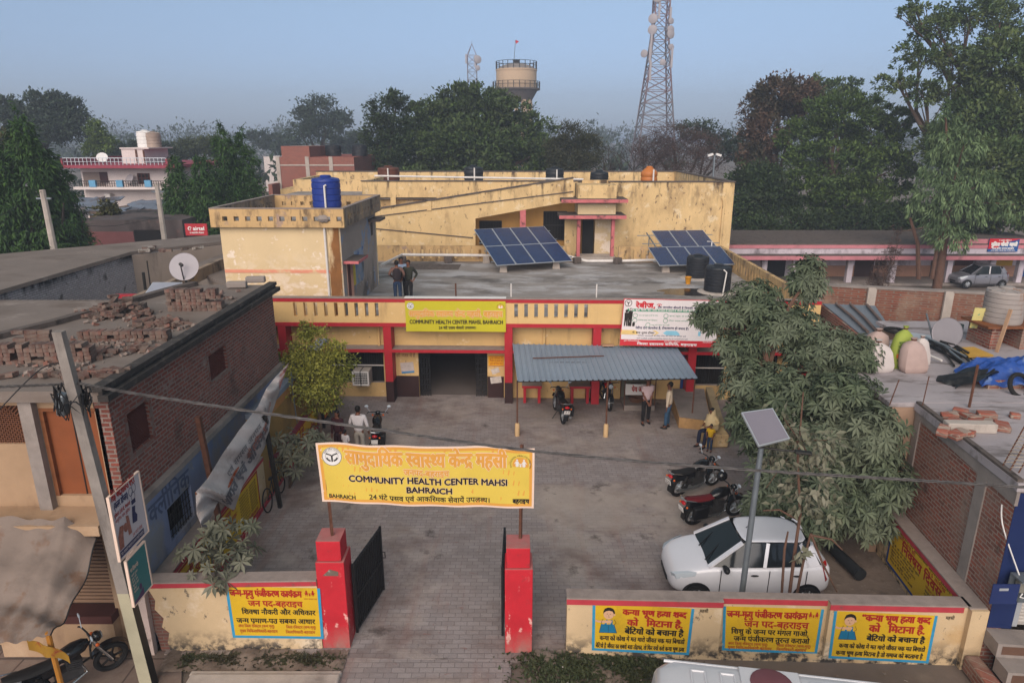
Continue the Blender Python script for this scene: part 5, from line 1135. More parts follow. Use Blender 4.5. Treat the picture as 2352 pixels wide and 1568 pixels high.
b = B(); put_text(b, lambda u, v, l: (-6.448+l, 21.7+u, v), 'टीकाकरण', .15, 1.35, .75, 1.0, .004, .012); put_text(b, lambda u, v, l: (-6.448+l, 21.7+u, v), 'सूचना', .2, .9, .4, .58, .004, .01); b.build('lettering', K.pred, o)
# --- torn white advertising cloth sagging along iron posts
def post(lab, p0, p1, w, m, grp='iron posts along the left wall'):
    b = B(); b.bar(p0, p1, w); tag(b.build('iron_post', m), lab, 'post', grp)
post('brown angle iron post standing on the left wall, nearer the road', (-6.5, 13.42, 1.2), (-6.5, 13.1, 4.0), .1, K.rust)
post('dark iron post in the courtyard beside the bicycle', (-6.24, 16.35, 0), (-6.3, 16.1, 2.75), .09, K.iron)
post('thin grey pole at the far end of the torn cloth', PX(686, 1012, -6.7), PX(668, 855, -6.6), .045, K.steel)
U_ = [(664, 832), (655, 842), (636, 862), (612, 892), (592, 935), (552, 985), (512, 1042), (478, 1098), (450, 1130), (452, 1180)]
L_ = [(662, 836), (650, 868), (640, 905), (622, 955), (616, 1010), (588, 1068), (556, 1118), (538, 1172), (500, 1152), (470, 1222)]
def clo(u, v):
    k = u*(len(U_)-1); i = min(int(k), len(U_)-2); f = k - i
    a = Vector(U_[i]).lerp(Vector(U_[i+1]), f); c = Vector(L_[i]).lerp(Vector(L_[i+1]), f); q = a.lerp(c, v)
    return PX(q.x, q.y, -6.38 + .07*math.sin(u*23 + v*5) * (.4+v) + .05*math.sin(u*61+v*9) + .12*math.sin(v*3.1))
t = thing('torn_banner', 'long torn white advertising cloth sagging between posts along the left wall', 'banner', (-6.4, 15, 1.4))
b = B(); b.grid(clo, 70, 14, thick=(-.006, 0, 0)); o = b.build('cloth', mat('dirty_white_cloth', '#b3aba9', .85, .08, 1.5, [('#7f7670', (1.2, 1.2, 1.2), .52, .7, None, .6)], .3, 8), t)
b = B(); b.grid(lambda u, v: Vector(clo(.004+u*.2, .12+v*.8)) + Vector((.012, 0, 0)), 20, 6); b.build('pink_print', mat('faded_pink_print', '#b57a76', .85, .12, 2, [('#b3aba9', (3, 3, 3), .52, .62, None, .8)]), o)
fcl = lambda u, v, l: tuple(Vector(clo(1-u, 1-v)) + Vector((.012+l, 0, 0)))
b = B(); put_text(b, fcl, 'स्वागत एवं अभिनन्दन', .18, .62, .16, .36, .004, .003); put_text(b, fcl, 'एवं समस्त जनपद वासी', .3, .62, .5, .62, .004); b.build('lettering', mat('grey_print', '#6c6a70', .85), o)
b = B(); put_text(b, fcl, 'की हार्दिक शुभकामनायें', .42, .68, .3, .42, .006); 
for k in range(3): ring(b, lambda u, v, l: fcl(.30+u, .42+v, l), .03*k*.5, 0, .035, .012, .006, 16)
b.build('lettering', K.pink if 'pink' in K else K.pbrown, o)
b = B(); b.tube([PX(450, 1130, -6.4), PX(462, 1180, -6.4), PX(470, 1228, -6.4)], .02, 6); b.build('stick', K.wood, t)
# --- leaning concrete pole with two sign boards and cables
up = thing('utility_pole', 'leaning square concrete pole with two sign boards by the brick house', 'utility pole', (-6.59, 10.15, 0))
pb0, pb1 = Vector((-6.59, 10.15, -.3)), Vector((-6.6, 9.57, 6.82))
def sq(t_): p = pb0.lerp(pb1, t_); w = .115*(1-t_*.4); return [p + Vector((a*w, c*w*.8, 0)) for a, c in ((-1,-1),(1,-1),(1,1),(-1,1))]
b = B(); b.loft([sq(t_) for t_ in (.34, .6, 1)], sm=False); b.build('shaft', mat('grey_pole_concrete', '#857d77', .95, .15, 3, [('#5b5450', (3, 3, .6), .5, .64, None, .7)], .3), up)
b = B(); b.loft([sq(t_) for t_ in (0, .34)], sm=False); o = b.build('painted_foot', [mat('flaking_white_paint', '#a9a28a', .9, .12, 2, [('#3f4a44', (3, 3, 2), .6, .68, None, .7), ('#46785f', (2, 2, 2), .55, .66, (.9, .1), .9)])], up)
b = B(); q0, q1 = sq(.02), sq(.335); b.prism([q0[1]+Vector((.003, 0, 0)), q0[2]+Vector((.003, 0, 0)), q1[2]+Vector((.003, 0, 0)), q1[1]+Vector((.003, 0, 0))], (.004, 0, 0)); b.build('black_face', K.black, o)
b = B(); tp = pb0.lerp(pb1, .86)
rgc = random.Random(12)
for k in range(7):
    pts = [tp + Vector((.2*math.cos(a)*rgc.uniform(.6, 1.5)-.05, .2*math.sin(a), rgc.uniform(-.5, .5)*.5 - .1*k*.3)) for a in np.linspace(0, rgc.uniform(3, 7), 14)]
    b.tube(pts, .012, 5)
b.build('cable_tangle', K.black, up)
b = B(); b.obox(tp + Vector((-.18, -.05, -.15)), (.13, .14, .36), (.1, .2, 0)); b.build('junction_box', K.steel, up, bevel=.02)
def side_sign(lab, y0, y1, z0, z1, x, col):
    t = thing('sign_board', lab, 'sign', (x, (y0+y1)/2, z0), 'sign boards on the leaning pole')
    fn = lambda u, v, l: (x + l + .02*math.sin(v*3)*0, y0 + (y1-y0)*u, z0 + (z1-z0)*v)
    b = B(); b.box(x-.025, x, y0, y1, z0, z1); o = b.build('board', col, t)
    b = B(); b.box(x-.035, x+.012, y0-.025, y0, z0-.02, z1+.02); b.box(x-.035, x+.012, y1, y1+.025, z0-.02, z1+.02); b.box(x-.035, x+.012, y0, y1, z1, z1+.02); b.box(x-.035, x+.012, y0, y1, z0-.02, z0); b.build('frame', K.banwhite, t)
    return fn, o, y1-y0, z1-z0
fn, o, W_, H_ = side_sign('white ultrasound clinic sign board, upper one on the leaning pole', 9.72, 10.6, 2.88, 4.02, -6.42, mat('pale_sign', '#b5afb4', .6, .05))
f2 = lambda a, c, l: fn(a, c, l)
b = B(); put_text(b, f2, 'सिंह अल्ट्रासाउण्ड सेन्टर', .05*W_, .95*W_, .80*H_, .91*H_, .004, .005); put_text(b, f2, 'सुविधायें- ई.सी.जी., पैथालोजी', .05*W_, .66*W_, .575*H_, .615*H_, .004, .001); put_text(b, f2, 'आधुनिक जांच सुविधा', .05*W_, .62*W_, .50*H_, .54*H_, .004); put_text(b, f2, '24 घण्टे सेवा', .55*W_, .95*W_, .13*H_, .17*H_, .004); b.build('lettering', K.pred, o)
b = B(); put_text(b, f2, '(कलर डॉप्लर)', .1*W_, .62*W_, .68*H_, .755*H_, .004, .004)
rect(b, f2, .02*W_, .98*W_, .02*H_, .105*H_, .003); poly(b, f2, [(.62*W_, .3*H_), (.80*W_, .28*H_), (.84*W_, .36*H_), (.78*W_, .42*H_), (.82*W_, .5*H_), (.7*W_, .52*H_), (.66*W_, .42*H_)], .004); rect(b, f2, .7*W_, .86*W_, .54*H_, .60*H_, .004)
for a, c in ((.74, .72), (.87, .74), (.80, .64)): ring(b, f2, a*W_, c*H_, .07, .01, .004, 18)
b.build('printed_dark', K.posterblue, o)
b = B(); put_text(b, f2, 'पता- सरकारी अस्पताल के सामने महसी बहराइच', .05*W_, .95*W_, .045*H_, .08*H_, .006); b.build('lettering', K.posterwhite, o)
b = B(); poly(b, f2, [(.04*W_, .12*H_), (.2*W_, .12*H_), (.24*W_, .28*H_), (.3*W_, .4*H_), (.16*W_, .42*H_), (.05*W_, .3*H_)], .004); disc(b, f2, .36*W_, .34*H_, .07, .0045); poly(b, f2, [(.42*W_, .2*H_), (.55*W_, .2*H_), (.52*W_, .46*H_), (.42*W_, .48*H_)], .004); b.build('printed_figures', mat('printed_brown', '#8a5a4e', .7, .4, 14), o)
fn, o, W_, H_ = side_sign('teal clinic sign board, lower one on the leaning pole', 9.83, 10.4, 1.92, 2.78, -6.40, mat('teal_sign', '#2f6f72', .6, .06))
f2 = lambda a, c, l: fn(a, c, l)
b = B(); put_text(b, f2, 'राज मेडिकल स्टोर', .15*W_, .9*W_, .82*H_, .9*H_, .004, .002)
for i in range(6): put_text(b, f2, ('खांसी बुखार', 'शुगर जांच', 'बी.पी. जांच', 'खून की जांच', 'दवा', 'परामर्श')[i], .15*W_, (.75, .6, .68, .7, .45, .6)[i]*W_, (.7-.085*i)*H_, (.745-.085*i)*H_, .004)
b.build('lettering', K.banwhite, o)
b = B(); poly(b, f2, [(0, 0), (W_, 0), (W_, .2*H_), (.5*W_, .1*H_), (0, .06*H_)], .003); disc(b, f2, .78*W_, .27*H_, .07, .004); b.build('printed_dark', mat('purple_print', '#4a3458', .7), o)
# main twisted cable crossing in front, plus thinner ones
def cable(lab, pts, r, m, n=40, twist=None):
    pts = [Vector(p) for p in pts]
    def at(t):
        k = t*(len(pts)-1); i = min(int(k), len(pts)-2); f = k-i
        p0, p1, p2, p3 = pts[max(i-1, 0)], pts[i], pts[i+1], pts[min(i+2, len(pts)-1)]
        return .5*((2*p1) + (p2-p0)*f + (2*p0-5*p1+4*p2-p3)*f*f + (3*p1-p0-3*p2+p3)*f**3)
    b = B()
    if twist:
        for ph in range(3): b.tube([at(t) + Vector((0, math.sin(t*twist+ph*2.1), math.cos(t*twist+ph*2.1)))*r*.9 for t in np.linspace(0, 1, 260)], r*.75, 5)
    else: b.tube([at(t) for t in np.linspace(0, 1, n)], r, 5)
    return tag(b.build('power_cable', m), lab, 'cable', 'overhead cables')
K.cable = mat('grey_cable', '#4a4645', .5, .5, 7)
cable('thick twisted power cable sagging across the whole front from the leaning pole', [P(170, 878, 9.65), P(320, 905, 9.7), P(700, 962, 9.7), P(1230, 1036, 9.6), P(1700, 1077, 9.4), P(2100, 1102, 9.2), P(2420, 1122, 9.0)], .016, K.cable, twist=150)
cable('pair of cables leaving the leaning pole to the left', [P(165, 880, 9.65), P(70, 885, 9.4), P(-40, 890, 9.2)], .014, K.cable, twist=30)
cable('thin cable running down left from the top of the leaning pole', [pb0.lerp(pb1, .93), P(90, 850, 9.5), P(-20, 960, 9.2)], .009, K.black)
# --- grey dusty cloth awning over the shop, bamboo pole with a torn flag
TU = [(-60, 1190), (60, 1196), (150, 1192), (222, 1238)]; TL = [(-60, 1478), (10, 1478), (70, 1466), (118, 1468)]
def tarp(u, v):
    def on(l, k): k = k*(len(l)-1); i = min(int(k), len(l)-2); return Vector(l[i]).lerp(Vector(l[i+1]), k-i)
    a = on(TU, u); c = on(TL, u); Y0, Y1 = 10.45, 8.75
    p0 = P(a.x, a.y, Y0 - .0*u); p1 = P(c.x, c.y, Y1); p = p0.lerp(p1, v)
    return p + Vector((0, 0, -.16*math.sin(math.pi*v) + .045*math.sin(u*9+v*6) + .05*math.sin(u*3-v*14) + .022*math.sin(u*31+v*9) + .03*math.sin(v*23-u*7)*v - .12*max(0, u-.8)*math.sin(v*9)))
t = thing('cloth_awning', 'dusty grey cloth awning sagging over the shop of the brick house', 'awning', (-8.5, 9.6, 1.9))
b = B(); b.grid(tarp, 36, 36, thick=(0, 0, -.008)); b.build('cloth', mat('dusty_grey_tarp', '#7a6c63', .9, .08, 1.2, [('#6a4c38', (1.8, 1.8, 1.8), .54, .63, None, .7), ('#5a504a', (.6, 1.5, 1), .5, .66, None, .7)], .5, 5), t)
b = B(); b.tube([Vector(tarp(1, v)) for v in np.linspace(0, 1, 20)], .012, 5); b.build('hem_rope', K.black, t)
a = tarp(.93, .97); b = B(); b.tube([(a.x, a.y, a.z), (a.x+.05, a.y-.02, .9), (a.x+.12, a.y-.02, -.1)], .04, 8); tag(b.build('bamboo_pole', mat('ochre_bamboo', '#a06a26', .7, .15, 6)), 'ochre bamboo pole holding up the corner of the cloth awning', 'pole')
b = B(); b.grid(lambda u, v: (a.x - .3 + .55*u, a.y-.06+.05*math.sin(u*8), a.z - .10 - .24*v*(1-.7*abs(u-.4)) - .05*math.sin(u*7) - .3*u*u), 14, 5, thick=(0, .006, 0)); tag(b.build('torn_flag', mat('yellow_red_cloth', '#8f6a20', .8, .15, 2, [('#7a2420', (2.4, 2.4, 2.4), .52, .58, None, .9)])), 'torn yellow and dark red cloth tied to the bamboo pole', 'cloth')
# --- bricks on the roof of the brick house
def brick_mat():
    t_ = NT('old_brick'); oi = t_.n('ObjectInfo'); cr = t_.n('ValToRGB'); t_.l(oi.outputs['Random'], cr.inputs[0])
    e = cr.color_ramp.elements; e[0].color = (*lin('#4b3b34'), 1); e[1].color = (*lin('#70463b'), 1); n = e.new(.45); n.color = (*lin('#5c3a31'), 1); n = e.new(.75); n.color = (*lin('#705c51'), 1)
    o_ = t_.mix(t_.rng(t_.noise((1, 1, 1), 9, 4), .4, .65, 0, .75), cr.outputs[0], lin('#6f645c')); t_.l(o_, t_.b.inputs[0]); t_.b.inputs['Roughness'].default_value = .95; return t_.m
K.brick = brick_mat(); _bp = []
for s_ in range(3):
    b = B(); q = random.Random(s_); b.obox((0, 0, 0), (.235, .112, .074)); b.v = [(x+q.uniform(-.006, .006), y+q.uniform(-.005, .005), z+q.uniform(-.004, .004)) for x, y, z in b.v]
    me = bpy.data.meshes.new('brick'); me.from_pydata(b.v, [], b.f); me.materials.append(K.brick); _bp.append(me)
NB = 0
def brick(p, rot, lab, grp):
    global NB
    o = bpy.data.objects.new('brick', _bp[NB % 3]); NB += 1; C.objects.link(o); o.location = p; o.rotation_euler = rot
    return tag(o, lab, 'brick', grp)
def stack(px_, py_, ang, nx, nz, ny, lab, grp, seed, ragged=.35, ends=False):
    q = random.Random(seed); o = G(px_, py_, HZ); c_, s_ = math.cos(ang), math.sin(ang)
    L, Wd = (.122, .245) if ends else (.245, .122)
    for k in range(nz):
        for i in range(nx):
            for j in range(ny):
                if k and q.random() < ragged*(k/nz)*(1.6 if i in (0, nx-1) else .7): continue
                x = (i-(nx-1)/2)*L + q.gauss(0, .006); y = j*Wd + q.gauss(0, .006)
                brick((o.x + x*c_ - y*s_, o.y + x*s_ + y*c_, HZ + .038 + k*.078), (0, 0, ang + (math.pi/2 if ends else 0) + q.gauss(0, .05)), lab, grp)
def heap(px_, py_, rx, ry, h, n, lab, grp, seed):
    q = random.Random(seed); o = G(px_, py_, HZ)
    for i in range(n):
        a = q.uniform(0, 6.28); r = math.sqrt(q.random()); z = h*(1-r)*q.uniform(.3, 1)
        brick((o.x + rx*r*math.cos(a), o.y + ry*r*math.sin(a), HZ + .045 + z), (q.gauss(0, .25), q.gauss(0, .25), q.uniform(0, 3.1)), lab, grp)
stack(452, 712, .03, 11, 7, 1, 'old brick in the neat stack in front of the satellite dish', 'bricks of the neat stack', 1, .22, True)
heap(275, 722, .8, .55, .5, 74, 'old brick in the tumbled heap in the middle of the roof', 'bricks of the tumbled heap', 2)
stack(290, 782, .04, 15, 3, 1, 'old brick in the long row on edge in front of the heap', 'bricks of the long row', 3, .4, True)
heap(365, 748, .7, .4, .16, 34, 'grey broken brick scattered beside the long row', 'bricks beside the long row', 4)
stack(105, 832, .05, 15, 5, 1, 'old brick in the low stack behind the leaning pole', 'bricks of the low stack', 5, .45, True)
stack(80, 800, .05, 3, 5, 1, 'old brick in the stack at the left end of the roof', 'bricks of the left stack', 6, .3)
heap(215, 815, .5, .3, .14, 20, 'old brick tumbled by the top of the leaning pole', 'bricks by the pole top', 7)
heap(110, 868, .9, .16, .03, 16, 'loose brick along the front edge of the roof', 'bricks on the front roof edge', 8)
heap(262, 862, .35, .25, .1, 12, 'loose brick near the dark roof corner', 'bricks by the roof corner', 9)
heap(318, 806, .3, .15, .08, 8, 'loose brick behind the dark roof edge', 'bricks by the roof edge', 10)
b = B(); q = random.Random(77)
for i in range(420):
    x_, y_ = q.choice(((275, 725, 110, 26), (370, 752, 90, 22), (150, 850, 150, 22), (300, 800, 60, 16), (240, 800, 70, 24), (480, 690, 60, 14)))[:2]; o = G(x_ + q.gauss(0, 45), y_ + q.gauss(0, 9), HZ)
    if o.x > HX-.05: continue
    s_ = q.uniform(.02, .085); b.obox((o.x, o.y, HZ+s_*.4), (s_*1.6, s_, s_*.8), (q.gauss(0, .4), q.gauss(0, .4), q.uniform(0, 3)))
tag(b.build('rubble', mat('grey_rubble', '#7d716a', .95, .3, 5, [('#7a4a3c', (3, 3, 3), .5, .6, None, .8)]), base=(-10, 14, HZ)), kind='stuff')
for x_, y_, d_ in ((545, 662, .0), (588, 650, .0)):
    o = G(x_, y_, HZ); b = B(); b.obox((o.x, o.y, HZ+.11), (.55, .2, .18), (0, 0, .1)); tag(b.build('masonry_lump', K.conc, bevel=.03), 'broken masonry lump at the far corner of the brick house roof' + (', left piece' if x_ == 545 else ', right piece'), 'masonry')
# dish and small solar panel, long low roofs
def dish(lab, c, r, tilt, yaw, m, arm=True, name='satellite_dish'):
    t = thing(name, lab, 'satellite dish', c); c = Vector(c)
    M_ = Matrix.Rotation(yaw, 4, 'Z') @ Matrix.Rotation(tilt, 4, 'X')
    top = c + Vector((0, 0, r*1.25)); b = B()
    pr = [(r*k/6, -r*.22*(1-(k/6)**2)) for k in range(7)]
    b.lathe((0, 0, 0), pr + [(r*1.01, .012), (r*.99, .0)] , 28); b.v = [tuple(top + (M_ @ Vector(q))) for q in b.v]; b.build('reflector', m, t)
    if arm:
        b = B(); f = top + (M_ @ Vector((0, 0, r*.75))); lo = top + (M_ @ Vector((0, -r*.95, 0))); b.tube([lo, f], .018, 6); b.build('arm', K.iron, t)
        b = B(); b.tube([f, f + (M_ @ Vector((0, 0, -.14)))], .05, 8); b.build('receiver', K.black, t)
    b = B(); b.tube([c - Vector((0, 0, .0)), top + (M_ @ Vector((0, 0, -r*.24)))], .035, 8); b.build('post', K.iron, t)
    return t
K.dish = mat('dusty_dish', '#9b9599', .6, .06, 2)
p = G(428, 652, HZ); dish('large pale satellite dish on the back edge of the brick house roof', (p.x, p.y, HZ), .41, R(66), R(8), K.dish)
p = G(372, 716, 4.6)
t = thing('solar_module', 'small pale solar panel tilted up behind the brick heap', 'solar panel', (p.x, p.y, 4.6))
q = [G(328, 684, 5.0), G(402, 688, 5.0)]; q = [Vector(v) for v in q]; h = [P(352, 650, q[0].y+.75), P(420, 650, q[1].y+.75)]
b = B(); b.prism([q[0], q[1], h[1], h[0]], (0, -.02, .03)); b.build('frame', K.alu, t)
e = lambda u, v: q[0].lerp(q[1], u).lerp(h[0].lerp(h[1], u), v) + Vector((0, -.024, .035))
b = B(); b.quad(e(.03, .03), e(.97, .03), e(.97, .97), e(.03, .97)); b.build('cells', mat('painted_glint_cells', '#8b8d97', .25, .05, 3), t)  # glint is painted into the pale cell colour
b = B(); [b.tube([(a.x, a.y, 3.6), a], .02, 5) for a in (h[0]-Vector((0, .05, .05)), h[1]-Vector((0, .05, .05)), q[0]+Vector((.1, .1, 0)), q[1]+Vector((-.1, .1, 0)))]; b.build('stand', K.iron, t)
def prism_house(name, lab, pts, z0, z1, wallm, roofm, lip=.12, cat='building', extra=None):
    cx = sum(p[0] for p in pts)/len(pts); cy = sum(p[1] for p in pts)/len(pts)
    t = thing(name, lab, cat, (cx, cy, z0)); b = B(); b.slab(pts, z0, z1); b.build('wall', wallm, t)
    c = Vector((cx, cy)); b = B(); o = [tuple(c + (Vector(p[:2])-c)*(1+lip/max(1, (Vector(p[:2])-c).length))) for p in pts]; b.slab(o, z1+.002, z1+.14); b.build('roof', roofm, t); return t
K.whitebrick = mat('whitewashed_brick', '#8d8b90', .95, .12, 1, [('#2c2a2b', (.6, .6, .35), .44, .56, (3.95, 4.3), 1), ('#3a3738', (1.5, 1.5, 1.2), .58, .66, None, .8)], .5, 20, brick=dict(w=.25, h=.085, m=.012, c1='#adaab0', c2='#9a99a0', cm='#6d6b6e', mix=.8, nv=.3))
K.greywall = mat('grey_stained_wall', '#8d8076', .95, .1, .8, [('#4a423d', (1.1, 1.1, .3), .52, .68, None, .7)], .2)
la = prism_house('long_building', 'long low building with a flat grey roof and a whitewashed brick side', [(-17.6, 17), (-17.6, 31.2), (-14.6, 34.6), (-14.9, 38), (-22, 31.5), (-30, 24), (-30, 17)], 0, 4.4, K.whitebrick, K.greyroof)
b = B(); b.slab([(-17.5, 31.25), (-14.5, 34.62), (-14.55, 34.7), (-17.6, 31.4)], 0, 4.38); b.build('plastered_side', K.greywall, la)
lb_ = prism_house('low_building', 'low flat grey roof between the brick house and the whitewashed side', [(-19, 18.9), (-10.6, 18.9), (-8.2, 19.8), (-8.4, 22.7), (-19, 22.7)], 0, 4.1, K.greywall, K.greyroof)
ad = prism_house('side_annexe', 'mouldy yellow parapet roof with dark planks left of the square stair room', [(-14.4, 30.4), (-11, 26), (-10.9, 33), (-14.2, 36)], 0, 3.9, K.greywall, K.greyroof)
b = B(); b.bar((-13.3, 23.4, 3.95), (-12.7, 29.6, 4.25), .22, .5); tag(b.build('parapet_wall', K.greypar), 'mouldy parapet running back behind the satellite dish', 'wall')
b = B(); o = G(290, 684, 3.7); b.box(o.x-.55, o.x+.55, o.y, o.y+.3, 3.69, 3.8); tag(b.build('red_sheet', K.red), 'bright red folded sheet lying on the low grey roof', 'sheet')
for i, (x_, y_) in enumerate(((340, 650), (405, 570), (452, 568), (300, 590))):
    pass
for i, (x_, y_, h_) in enumerate(((345, 655, .7), (333, 660, .45))):
    o = G(x_, y_, 3.7); b = B(); b.tube([(o.x, o.y, 3.6), (o.x+.02, o.y, 3.6+h_*1.6)], .06 if i else .025, 7); tag(b.build('roof_pipe', K.iron), ('thin rusty rod', 'short black pipe')[i] + ' standing on the low roof near the dish', 'pipe')
rgl = random.Random(21); o = G(400, 573, 4.55)
for k in range(9):
    b = B(); b.obox((o.x+rgl.uniform(-1.6, 1), o.y+rgl.uniform(-.6, .6), 4.58), (rgl.uniform(.2, .5), rgl.uniform(.1, .3), .12), (rgl.uniform(-.3, .3), 0, rgl.uniform(0, 3))); tag(b.build('rubble_piece', K.litter if k % 3 == 0 else K.brick), 'piece of rubble in the little heap on the long grey roof', 'rubble', 'rubble on the long roof')
# --- white house with a pink band, poles, shacks, brick shell
K.whitehouse = mat('white_limewash', '#cbbfbb', .9, .05, 1, [('#8a7a72', (1.5, 1.5, .3), .62, .72, None, .6)])
K.pinkband = mat('dull_pink_band', '#8d3f4c', .85, .1)
YH = 56
def hx(px_): return P(px_, 400, YH).x
def hz(py_): return P(300, py_, YH).z
wh = thing('white_house', 'white two storey house with a dull red roof edge and rooftop tank room', 'house', (hx(300), YH, 0))
b = B(); b.box(hx(186), hx(410), YH, YH+12, 0, hz(385)); b.build('wall', K.whitehouse, wh)
b = B(); b.box(hx(172), hx(424), YH-1.5, YH+12, hz(385), hz(378)); b.box(hx(172), hx(176), YH-1.52, YH+12, hz(378), hz(363)); b.box(hx(405), hx(410), YH-1.52, YH-.5, hz(378), hz(364)); b.build('roof_edge', K.pinkband, wh)
b = B(); b.box(hx(186), hx(440), YH-1.3, YH+.1, hz(433), hz(427)); b.build('balcony_slab', K.whitehouse, wh)
def rail(x0, x1, z0, z1, y, n, name, m, par):
    b = B(); b.bar((x0, y, z1), (x1, y, z1), .05); b.bar((x0, y, (z0+z1)/2), (x1, y, (z0+z1)/2), .03)
    for k in range(n+1): x = x0+(x1-x0)*k/n; b.bar((x, y, z0), (x, y, z1), .035)
    return b.build(name, m, par)
rail(hx(176), hx(405), hz(378), hz(362), YH-1.4, 26, 'railing', K.alu, wh); rail(hx(200), hx(410), hz(427), hz(414), YH-1.2, 40, 'railing', K.iron, wh)
for x in (231, 292, 356): b = B(); b.box(hx(x)-.25, hx(x)+.25, YH-1.35, YH-1.1, hz(427), hz(412)); b.build('blue_post', mat('light_blue_post', '#5f93b5', .8), wh)
b = B(); b.box(hx(190), hx(240), YH-.02, YH+.3, hz(427), hz(395)); b.build('veranda_shade_panel', mat('painted_recess_shade', '#7d6f68', .9), wh)  # flat panel on the wall, the veranda's shade put into its colour
b = B(); b.box(hx(229), hx(247), YH-.06, YH-.02, hz(420), hz(395)); b.build('door', mat('dark_red_door', '#3b2023', .8), wh)
for x0, x1 in ((317, 342), (389, 409)):
    f = B(); f.box(hx(x0), hx(x1), YH-.03, YH-.005, hz(422), hz(398)); wo = f.build('window', K.dark, wh); f = B()
    for k in range(4): x = hx(x0)+(hx(x1)-hx(x0))*k/3; f.box(x-.05, x+.05, YH-.08, YH-.03, hz(422), hz(398))
    for z in (hz(421), hz(409), hz(399)): f.box(hx(x0), hx(x1), YH-.075, YH-.035, z-.04, z+.04)
    f.build('frame', mat('brown_frame', '#4a2620', .8), wo)
b = B(); b.box(hx(255), hx(309), YH+2, YH+6, hz(378), hz(343)); b.box(hx(253), hx(322), YH+1.9, YH+6.1, hz(343), hz(340)); b.build('tank_room', K.whitehouse, wh)
b = B(); b.box(hx(288), hx(292), YH+1.93, YH+1.99, hz(376), hz(345)); b.box(hx(306), hx(309), YH+1.93, YH+1.99, hz(376), hz(345)); b.build('rust_streak', K.rust, wh)
tank('water_tank', 'white water tank on the tank room of the white house, left one', W0, hx(287), YH+4, hz(341), .68, 1.4, K.white, 4); tank('water_tank', 'rust stained water tank on the tank room of the white house, right one', W0, hx(304), YH+4, hz(341), .64, 1.3, mat('rusty_tank', '#97857a', .7, .2, 1), 4)
b = B(); b.tube([(hx(304), YH+5, hz(340)), (hx(304), YH+5, hz(292))], .05, 5); tag(b.build('mast', K.steel), 'thin mast above the white house tanks', 'mast')
p = P(236, 372, YH+1); dish('small white dish on the roof of the white house', (p.x, p.y, hz(378)), .42, R(60), R(20), K.white, False)
p = P(297, 412, YH-.6); dish('small grey dish on the balcony of the white house', (p.x, p.y, hz(425)), .4, R(60), R(-25), K.dish, False)
b = B(); b.box(hx(239), hx(253), YH-.5, YH-.02, hz(455), hz(444)); tag(b.build('air_conditioner', K.pvc, bevel=.03), 'white air conditioner box low on the white house wall', 'air conditioner')
p = P(402, 373, YH-.2); b = B(); b.lathe((p.x, p.y, p.z), [(.1, 0), (.55, 0), (.6, .05), (.6, .25), (.5, .3)], 18, (0, -1, 0)); tag(b.build('exhaust_fan', K.black), 'round black fan housing on the roof edge of the white house', 'fan')
# shacks and dark walls in front of the white house
K.darkwall = mat('black_mouldy_wall', '#5c5250', .95, .15, .6, [('#26221f', (.4, .4, .25), .44, .6, None, .9), ('#7d5a55', (.9, .9, .9), .6, .7, None, .6)], .2)
s1 = thing('old_shop', 'old dark mouldy building with a pinkish lower wall beyond the long roof', 'building', (P(290, 540, 42).x, 42, 0))
a, c = P(190, 560, 41), P(425, 560, 41); b = B(); b.box(a.x, c.x, 41, 47, 0, P(300, 505, 41).z); b.build('wall', K.darkwall, s1)
b = B(); b.box(P(200, 555, 41).x, P(310, 555, 41).x, 40.96, 41, 0, P(300, 532, 41).z); b.build('pink_dado', mat('dull_pink_dado', '#7d4f4e', .9, .15, 1), s1)
b = B(); b.box(P(312, 555, 41).x, P(372, 555, 41).x, 40.96, 40.99, 0, P(300, 528, 41).z); b.build('shutter', K.dark, s1)
s2 = thing('tin_shack', 'untidy shacks under scraps of tin sheet below the white house', 'shack', (P(290, 480, 47).x, 49, 0))
b = B(); b.box(P(196, 500, 47).x, P(385, 500, 47).x, 47.5, 53, 0, P(300, 488, 47).z); b.build('wall', mat('shack_wall', '#6d5c52', .95, .2, .8, [('#2f2926', (.7, .7, .5), .5, .62, None, .8)]), s2)
rgs = random.Random(31); b = B()
for k in range(34):
    x = rgs.uniform(196, 392); y = rgs.uniform(456, 492); Y = 53 - (y-456)/36*5.8; p = P(x, y, Y)
    b.obox(p, (rgs.uniform(.8, 2.6), rgs.uniform(.6, 1.4), .05), (R(12)+rgs.gauss(0, .1), rgs.gauss(0, .12), rgs.gauss(0, .5)))
b.build('tin_roof', mat('patchy_tin', '#6f7886', .6, .3, .4, [('#4a3a33', (.5, .5, .5), .5, .6, None, .8)], metal=.2), s2)
tank('water_tank', 'black water tank beside the tin shacks', W0, P(266, 522, 45).x, 45, P(266, 522, 45).z, .6, .8, K.tankblack, 4)
K.brickshell = mat('new_red_brickwork', '#8a4439', .95, .08, .5, (), .4, brick=dict(w=.25, h=.085, m=.014, c1='#92493d', c2='#7c3b32', cm='#8a7468', nv=.35, ns=.6, nc='#84605a'))
bs = thing('brick_shell', 'unfinished red brick building with concrete posts beyond the yellow stair room', 'building', (P(730, 400, 62).x, 62, 0))
bx_ = lambda px_: P(px_, 400, 60).x
bz_ = lambda py_: P(700, py_, 60).z
b = B(); b.box(bx_(640), bx_(815), 60, 72, 0, bz_(361)); b.box(bx_(650), bx_(714), 60.1, 66, bz_(361), bz_(336)); b.box(bx_(632), bx_(641), 58, 60, 0, bz_(420)); b.build('wall', K.brickshell, bs)
b = B()
for x in (641, 708, 762): b.box(bx_(x)-.16, bx_(x)+.16, 59.94, 60, 0, bz_(360))
b.box(bx_(640), bx_(815), 59.95, 59.999, bz_(381), bz_(378)); b.build('concrete_frame', K.concpale, bs)
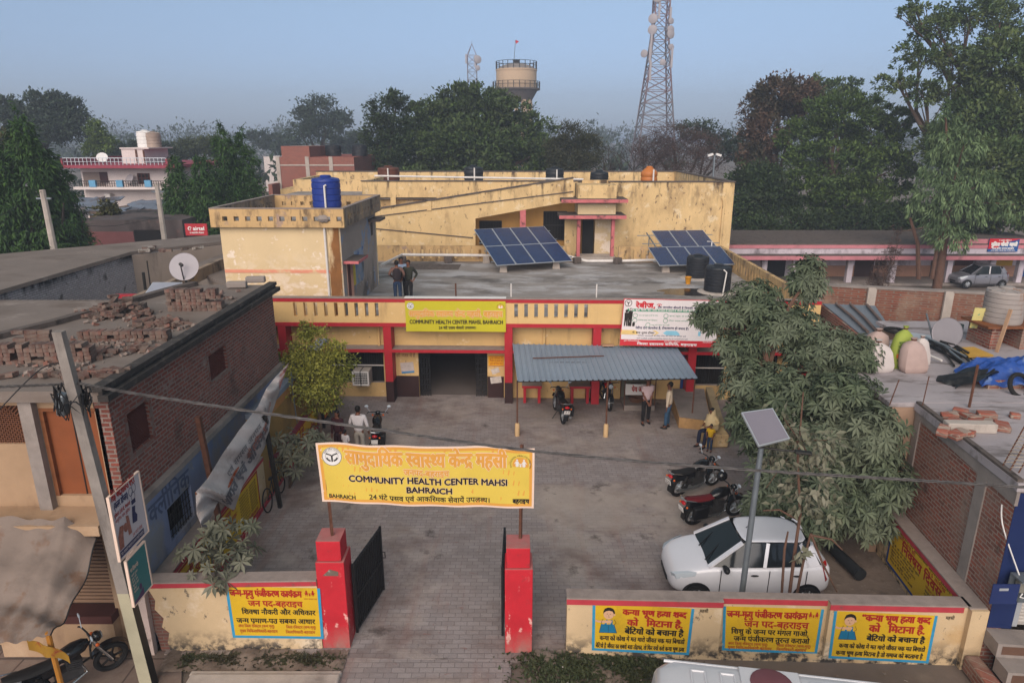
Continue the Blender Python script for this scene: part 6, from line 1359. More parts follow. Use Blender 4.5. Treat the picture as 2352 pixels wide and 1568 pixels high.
for x, lab in ((742, 'first'), (806, 'second')): tank('water_tank', 'small black tank on the unfinished brick building, ' + ('left one' if x == 742 else 'right one'), W0, bx_(x), 64, bz_(361), .7, 1.0, K.tankblack, 3)
lo2 = prism_house('low_house', 'low grey house squeezed between the conical trees and the red brick shell', [(P(600, 450, 58).x, 58), (P(640, 450, 58).x, 58), (P(640, 450, 66).x, 66), (P(596, 450, 66).x, 66)], 0, 4.6, mat('brown_block_wall', '#6f5547', .95, .15, 1), K.greyroof)
hut = thing('distant_house', 'far small pinkish house seen past the brick shell', 'house', (P(620, 372, 110).x, 110, 0))
b = B(); b.box(P(606, 372, 110).x, P(640, 372, 110).x, 110, 116, 0, P(620, 360, 110).z); b.build('wall', K.whitehouse, hut)
# airtel board
ab = thing('shop_board', 'red shop board with white lettering at the end of the long roof', 'sign', (P(450, 530, 37.5).x, 37.5, 4))
a, c = P(427, 541, 37.5), P(474, 514, 37.5); b = B(); b.box(a.x, c.x, 37.5, 37.6, a.z, c.z); o = b.build('board', mat('red_sign', '#a52a33', .6, .05), ab)
fa = lambda u, v, l: (a.x + u, 37.5 - l, a.z + v)
W_, H_ = c.x-a.x, c.z-a.z
b = B(); put_text(b, fa, 'airtel', .37*W_, .87*W_, .46*H_, .76*H_, .01, .012); ring(b, fa, .22*W_, .6*H_, .11, .045, .01, 20, 20, 300); stroke(b, fa, [(.2*W_, .42*H_), (.26*W_, .56*H_)], .05, .01); put_text(b, fa, 'द स्मार्टफोन नेटवर्क', .2*W_, .84*W_, .18*H_, .28*H_, .01, .004); b.build('lettering', K.white, o)
b = B(); b.tube([(a.x+.2, 37.56, 0), (a.x+.2, 37.56, a.z)], .05, 6); b.tube([(c.x-.2, 37.56, 0), (c.x-.2, 37.56, a.z)], .05, 6); b.build('post', K.iron, ab)
# two concrete poles and a lamp
for (t0, t1, b0, b1, Y, lab) in ((97, 436, 125, 575, 33, 'grey concrete pole in front of the largest conical tree'), (360, 424, 378, 550, 40, 'grey concrete pole between the white house and the airtel board'.replace('airtel', 'red'))):
    p0, p1 = P(b0, b1, Y), P(t0, t1, Y); p0 = p0 + (p0-p1).normalized()*(p0.z/(p0-p1).normalized().z*-1); t = thing('utility_pole', lab, 'utility pole', p0)
    b = B(); b.tube([p0, p1], [.2, .13], 8); b.build('shaft', K.concpale, t); b = B(); b.bar(p1 + Vector((-.35, 0, -.4)), p1 + Vector((.35, 0, -.4)), .08); b.build('crossarm', K.steel, t)
p1 = P(97, 438, 33); cable('thin sagging wire left of the large conical tree', [p1, P(50, 470, 31), P(-20, 505, 29)], .012, K.black); p2 = P(360, 426, 40)
cable('thin wire between the two far concrete poles', [P(105, 500, 33), P(240, 520, 36), P(364, 500, 40)], .012, K.black)
# ------------------------------------------------------------------ right: brick shop house, rear roof, compound wall, clutter
def rx(Y): return 7.8 + .09*Y                          # the brick side wall runs slightly outward
K.brickred = mat('rough_red_brickwork', '#7d493c', .95, .15, 1, [('#8c7c70', (.9, .9, .5), .52, .64, None, .7), ('#3f3631', (1.5, 1.5, 1), .6, .7, None, .7), ('#b0a59d', (5, 5, 5), .69, .72, None, .8)], .7, 22,
    brick=dict(w=.25, h=.085, m=.014, c1='#985140', c2='#713d32', cm='#97867a', ns=1.5, nv=.55, nc='#8a7467'))
K.roofpale = mat('pale_patchy_roof', '#9b9395', .95, .12, .7, [('#5f5652', (.5, 1.6, 1), .52, .62, None, .8), ('#aaa3a5', (.8, 1.8, 1), .58, .7, None, .6)], .2)
RZ = 3.84
YA, YB_ = 10.58, 14.24
FRB = Frame((rx(YA), YA), R(-5.0))
rh = thing('brick_shop', 'raw brick shop building with a blue edged shutter and rubble on its roof', 'building', (rx(12)+2, 11, 0))
b = B(); n_ = Vector((.25, -.02, 0))
b.prism([(rx(YA), YA, -.1), (rx(YB_), YB_, -.1), (rx(YB_), YB_, RZ-.16), (rx(YA), YA, RZ-.16)], (.25, -.022, 0)); b.build('brick_wall', K.brickred, rh)
b = B()
for y, w in ((11.55, .3), (14.1, .22)):
    b.prism([(rx(y-w/2)-.03, y-w/2, -.05), (rx(y+w/2)-.03, y+w/2, -.05), (rx(y+w/2)-.03, y+w/2, RZ-.1), (rx(y-w/2)-.03, y-w/2, RZ-.1)], (.05, 0, 0))
b.prism([(rx(YA)-.03, YA-.02, RZ-.45), (rx(YB_)-.03, YB_, RZ-.3), (rx(YB_)-.03, YB_, RZ-.16), (rx(YA)-.03, YA-.02, RZ-.16)], (.06, 0, 0)); b.build('concrete_column', K.conc, rh)
ru = R(-5); ex = Vector((math.cos(ru), math.sin(ru), 0)); o0 = Vector((rx(YA), YA, 0))
def rf(u, d, z): return o0 + ex*u + Vector((-ex.y, ex.x, 0))*d + Vector((0, 0, z))
b = B(); b.slab([rf(-.06, -.05, 0)[:2], (rx(YB_)-.06, YB_+.02), (rx(YB_)+8, YB_+.02), rf(9, -.05, 0)[:2]], RZ-.158, RZ); b.build('roof', K.roofpale, rh)
b = B(); b.bar(rf(-.0, 0, RZ+.03), (rx(YB_)-.0, YB_, RZ+.03), .1, .05); b.build('roof_edge', K.lip, rh)
b = B(); b.prism([rf(0, 0, .88), rf(.42, 0, .88), rf(.42, 0, RZ-.2), rf(0, 0, RZ-.2)], rf(0, -.012, 0)-rf(0, 0, 0)); b.prism([rf(.0, .0, 3.0), rf(9, 0, 3.0), rf(9, 0, RZ-.2), rf(.42, 0, RZ-.2), rf(.42, 0, 3.0)], rf(0, .2, 0)-rf(0, 0, 0)); b.build('blue_front', mat('dark_blue_paint', '#16254f', .55, .1, 3, [('#c3b9b4', (6, 6, 6), .72, .74, None, .8)]), rh)
b = B(); b.prism([rf(.43, .1, .9), rf(9, .1, .9), rf(9, .1, 3.0), rf(.43, .1, 3.0)], rf(0, .03, 0)-rf(0, 0, 0)); sh = b.build('shutter', mat('pale_shutter', '#a8a29c', .5, .06, 2, metal=.2), rh)
b = B()
for k in range(29): z = .98 + k*.07; b.prism([rf(.58, .085, z), rf(9, .085, z), rf(9, .085, z+.042), rf(.58, .085, z+.042)], rf(0, .014, 0)-rf(0, 0, 0))
b.build('slats', mat('shutter_slats', '#b7b1aa', .5, .06, 2, [('#8d7c62', (3, 3, 9), .6, .68, None, .6)]), sh)
b = B(); b.prism([rf(.43, .06, .88), rf(.56, .06, .88), rf(.56, .06, 3.0), rf(.43, .06, 3.0)], rf(0, .035, 0)-rf(0, 0, 0)); b.build('shutter_rail', K.alu, sh)
K.stepbrown = mat('brown_riser_paint', '#5d4437', .85, .12, 3)
for k, (z, d) in enumerate(((.86, -.42), (.58, -.80), (.30, -1.18))):
    b = B(); b.prism([rf(-.02-.0*k, d, z-.28), rf(9, d, z-.28), rf(9, d, z), rf(-.02, d, z)], rf(0, .42 if k == 0 else .38, 0)-rf(0, 0, 0)); so = b.build('step', K.conc, rh)
    b = B(); b.prism([rf(.06, d-.004, z-.22), rf(9, d-.004, z-.22), rf(9, d-.004, z-.05), rf(.06, d-.004, z-.05)], rf(0, .003, 0)-rf(0, 0, 0)); b.build('riser', K.stepbrown, so)
b = B(); b.prism([rf(-.32, -1.2, -.05), rf(-.03, -1.2, -.05), rf(-.03, -.05, -.05), rf(-.32, -.05, -.05)], (0, 0, .35)); b.build('brick_footing', K.brickred, rh, bevel=.05)
t = thing('meter_box', 'grey electricity meter box with its dark blue lid hanging open on the shop corner', 'meter box', rf(.2, -.15, 1.75))
p = PX(2290, 1290, rx(YA)+.1); z = p.z
b = B(); b.box(p.x, p.x+.34, YA-.42, YA-.12, z, z+.03); b.box(p.x+.32, p.x+.34, YA-.42, YA-.12, z-.36, z); b.box(p.x, p.x+.34, YA-.14, YA-.12, z-.36, z); b.box(p.x, p.x+.32, YA-.42, YA-.14, z-.38, z-.36); b.build('case', K.steel, t)
b = B(); b.box(p.x-.48, p.x-.01, YA-.40, YA-.385, z-.42, z-.02); b.build('lid', mat('blue_lid', '#1f2c58', .6, .1), t)
b = B(); b.box(p.x-.36, p.x-.2, YA-.404, YA-.401, z-.15, z-.1); b.build('lid_window', K.alu, t)
b = B(); b.box(p.x+.08, p.x+.22, YA-.3, YA-.16, z-.28, z-.08); b.build('meter', mat('meter_grey', '#77746c', .5), t, bevel=.02)
b = B(); b.tube([(p.x+.15, YA-.3, z-.28), (p.x+.1, YA-.32, z-.34), (p.x+.2, YA-.33, z-.36), (p.x+.24, YA-.3, z-.25)], .012, 6); b.build('wire', K.white, t)
cable('white wire running down the brick wall to the meter box', [(rx(YA+.3)-.02, YA+.3, RZ-.6), (rx(YA+.15)-.05, YA+.1, 2.9), (p.x+.1, YA-.2, z+.02)], .012, K.white, 14)
t = thing('tin_hood', 'small dark tin hood with dry leaves above the shop shutter', 'hood', rf(1, -.3, 2.4))
b = B(); b.prism([rf(.55, 0, 2.9), rf(.55, -.5, 2.45), rf(.55, -.48, 2.42), rf(.55, 0, 2.8)], ex*3); b.build('sheet', K.rust, t)
# rear roof at the same height, its plaster front and left side
rr = thing('rear_roof_building', 'plastered building with a flat pale roof full of clutter behind the brick shop', 'building', (11, 15, 0))
b = B(); b.slab([(8.55, YB_+.05), (8.75, 18.9), (11.9, 19.2), (11.9, 21.3), (22, 21.3), (22, YB_+.05)], 0, RZ-.1); b.build('wall', mat('pale_brown_plaster', '#9a7f6b', .95, .1, 1, [('#6f5748', (1.2, 1.2, .4), .54, .7, None, .6)], .2), rr)
b = B(); b.slab([(8.45, YB_+.03), (8.65, 19.0), (11.8, 19.3), (11.8, 21.4), (22, 21.4), (22, YB_+.03)], RZ-.098, RZ+.012); b.build('roof', K.roofpale, rr)
# lean-to of tin sheets against the health centre end
ln = thing('lean_to', 'lean-to roof of grey tin sheets weighted with logs beside the health centre', 'lean-to', (12.5, 22.5, 0))
q = [P(1890, 697, 24.6), P(2010, 702, 24.2), P(2058, 772, 20.9), P(1978, 768, 21.2)]
b = B(); b.prism(q, (0, .01, -.04)); b.build('sheet', mat('grey_tin', '#747a82', .6, .08, 1, metal=.2), ln)
for f in (.22, .5, .82):
    a, c = q[0].lerp(q[1], f), q[3].lerp(q[2], f); b = B(); b.tube([a.lerp(c, .05)+Vector((0,0,.07)), a.lerp(c, .5)+Vector((.03,0,.08)), a.lerp(c, .97)+Vector((0, 0, .07))], .05, 7); tag(b.build('log', mat('barkless_log', '#6a5a54', .9, .2, 5)), ('first', 'second', 'third')[int(f*3)] + ' grey log holding down the tin lean-to, counted from the health centre', 'log', 'logs on the lean-to')
b = B(); b.prism([(q[0].x-.05, q[0].y, 0), (q[3].x-.05, q[3].y, 0), (q[3].x-.05, q[3].y, q[3].z-.05), (q[0].x-.05, q[0].y, q[0].z-.05)], (.12, 0, 0)); b.prism([(q[3].x+.07, q[3].y, 0), (q[3].x+.9, q[3].y-.05, 0), (q[3].x+.9, q[3].y-.05, q[3].z-.1), (q[3].x+.07, q[3].y, q[3].z-.1)], (0, .15, 0)); b.build('brick_wall', K.brickred, ln)
# brick boundary wall behind, with plastered posts
bw = thing('brick_boundary_wall', 'long tall red brick boundary wall with plastered posts behind the cluttered roof', 'wall', (16, 25, 0))
wl_ = P(1880, 657, 26.5); wr = P(2420, 684, 23.5)
b = B(); b.prism([(wl_.x, wl_.y, 0), (wr.x, wr.y, 0), (wr.x, wr.y, wr.z), (wl_.x, wl_.y, wl_.z)], (.02, .24, 0)); b.build('wall', mat('red_boundary_brick', '#7b4a3d', .95, .12, 1, [('#8f7a69', (.6, .6, .6), .5, .64, (4.6, 3.4), .8), ('#4d4039', (1.2, 1.2, .8), .6, .72, None, .6)], .6, 22, brick=dict(w=.25, h=.09, m=.016, c1='#834836', c2='#6a3b30', cm='#76655a', ns=1.4, nv=.45, nc='#8a6f5f')), bw)
b = B(); b.prism([wl_ + Vector((0, -.03, 0)), wr + Vector((0, -.03, 0)), wr + Vector((0, -.03, .07)), wl_ + Vector((0, -.03, .07))], (.02, .32, 0)); b.build('coping', K.conc, bw)
for k, px_ in enumerate((2014, 2195, 2385)):
    f = (px_-1880)/540; p = wl_.lerp(wr, f); b = B(); b.box(p.x-.16, p.x+.16, p.y-.08, p.y-.0, 0, p.z+.05); b.build('post', K.concpale, bw)
# right compound wall with the painted notice on its inner face
cr_ = thing('compound_wall', 'right courtyard wall carrying a yellow painted notice, in front of the raw brickwork', 'wall', (8.8, 13, 0))
ix = lambda Y: 8.44 + .086*(Y-10.96)
b = B(); b.prism([(ix(10.55), 10.55, -.05), (ix(18), 18, -.05), (ix(18), 18, 1.24), (ix(10.55), 10.55, 1.24)], (.32, 0, 0)); b.build('wall', K.creamwall, cr_)
b = B(); b.prism([(ix(10.6)-.02, 10.6, 1.24), (ix(18)-.02, 18, 1.24), (ix(18)+.31, 18, 1.24), (ix(10.6)+.31, 10.6, 1.24)], (0, 0, .03)); b.build('coping', K.dusty_top, cr_)
b = B(); b.prism([(ix(10.9)-.002, 10.9, 1.13), (ix(18)-.002, 18, 1.13), (ix(18)-.002, 18, 1.235), (ix(10.9)-.002, 10.9, 1.235)], (-.012, 0, 0)); b.build('red_trim', K.redtrim, cr_)
yf, yn = 13.75, 10.95
fn = lambda u, v, l: (ix(yf+(yn-yf)*u) - .002 - l, yf+(yn-yf)*u, .12 + 1.01*v)
b = B(); b.prism([fn(0,0,0), fn(1,0,0), fn(1,1,0), fn(0,1,0)], (-.004, 0, 0)); o = b.build('painted_notice', K.pyel, cr_)
b = B(); rect(b, fn, 0, 1, 0, .06, .007); rect(b, fn, 0, .025, .06, 1, .007); b.build('border', mat('dark_blue_border', '#1e3f7c', .8), o)
W_, H_ = yf-yn, 1.01; f2 = lambda a, c, l: fn(a/W_, c/H_, l)
LN = [('प्रत्येक माह की', .14, .40, .86, .93, 'pred', .002), ('15 तारीख', .62, .84, .86, .93, 'pred', .002), ('निक्षय दिवस', .2, .80, .64, .82, 'pred', .010), ('के अवसर पर आयोजित स्वास्थ्य शिविर में', .08, .95, .955, .985, 'pblk', .001)]
for i in range(6): LN.append((('टी.बी. की जांच एवं उपचार निःशुल्क', 'दो सप्ताह से अधिक खांसी', 'बुखार का आना वजन घटना', 'भूख न लगना सीने में दर्द', 'बलगम में खून आना', 'निकट के केन्द्र पर जांच करायें')[i], .06, (.5, .42, .46, .4, .38, .44)[i], .56-.08*i, .60-.08*i, 'pblk', .001))
for i in range(5): LN.append((('पोषण योजना', 'सहायता राशि', 'प्रति माह', 'बैंक खाते में', 'सम्पर्क करें')[i], .60, (.8, .86, .78, .84, .82)[i], .52-.09*i, .57-.09*i, 'pred' if i == 0 else 'pblk', .001))
lettering(o, f2, [(s_, a*W_, c*W_, d*H_, e*H_, k, bd) for s_, a, c, d, e, k, bd in LN], H_)
b = B(); p0, p1 = G(1903, 1250, .16), G(1975, 1318, .16); b.tube([p0, p1], .13, 14); b.tube([p1-(p1-p0).normalized()*.06, p1+(p1-p0).normalized()*.03], .145, 14); tag(b.build('black_pipe', mat('black_drain_pipe', '#26292c', .5, .2)), 'thick black drain pipe lying on the ground behind the white car', 'pipe')
# --- clutter on the right roof
RZ2 = RZ + .012
def sack(lab, px_, py_, h, w, m, seed, neck=True, nm=None):
    w *= 1.15
    o = G(px_, py_, RZ2); q = random.Random(seed); t = thing('sack', lab, 'sack', o, 'sacks on the right roof'); secs = []
    pr = [(.0, .95), (.05, 1.1), (.2, 1.16), (.45, 1.08), (.68, .98), (.84, .8), (.92, .5), (.97, .22)] + ([(1.0, .16), (1.07, .3)] if neck else [(1.0, .05)])
    tx, ty = q.uniform(-.12, .12), q.uniform(-.05, .08)
    for z, r in pr:
        ring_ = []
        for j in range(16):
            a = 2*math.pi*j/16; k = 1 + .06*math.sin(3*a+seed+z*4) + q.uniform(-.025, .025); sq_ = 1/max(abs(math.cos(a)), abs(math.sin(a)))**.45
            ring_.append((o.x + w/2*r*k*sq_*math.cos(a) + tx*z, o.y + w*.36*r*k*sq_*math.sin(a) + ty*z, RZ2 + h*z))
        secs.append(ring_)
    b = B(); b.loft(secs); b.build('bag', m, t)
    if neck: b = B(); b.lathe((o.x+tx, o.y+ty, RZ2+h*.985), [(w*.10, 0), (w*.13, .02), (w*.10, .04)], 10); b.build('tie', K.rust, t)
    return t, o, w, h, ty
K.sackw = mat('white_woven_sack', '#b9afab', .8, .06, 5, (), .2); K.sackp = mat('pinkish_woven_sack', '#a58f88', .85, .08, 5, (), .2)
sack('white woven sack on the right roof, leftmost in front', 2019, 850, .74, .52, K.sackw, 1)
sack('pinkish woven sack standing behind the white one', 2008, 826, .8, .5, K.sackp, 5)
t, o, w, h, ty = sack('bright green and yellow printed sack between the white and the pinkish sacks', 2060, 842, 1.0, .42, mat('lime_sack', '#8a9640', .7, .08, 4), 2)
fy = lambda u, v, l: (o.x + u, o.y - w*.385 - l - .02 + ty*v/h, RZ2 + v)
b = B(); rect(b, fy, -.17, .17, .30, .40, .02); b.build('printed_band', mat('orange_print', '#b0561d', .7), t)
b = B(); [put_text(b, fy, s_, -.15, .15, z, z+.06, .02, .002) for s_, z in (('सुपर', .66), ('पशु आहार', .56), ('50 किग्रा', .46), ('शुद्ध', .2))]; rect(b, fy, -.12, .12, .06, .16, .02); b.build('lettering', mat('dark_green_print', '#34501f', .7), t)
sack('pinkish grey sack on the right roof, to the right of the green one', 2094, 852, .82, .5, K.sackp, 3)
sack('narrow pale sack peeping out behind the pinkish grey one', 2112, 836, .74, .34, K.sackw, 4)
p = G(2168, 806, RZ2); t = dish('white dish leaning on edge beside the pipe bundle', (p.x, p.y, RZ2), .42, R(80), R(-65), K.dish, False)
p = G(2130, 788, RZ2); b = B(); b.obox((p.x, p.y, RZ2+.1), (1.0, .6, .02), (R(14), R(4), R(-20))); tag(b.build('tin_sheet', K.alu), 'pale curved sheet lying behind the sacks', 'sheet')
rgp = random.Random(3)
for k in range(22):
    a = P(2105+rgp.uniform(-8, 50), 776+rgp.uniform(0, 22), 17.8); c = P(2205+rgp.uniform(-20, 40), 838+rgp.uniform(-20, 14), 16.2); 
    a = G(2105+rgp.uniform(-5, 60), 778+rgp.uniform(0, 26), RZ2); c = G(2210+rgp.uniform(-20, 30), 838+rgp.uniform(-22, 12), RZ2); dz = rgp.uniform(.04, .3)
    b = B(); b.tube([(a.x, a.y, RZ2+dz), ((a.x+c.x)/2, (a.y+c.y)/2, RZ2+dz*.7+rgp.uniform(0, .08)), (c.x, c.y, RZ2+dz*.5)], rgp.choice((.018, .025, .03)), 6)
    tag(b.build('pipe', rgp.choice((K.iron, K.steel, K.black, K.iron))), 'thin pipe in the tangled bundle on the right roof', 'pipe', 'tangled pipes on the right roof')
a = G(2212, 818, RZ2); c = G(2252, 842, RZ2); b = B(); b.tube([(a.x-1.2, a.y+.5, RZ2+.12), (c.x-.9, c.y+.2, RZ2+.1)], .03, 7); tag(b.build('pipe', K.pvc), 'white pipe lying along the bundle on the right roof', 'pipe')
# white tank on a brick stand
p = G(2310, 800, RZ2); t = thing('brick_stand', 'rough brick stand with a board top carrying the rust stained tank', 'stand', (p.x, p.y+.3, RZ2))
for a in (-.55, .3): b = B(); b.box(p.x+a, p.x+a+.25, p.y-.1, p.y+.9, RZ2, RZ2+.62); b.build('brick_leg', K.brickred, t)
b = B(); b.box(p.x-.75, p.x+.7, p.y-.2, p.y+1.0, RZ2+.62, RZ2+.68); b.build('board', K.wood, t)
tank('water_tank', 'dirty white water tank with rust streaks on the brick stand', W0, p.x, p.y+.4, RZ2+.68, .50, .98, mat('rust_streaked_white', '#948b86', .6, .06, 2, [('#8a5b34', (3, 3, .35), .56, .64, None, .9)]), 6)
b = B(); b.bar((p.x-.5, p.y-.35, RZ2), (p.x-.3, p.y-.28, RZ2+1.2), .09, .04); tag(b.build('plank', mat('pale_timber', '#a9876c', .85, .12, 5)), 'pale plank leaning on the brick tank stand', 'plank')
p = G(2262, 796, RZ2); b = B(); b.obox((p.x, p.y+.3, RZ2+.75), (.55, .03, .62), (R(10), 0, R(-15))); tag(b.build('printed_sheet', mat('printed_yellow_cloth', '#c3b878', .85, .1, 4, [('#3f8d7a', (5, 5, 5), .58, .62, None, .8), ('#c08a35', (6, 6, 6), .62, .66, None, .8)])), 'printed yellow cloth hanging left of the rusty tank', 'cloth')
p = G(2205, 800, RZ2); b = B(); b.grid(lambda u, v: (p.x-.25+.5*u, p.y+.35+.06*math.sin(u*9), RZ2+.1+.62*v*(1-.2*u)), 10, 6, thick=(0, .01, 0)); tag(b.build('dark_cloth', mat('teal_dark_cloth', '#243032', .85)), 'dark green cloth hanging beside the leaning dish', 'cloth')
p = G(2232, 820, RZ2); b = B(); b.obox((p.x+.1, p.y+.2, RZ2+.08), (.9, .6, .04), (R(6), R(3), .3)); tag(b.build('yellow_board', mat('yellow_board', '#b28a3c', .8, .1, 3)), 'flat yellow board lying above the blue tarpaulin', 'board')
# blue tarpaulin over a heap, black sheet, tyre, rubble
p = G(2300, 890, RZ2); t = thing('tarpaulin_heap', 'heap covered by a crumpled blue tarpaulin with a black sheet under its left edge', 'tarpaulin', (p.x, p.y+.4, RZ2))
def tp_(u, v):
    x = p.x - .62 + 2.4*u; y = p.y - .2 + 1.1*v; e = min(1, 4*u, 4*v, 4*(1-v)+.2)
    return (x + .05*math.sin(v*13), y + .06*math.sin(u*11), RZ2 + .10 + .5*e*(.8+.2*math.sin(u*7+1)*math.cos(v*6)) + .07*abs(math.sin(u*13+v*9)) - .06*abs(math.sin(u*9-v*17)) + .025*abs(math.sin(u*29+v*31)))
b = B(); b.grid(tp_, 44, 26, thick=(0, 0, -.01)); b.build('blue_sheet', mat('blue_tarpaulin', '#21458a', .65, .15, 2, [('#6b7f9f', (3, 3, 3), .54, .64, None, .6), ('#1a2f5c', (5, 5, 5), .55, .65, None, .7)], .7, 7), t)
b = B(); b.grid(lambda u, v: (p.x-1.2+.95*u+.1*math.sin(v*7), p.y-.15+.8*v, RZ2+.03+.42*u*(1-.3*v)+.04*math.sin(u*9+v*14)), 16, 12, thick=(0, 0, -.01)); b.build('black_sheet', mat('black_plastic_sheet', '#1c1d1f', .45, .2, 3, (), .6, 8), t)
b = B(); b.box(p.x-.4, p.x+1.6, p.y-.1, p.y+.8, RZ2, RZ2+.22); b.build('brick_heap', K.brickred, t)
def torus(b, c, R0, r, ax, n=28, m=8):
    c = Vector(c); ax = Vector(ax).normalized(); u = ax.orthogonal().normalized(); w = ax.cross(u)
    vs_ = [c + (u*math.cos(a)+w*math.sin(a))*(R0+r*math.cos(q_)) + ax*r*math.sin(q_) for a in np.linspace(0, 2*math.pi, n, False) for q_ in np.linspace(0, 2*math.pi, m, False)]
    b.add(vs_, [(i*m+j, ((i+1) % n)*m+j, ((i+1) % n)*m+(j+1) % m, i*m+(j+1) % m) for i in range(n) for j in range(m)], True); return b
q = P(2342, 885, p.y-.35); tag(torus(B(), q, .26, .05, (.2, -1, .5)).build('scrap_rubber_ring', K.rubber), 'old black tyre hanging on the front of the blue tarpaulin', 'tyre')
q = G(2078, 778, RZ2); tag(torus(B(), (q.x+.0, q.y+.6, RZ2+.1), .24, .05, (0, 0, 1)).build('scrap_rubber_ring', K.rubber), 'old tyre lying on the tin lean-to edge behind the sacks', 'tyre')
for (x0, y0, x1, y1, r_, lab, m_) in ((2043, 930, 2065, 872, .012, 'thin rebar sticking up at the roof edge, the left one', 'rust'), (2118, 934, 2134, 864, .012, 'thin rebar sticking up at the corner of the brick shop roof', 'rust'), (2226, 934, 2246, 838, .03, 'rusty post tied with rags in front of the blue tarpaulin', 'rust'), (2146, 792, 2128, 720, .025, 'grey stick leaning on the brick boundary wall', 'steel')):
    a = G(x0, y0, RZ2); c = P(x1, y1, a.y); b = B(); b.tube([a, c], r_, 6); tag(b.build('rebar' if r_ < .02 else 'stick', K[m_]), lab, 'rod')
t = thing('rebar_column', 'unfinished column of rusty rebar with wound wire on the brick shop roof', 'rebar column', G(2300, 1070, RZ))
a = G(2318, 1080, RZ); c = P(2395, 945, a.y); rb_ = [(.09, .09), (-.09, .09), (-.09, -.09), (.09, -.09)]; b = B()
for x, y in rb_: b.tube([a + Vector((x, y, -.05)), c + Vector((x, y, 0))], .012, 6)
b.build('bars', K.rust, t); b = B()
for k in range(9):
    s_ = .1+.06*k; m_ = a.lerp(c, s_); b.tube([m_ + Vector((x*1.1, y*1.1, 0)) for x, y in rb_+rb_[:1]], .006, 4)
b.build('stirrup', mat('pale_wire', '#a89a88', .6), t)
rgq = random.Random(17)
for k, (x, y) in enumerate(((2165, 995), (2200, 1003), (2230, 1002), (2180, 960), (2205, 950), (2225, 962), (2250, 975), (2265, 958), (2195, 975), (2300, 985), (2330, 960))):
    o = G(x, y, RZ); b = B(); s_ = rgq.uniform(.12, .3); b.obox((o.x, o.y, RZ+.06), (s_*1.5, s_, .12), (rgq.gauss(0, .1), rgq.gauss(0, .1), rgq.uniform(0, 3))); tag(b.build('brick_lump', K.brickred, bevel=.02), 'broken brick lump on the bare roof of the brick shop', 'rubble', 'rubble on the brick shop roof')
b = B(); o0_ = G(2190, 985, RZ); b.obox((o0_.x+.25, o0_.y-.1, RZ+.1), (.95, .24, .2), (0, 0, R(-4))); tag(b.build('masonry_block', K.concpale, bevel=.02), 'broken length of masonry on the brick shop roof', 'masonry')
# --- solar street lamp inside the front wall
t = thing('solar_street_lamp', 'grey pole solar street lamp with a tilted panel in front of the big tree', 'street lamp', (P(1703, 1357, 11.65).x, 11.65, 0))
o = P(1703, 1357, 11.65); o.z = 0; tpz = P(1742, 1075, o.y)
b = B(); b.tube([(o.x, o.y, 0), tpz, tpz + (tpz-o)*.12], [.06, .055, .05], 12); b.build('pole', K.steel, t)
hd = tpz + (tpz-o)*.12
q = [P(1742, 1026, hd.y-.35), P(1814, 1008, hd.y-.15), P(1774, 938, hd.y+.55), P(1702, 948, hd.y+.35)]
nn = (q[1]-q[0]).cross(q[3]-q[0]).normalized()
b = B(); b.prism([v - nn*.02 for v in q], nn*.04); b.build('panel_frame', K.alu, t)
e = lambda u, v: q[0].lerp(q[1], u).lerp(q[3].lerp(q[2], u), v) + nn*.024
b = B(); b.quad(e(.035, .03), e(.965, .03), e(.965, .97), e(.035, .97)); b.build('panel_cells', mat('dusty_solar_cells', '#77727b', .4, .04, 2), t)
b = B(); b.bar(hd, hd + Vector((-.05, .15, .15)), .1); b.tube([hd, hd + Vector((.3, -.1, .0)), hd + Vector((.55, -.2, .02))], .022, 8); b.build('bracket', K.iron, t)
b = B(); b.obox(hd + Vector((.68, -.25, .02)), (.3, .13, .05), (0, 0, -.3)); b.build('lamp_head', K.iron, t, bevel=.02)
# --- white van roof at the bottom edge
vq = [P(1505, 1512, 9.35), P(1800, 1545, 9.15)]
t = thing('white_van', 'white van with a ribbed roof and round vent parked outside the front wall', 'van', (4, 8.6, -.2))
vu = Vector((math.cos(R(-9)), math.sin(R(-9)), 0)); vv = Vector((-vu.y, vu.x, 0)); v0 = G(1498, 1600, 2.0)
v0 = G(1509, 1505, 2.0) + Vector((0, .1, 0))
def vp(u, v, z): p_ = v0 + vu*u - vv*v; return Vector((p_.x, p_.y, z))
def outline(i, z): return [vp(*q_, z) for q_ in ((.18+i, i), (4.4-i, i), (4.55-i, .15+i), (4.55-i, 1.35-i), (4.4-i, 1.5-i), (.18+i, 1.5-i), (i-.02, 1.3-i), (i-.02, .2+i))]
K.vanwhite = mat('white_car_paint', '#bdbcbf', .35, .03, 2, coat=.5)
b = B(); b.loft([outline(-.06, .6), outline(-.07, 1.1), outline(.0, 1.78), outline(.03, 1.88), outline(.10, 1.94), outline(.22, 1.965)]); b.build('body', K.vanwhite, t)
b = B()
for k in range(8):
    u = .5 + k*.42
    for s_ in (0, 1): b.tube([vp(u+s_*.2, .28, 1.968), vp(u+s_*.2, 1.25, 1.972)], .02, 6)
    b.tube([vp(u, .28, 1.968), vp(u+.2, .28, 1.968)], .02, 6)
b.tube([vp(.12, .1, 1.93), vp(4.4, .1, 1.93)], .025, 6); b.build('roof_rib', K.vanwhite, t)
b = B(); b.lathe(vp(1.62, .42, 1.96), [(.3, 0), (.3, .05), (.24, .07), (.0, .08)], 22); b.build('roof_vent', mat('dark_red_vent', '#6b4045', .5), t)
b = B(); b.obox(vp(1.62, .42, 1.985), (.85, .6, .03), (0, 0, R(-9))); b.build('vent_tray', K.vanwhite, t, bevel=.012)
b = B()
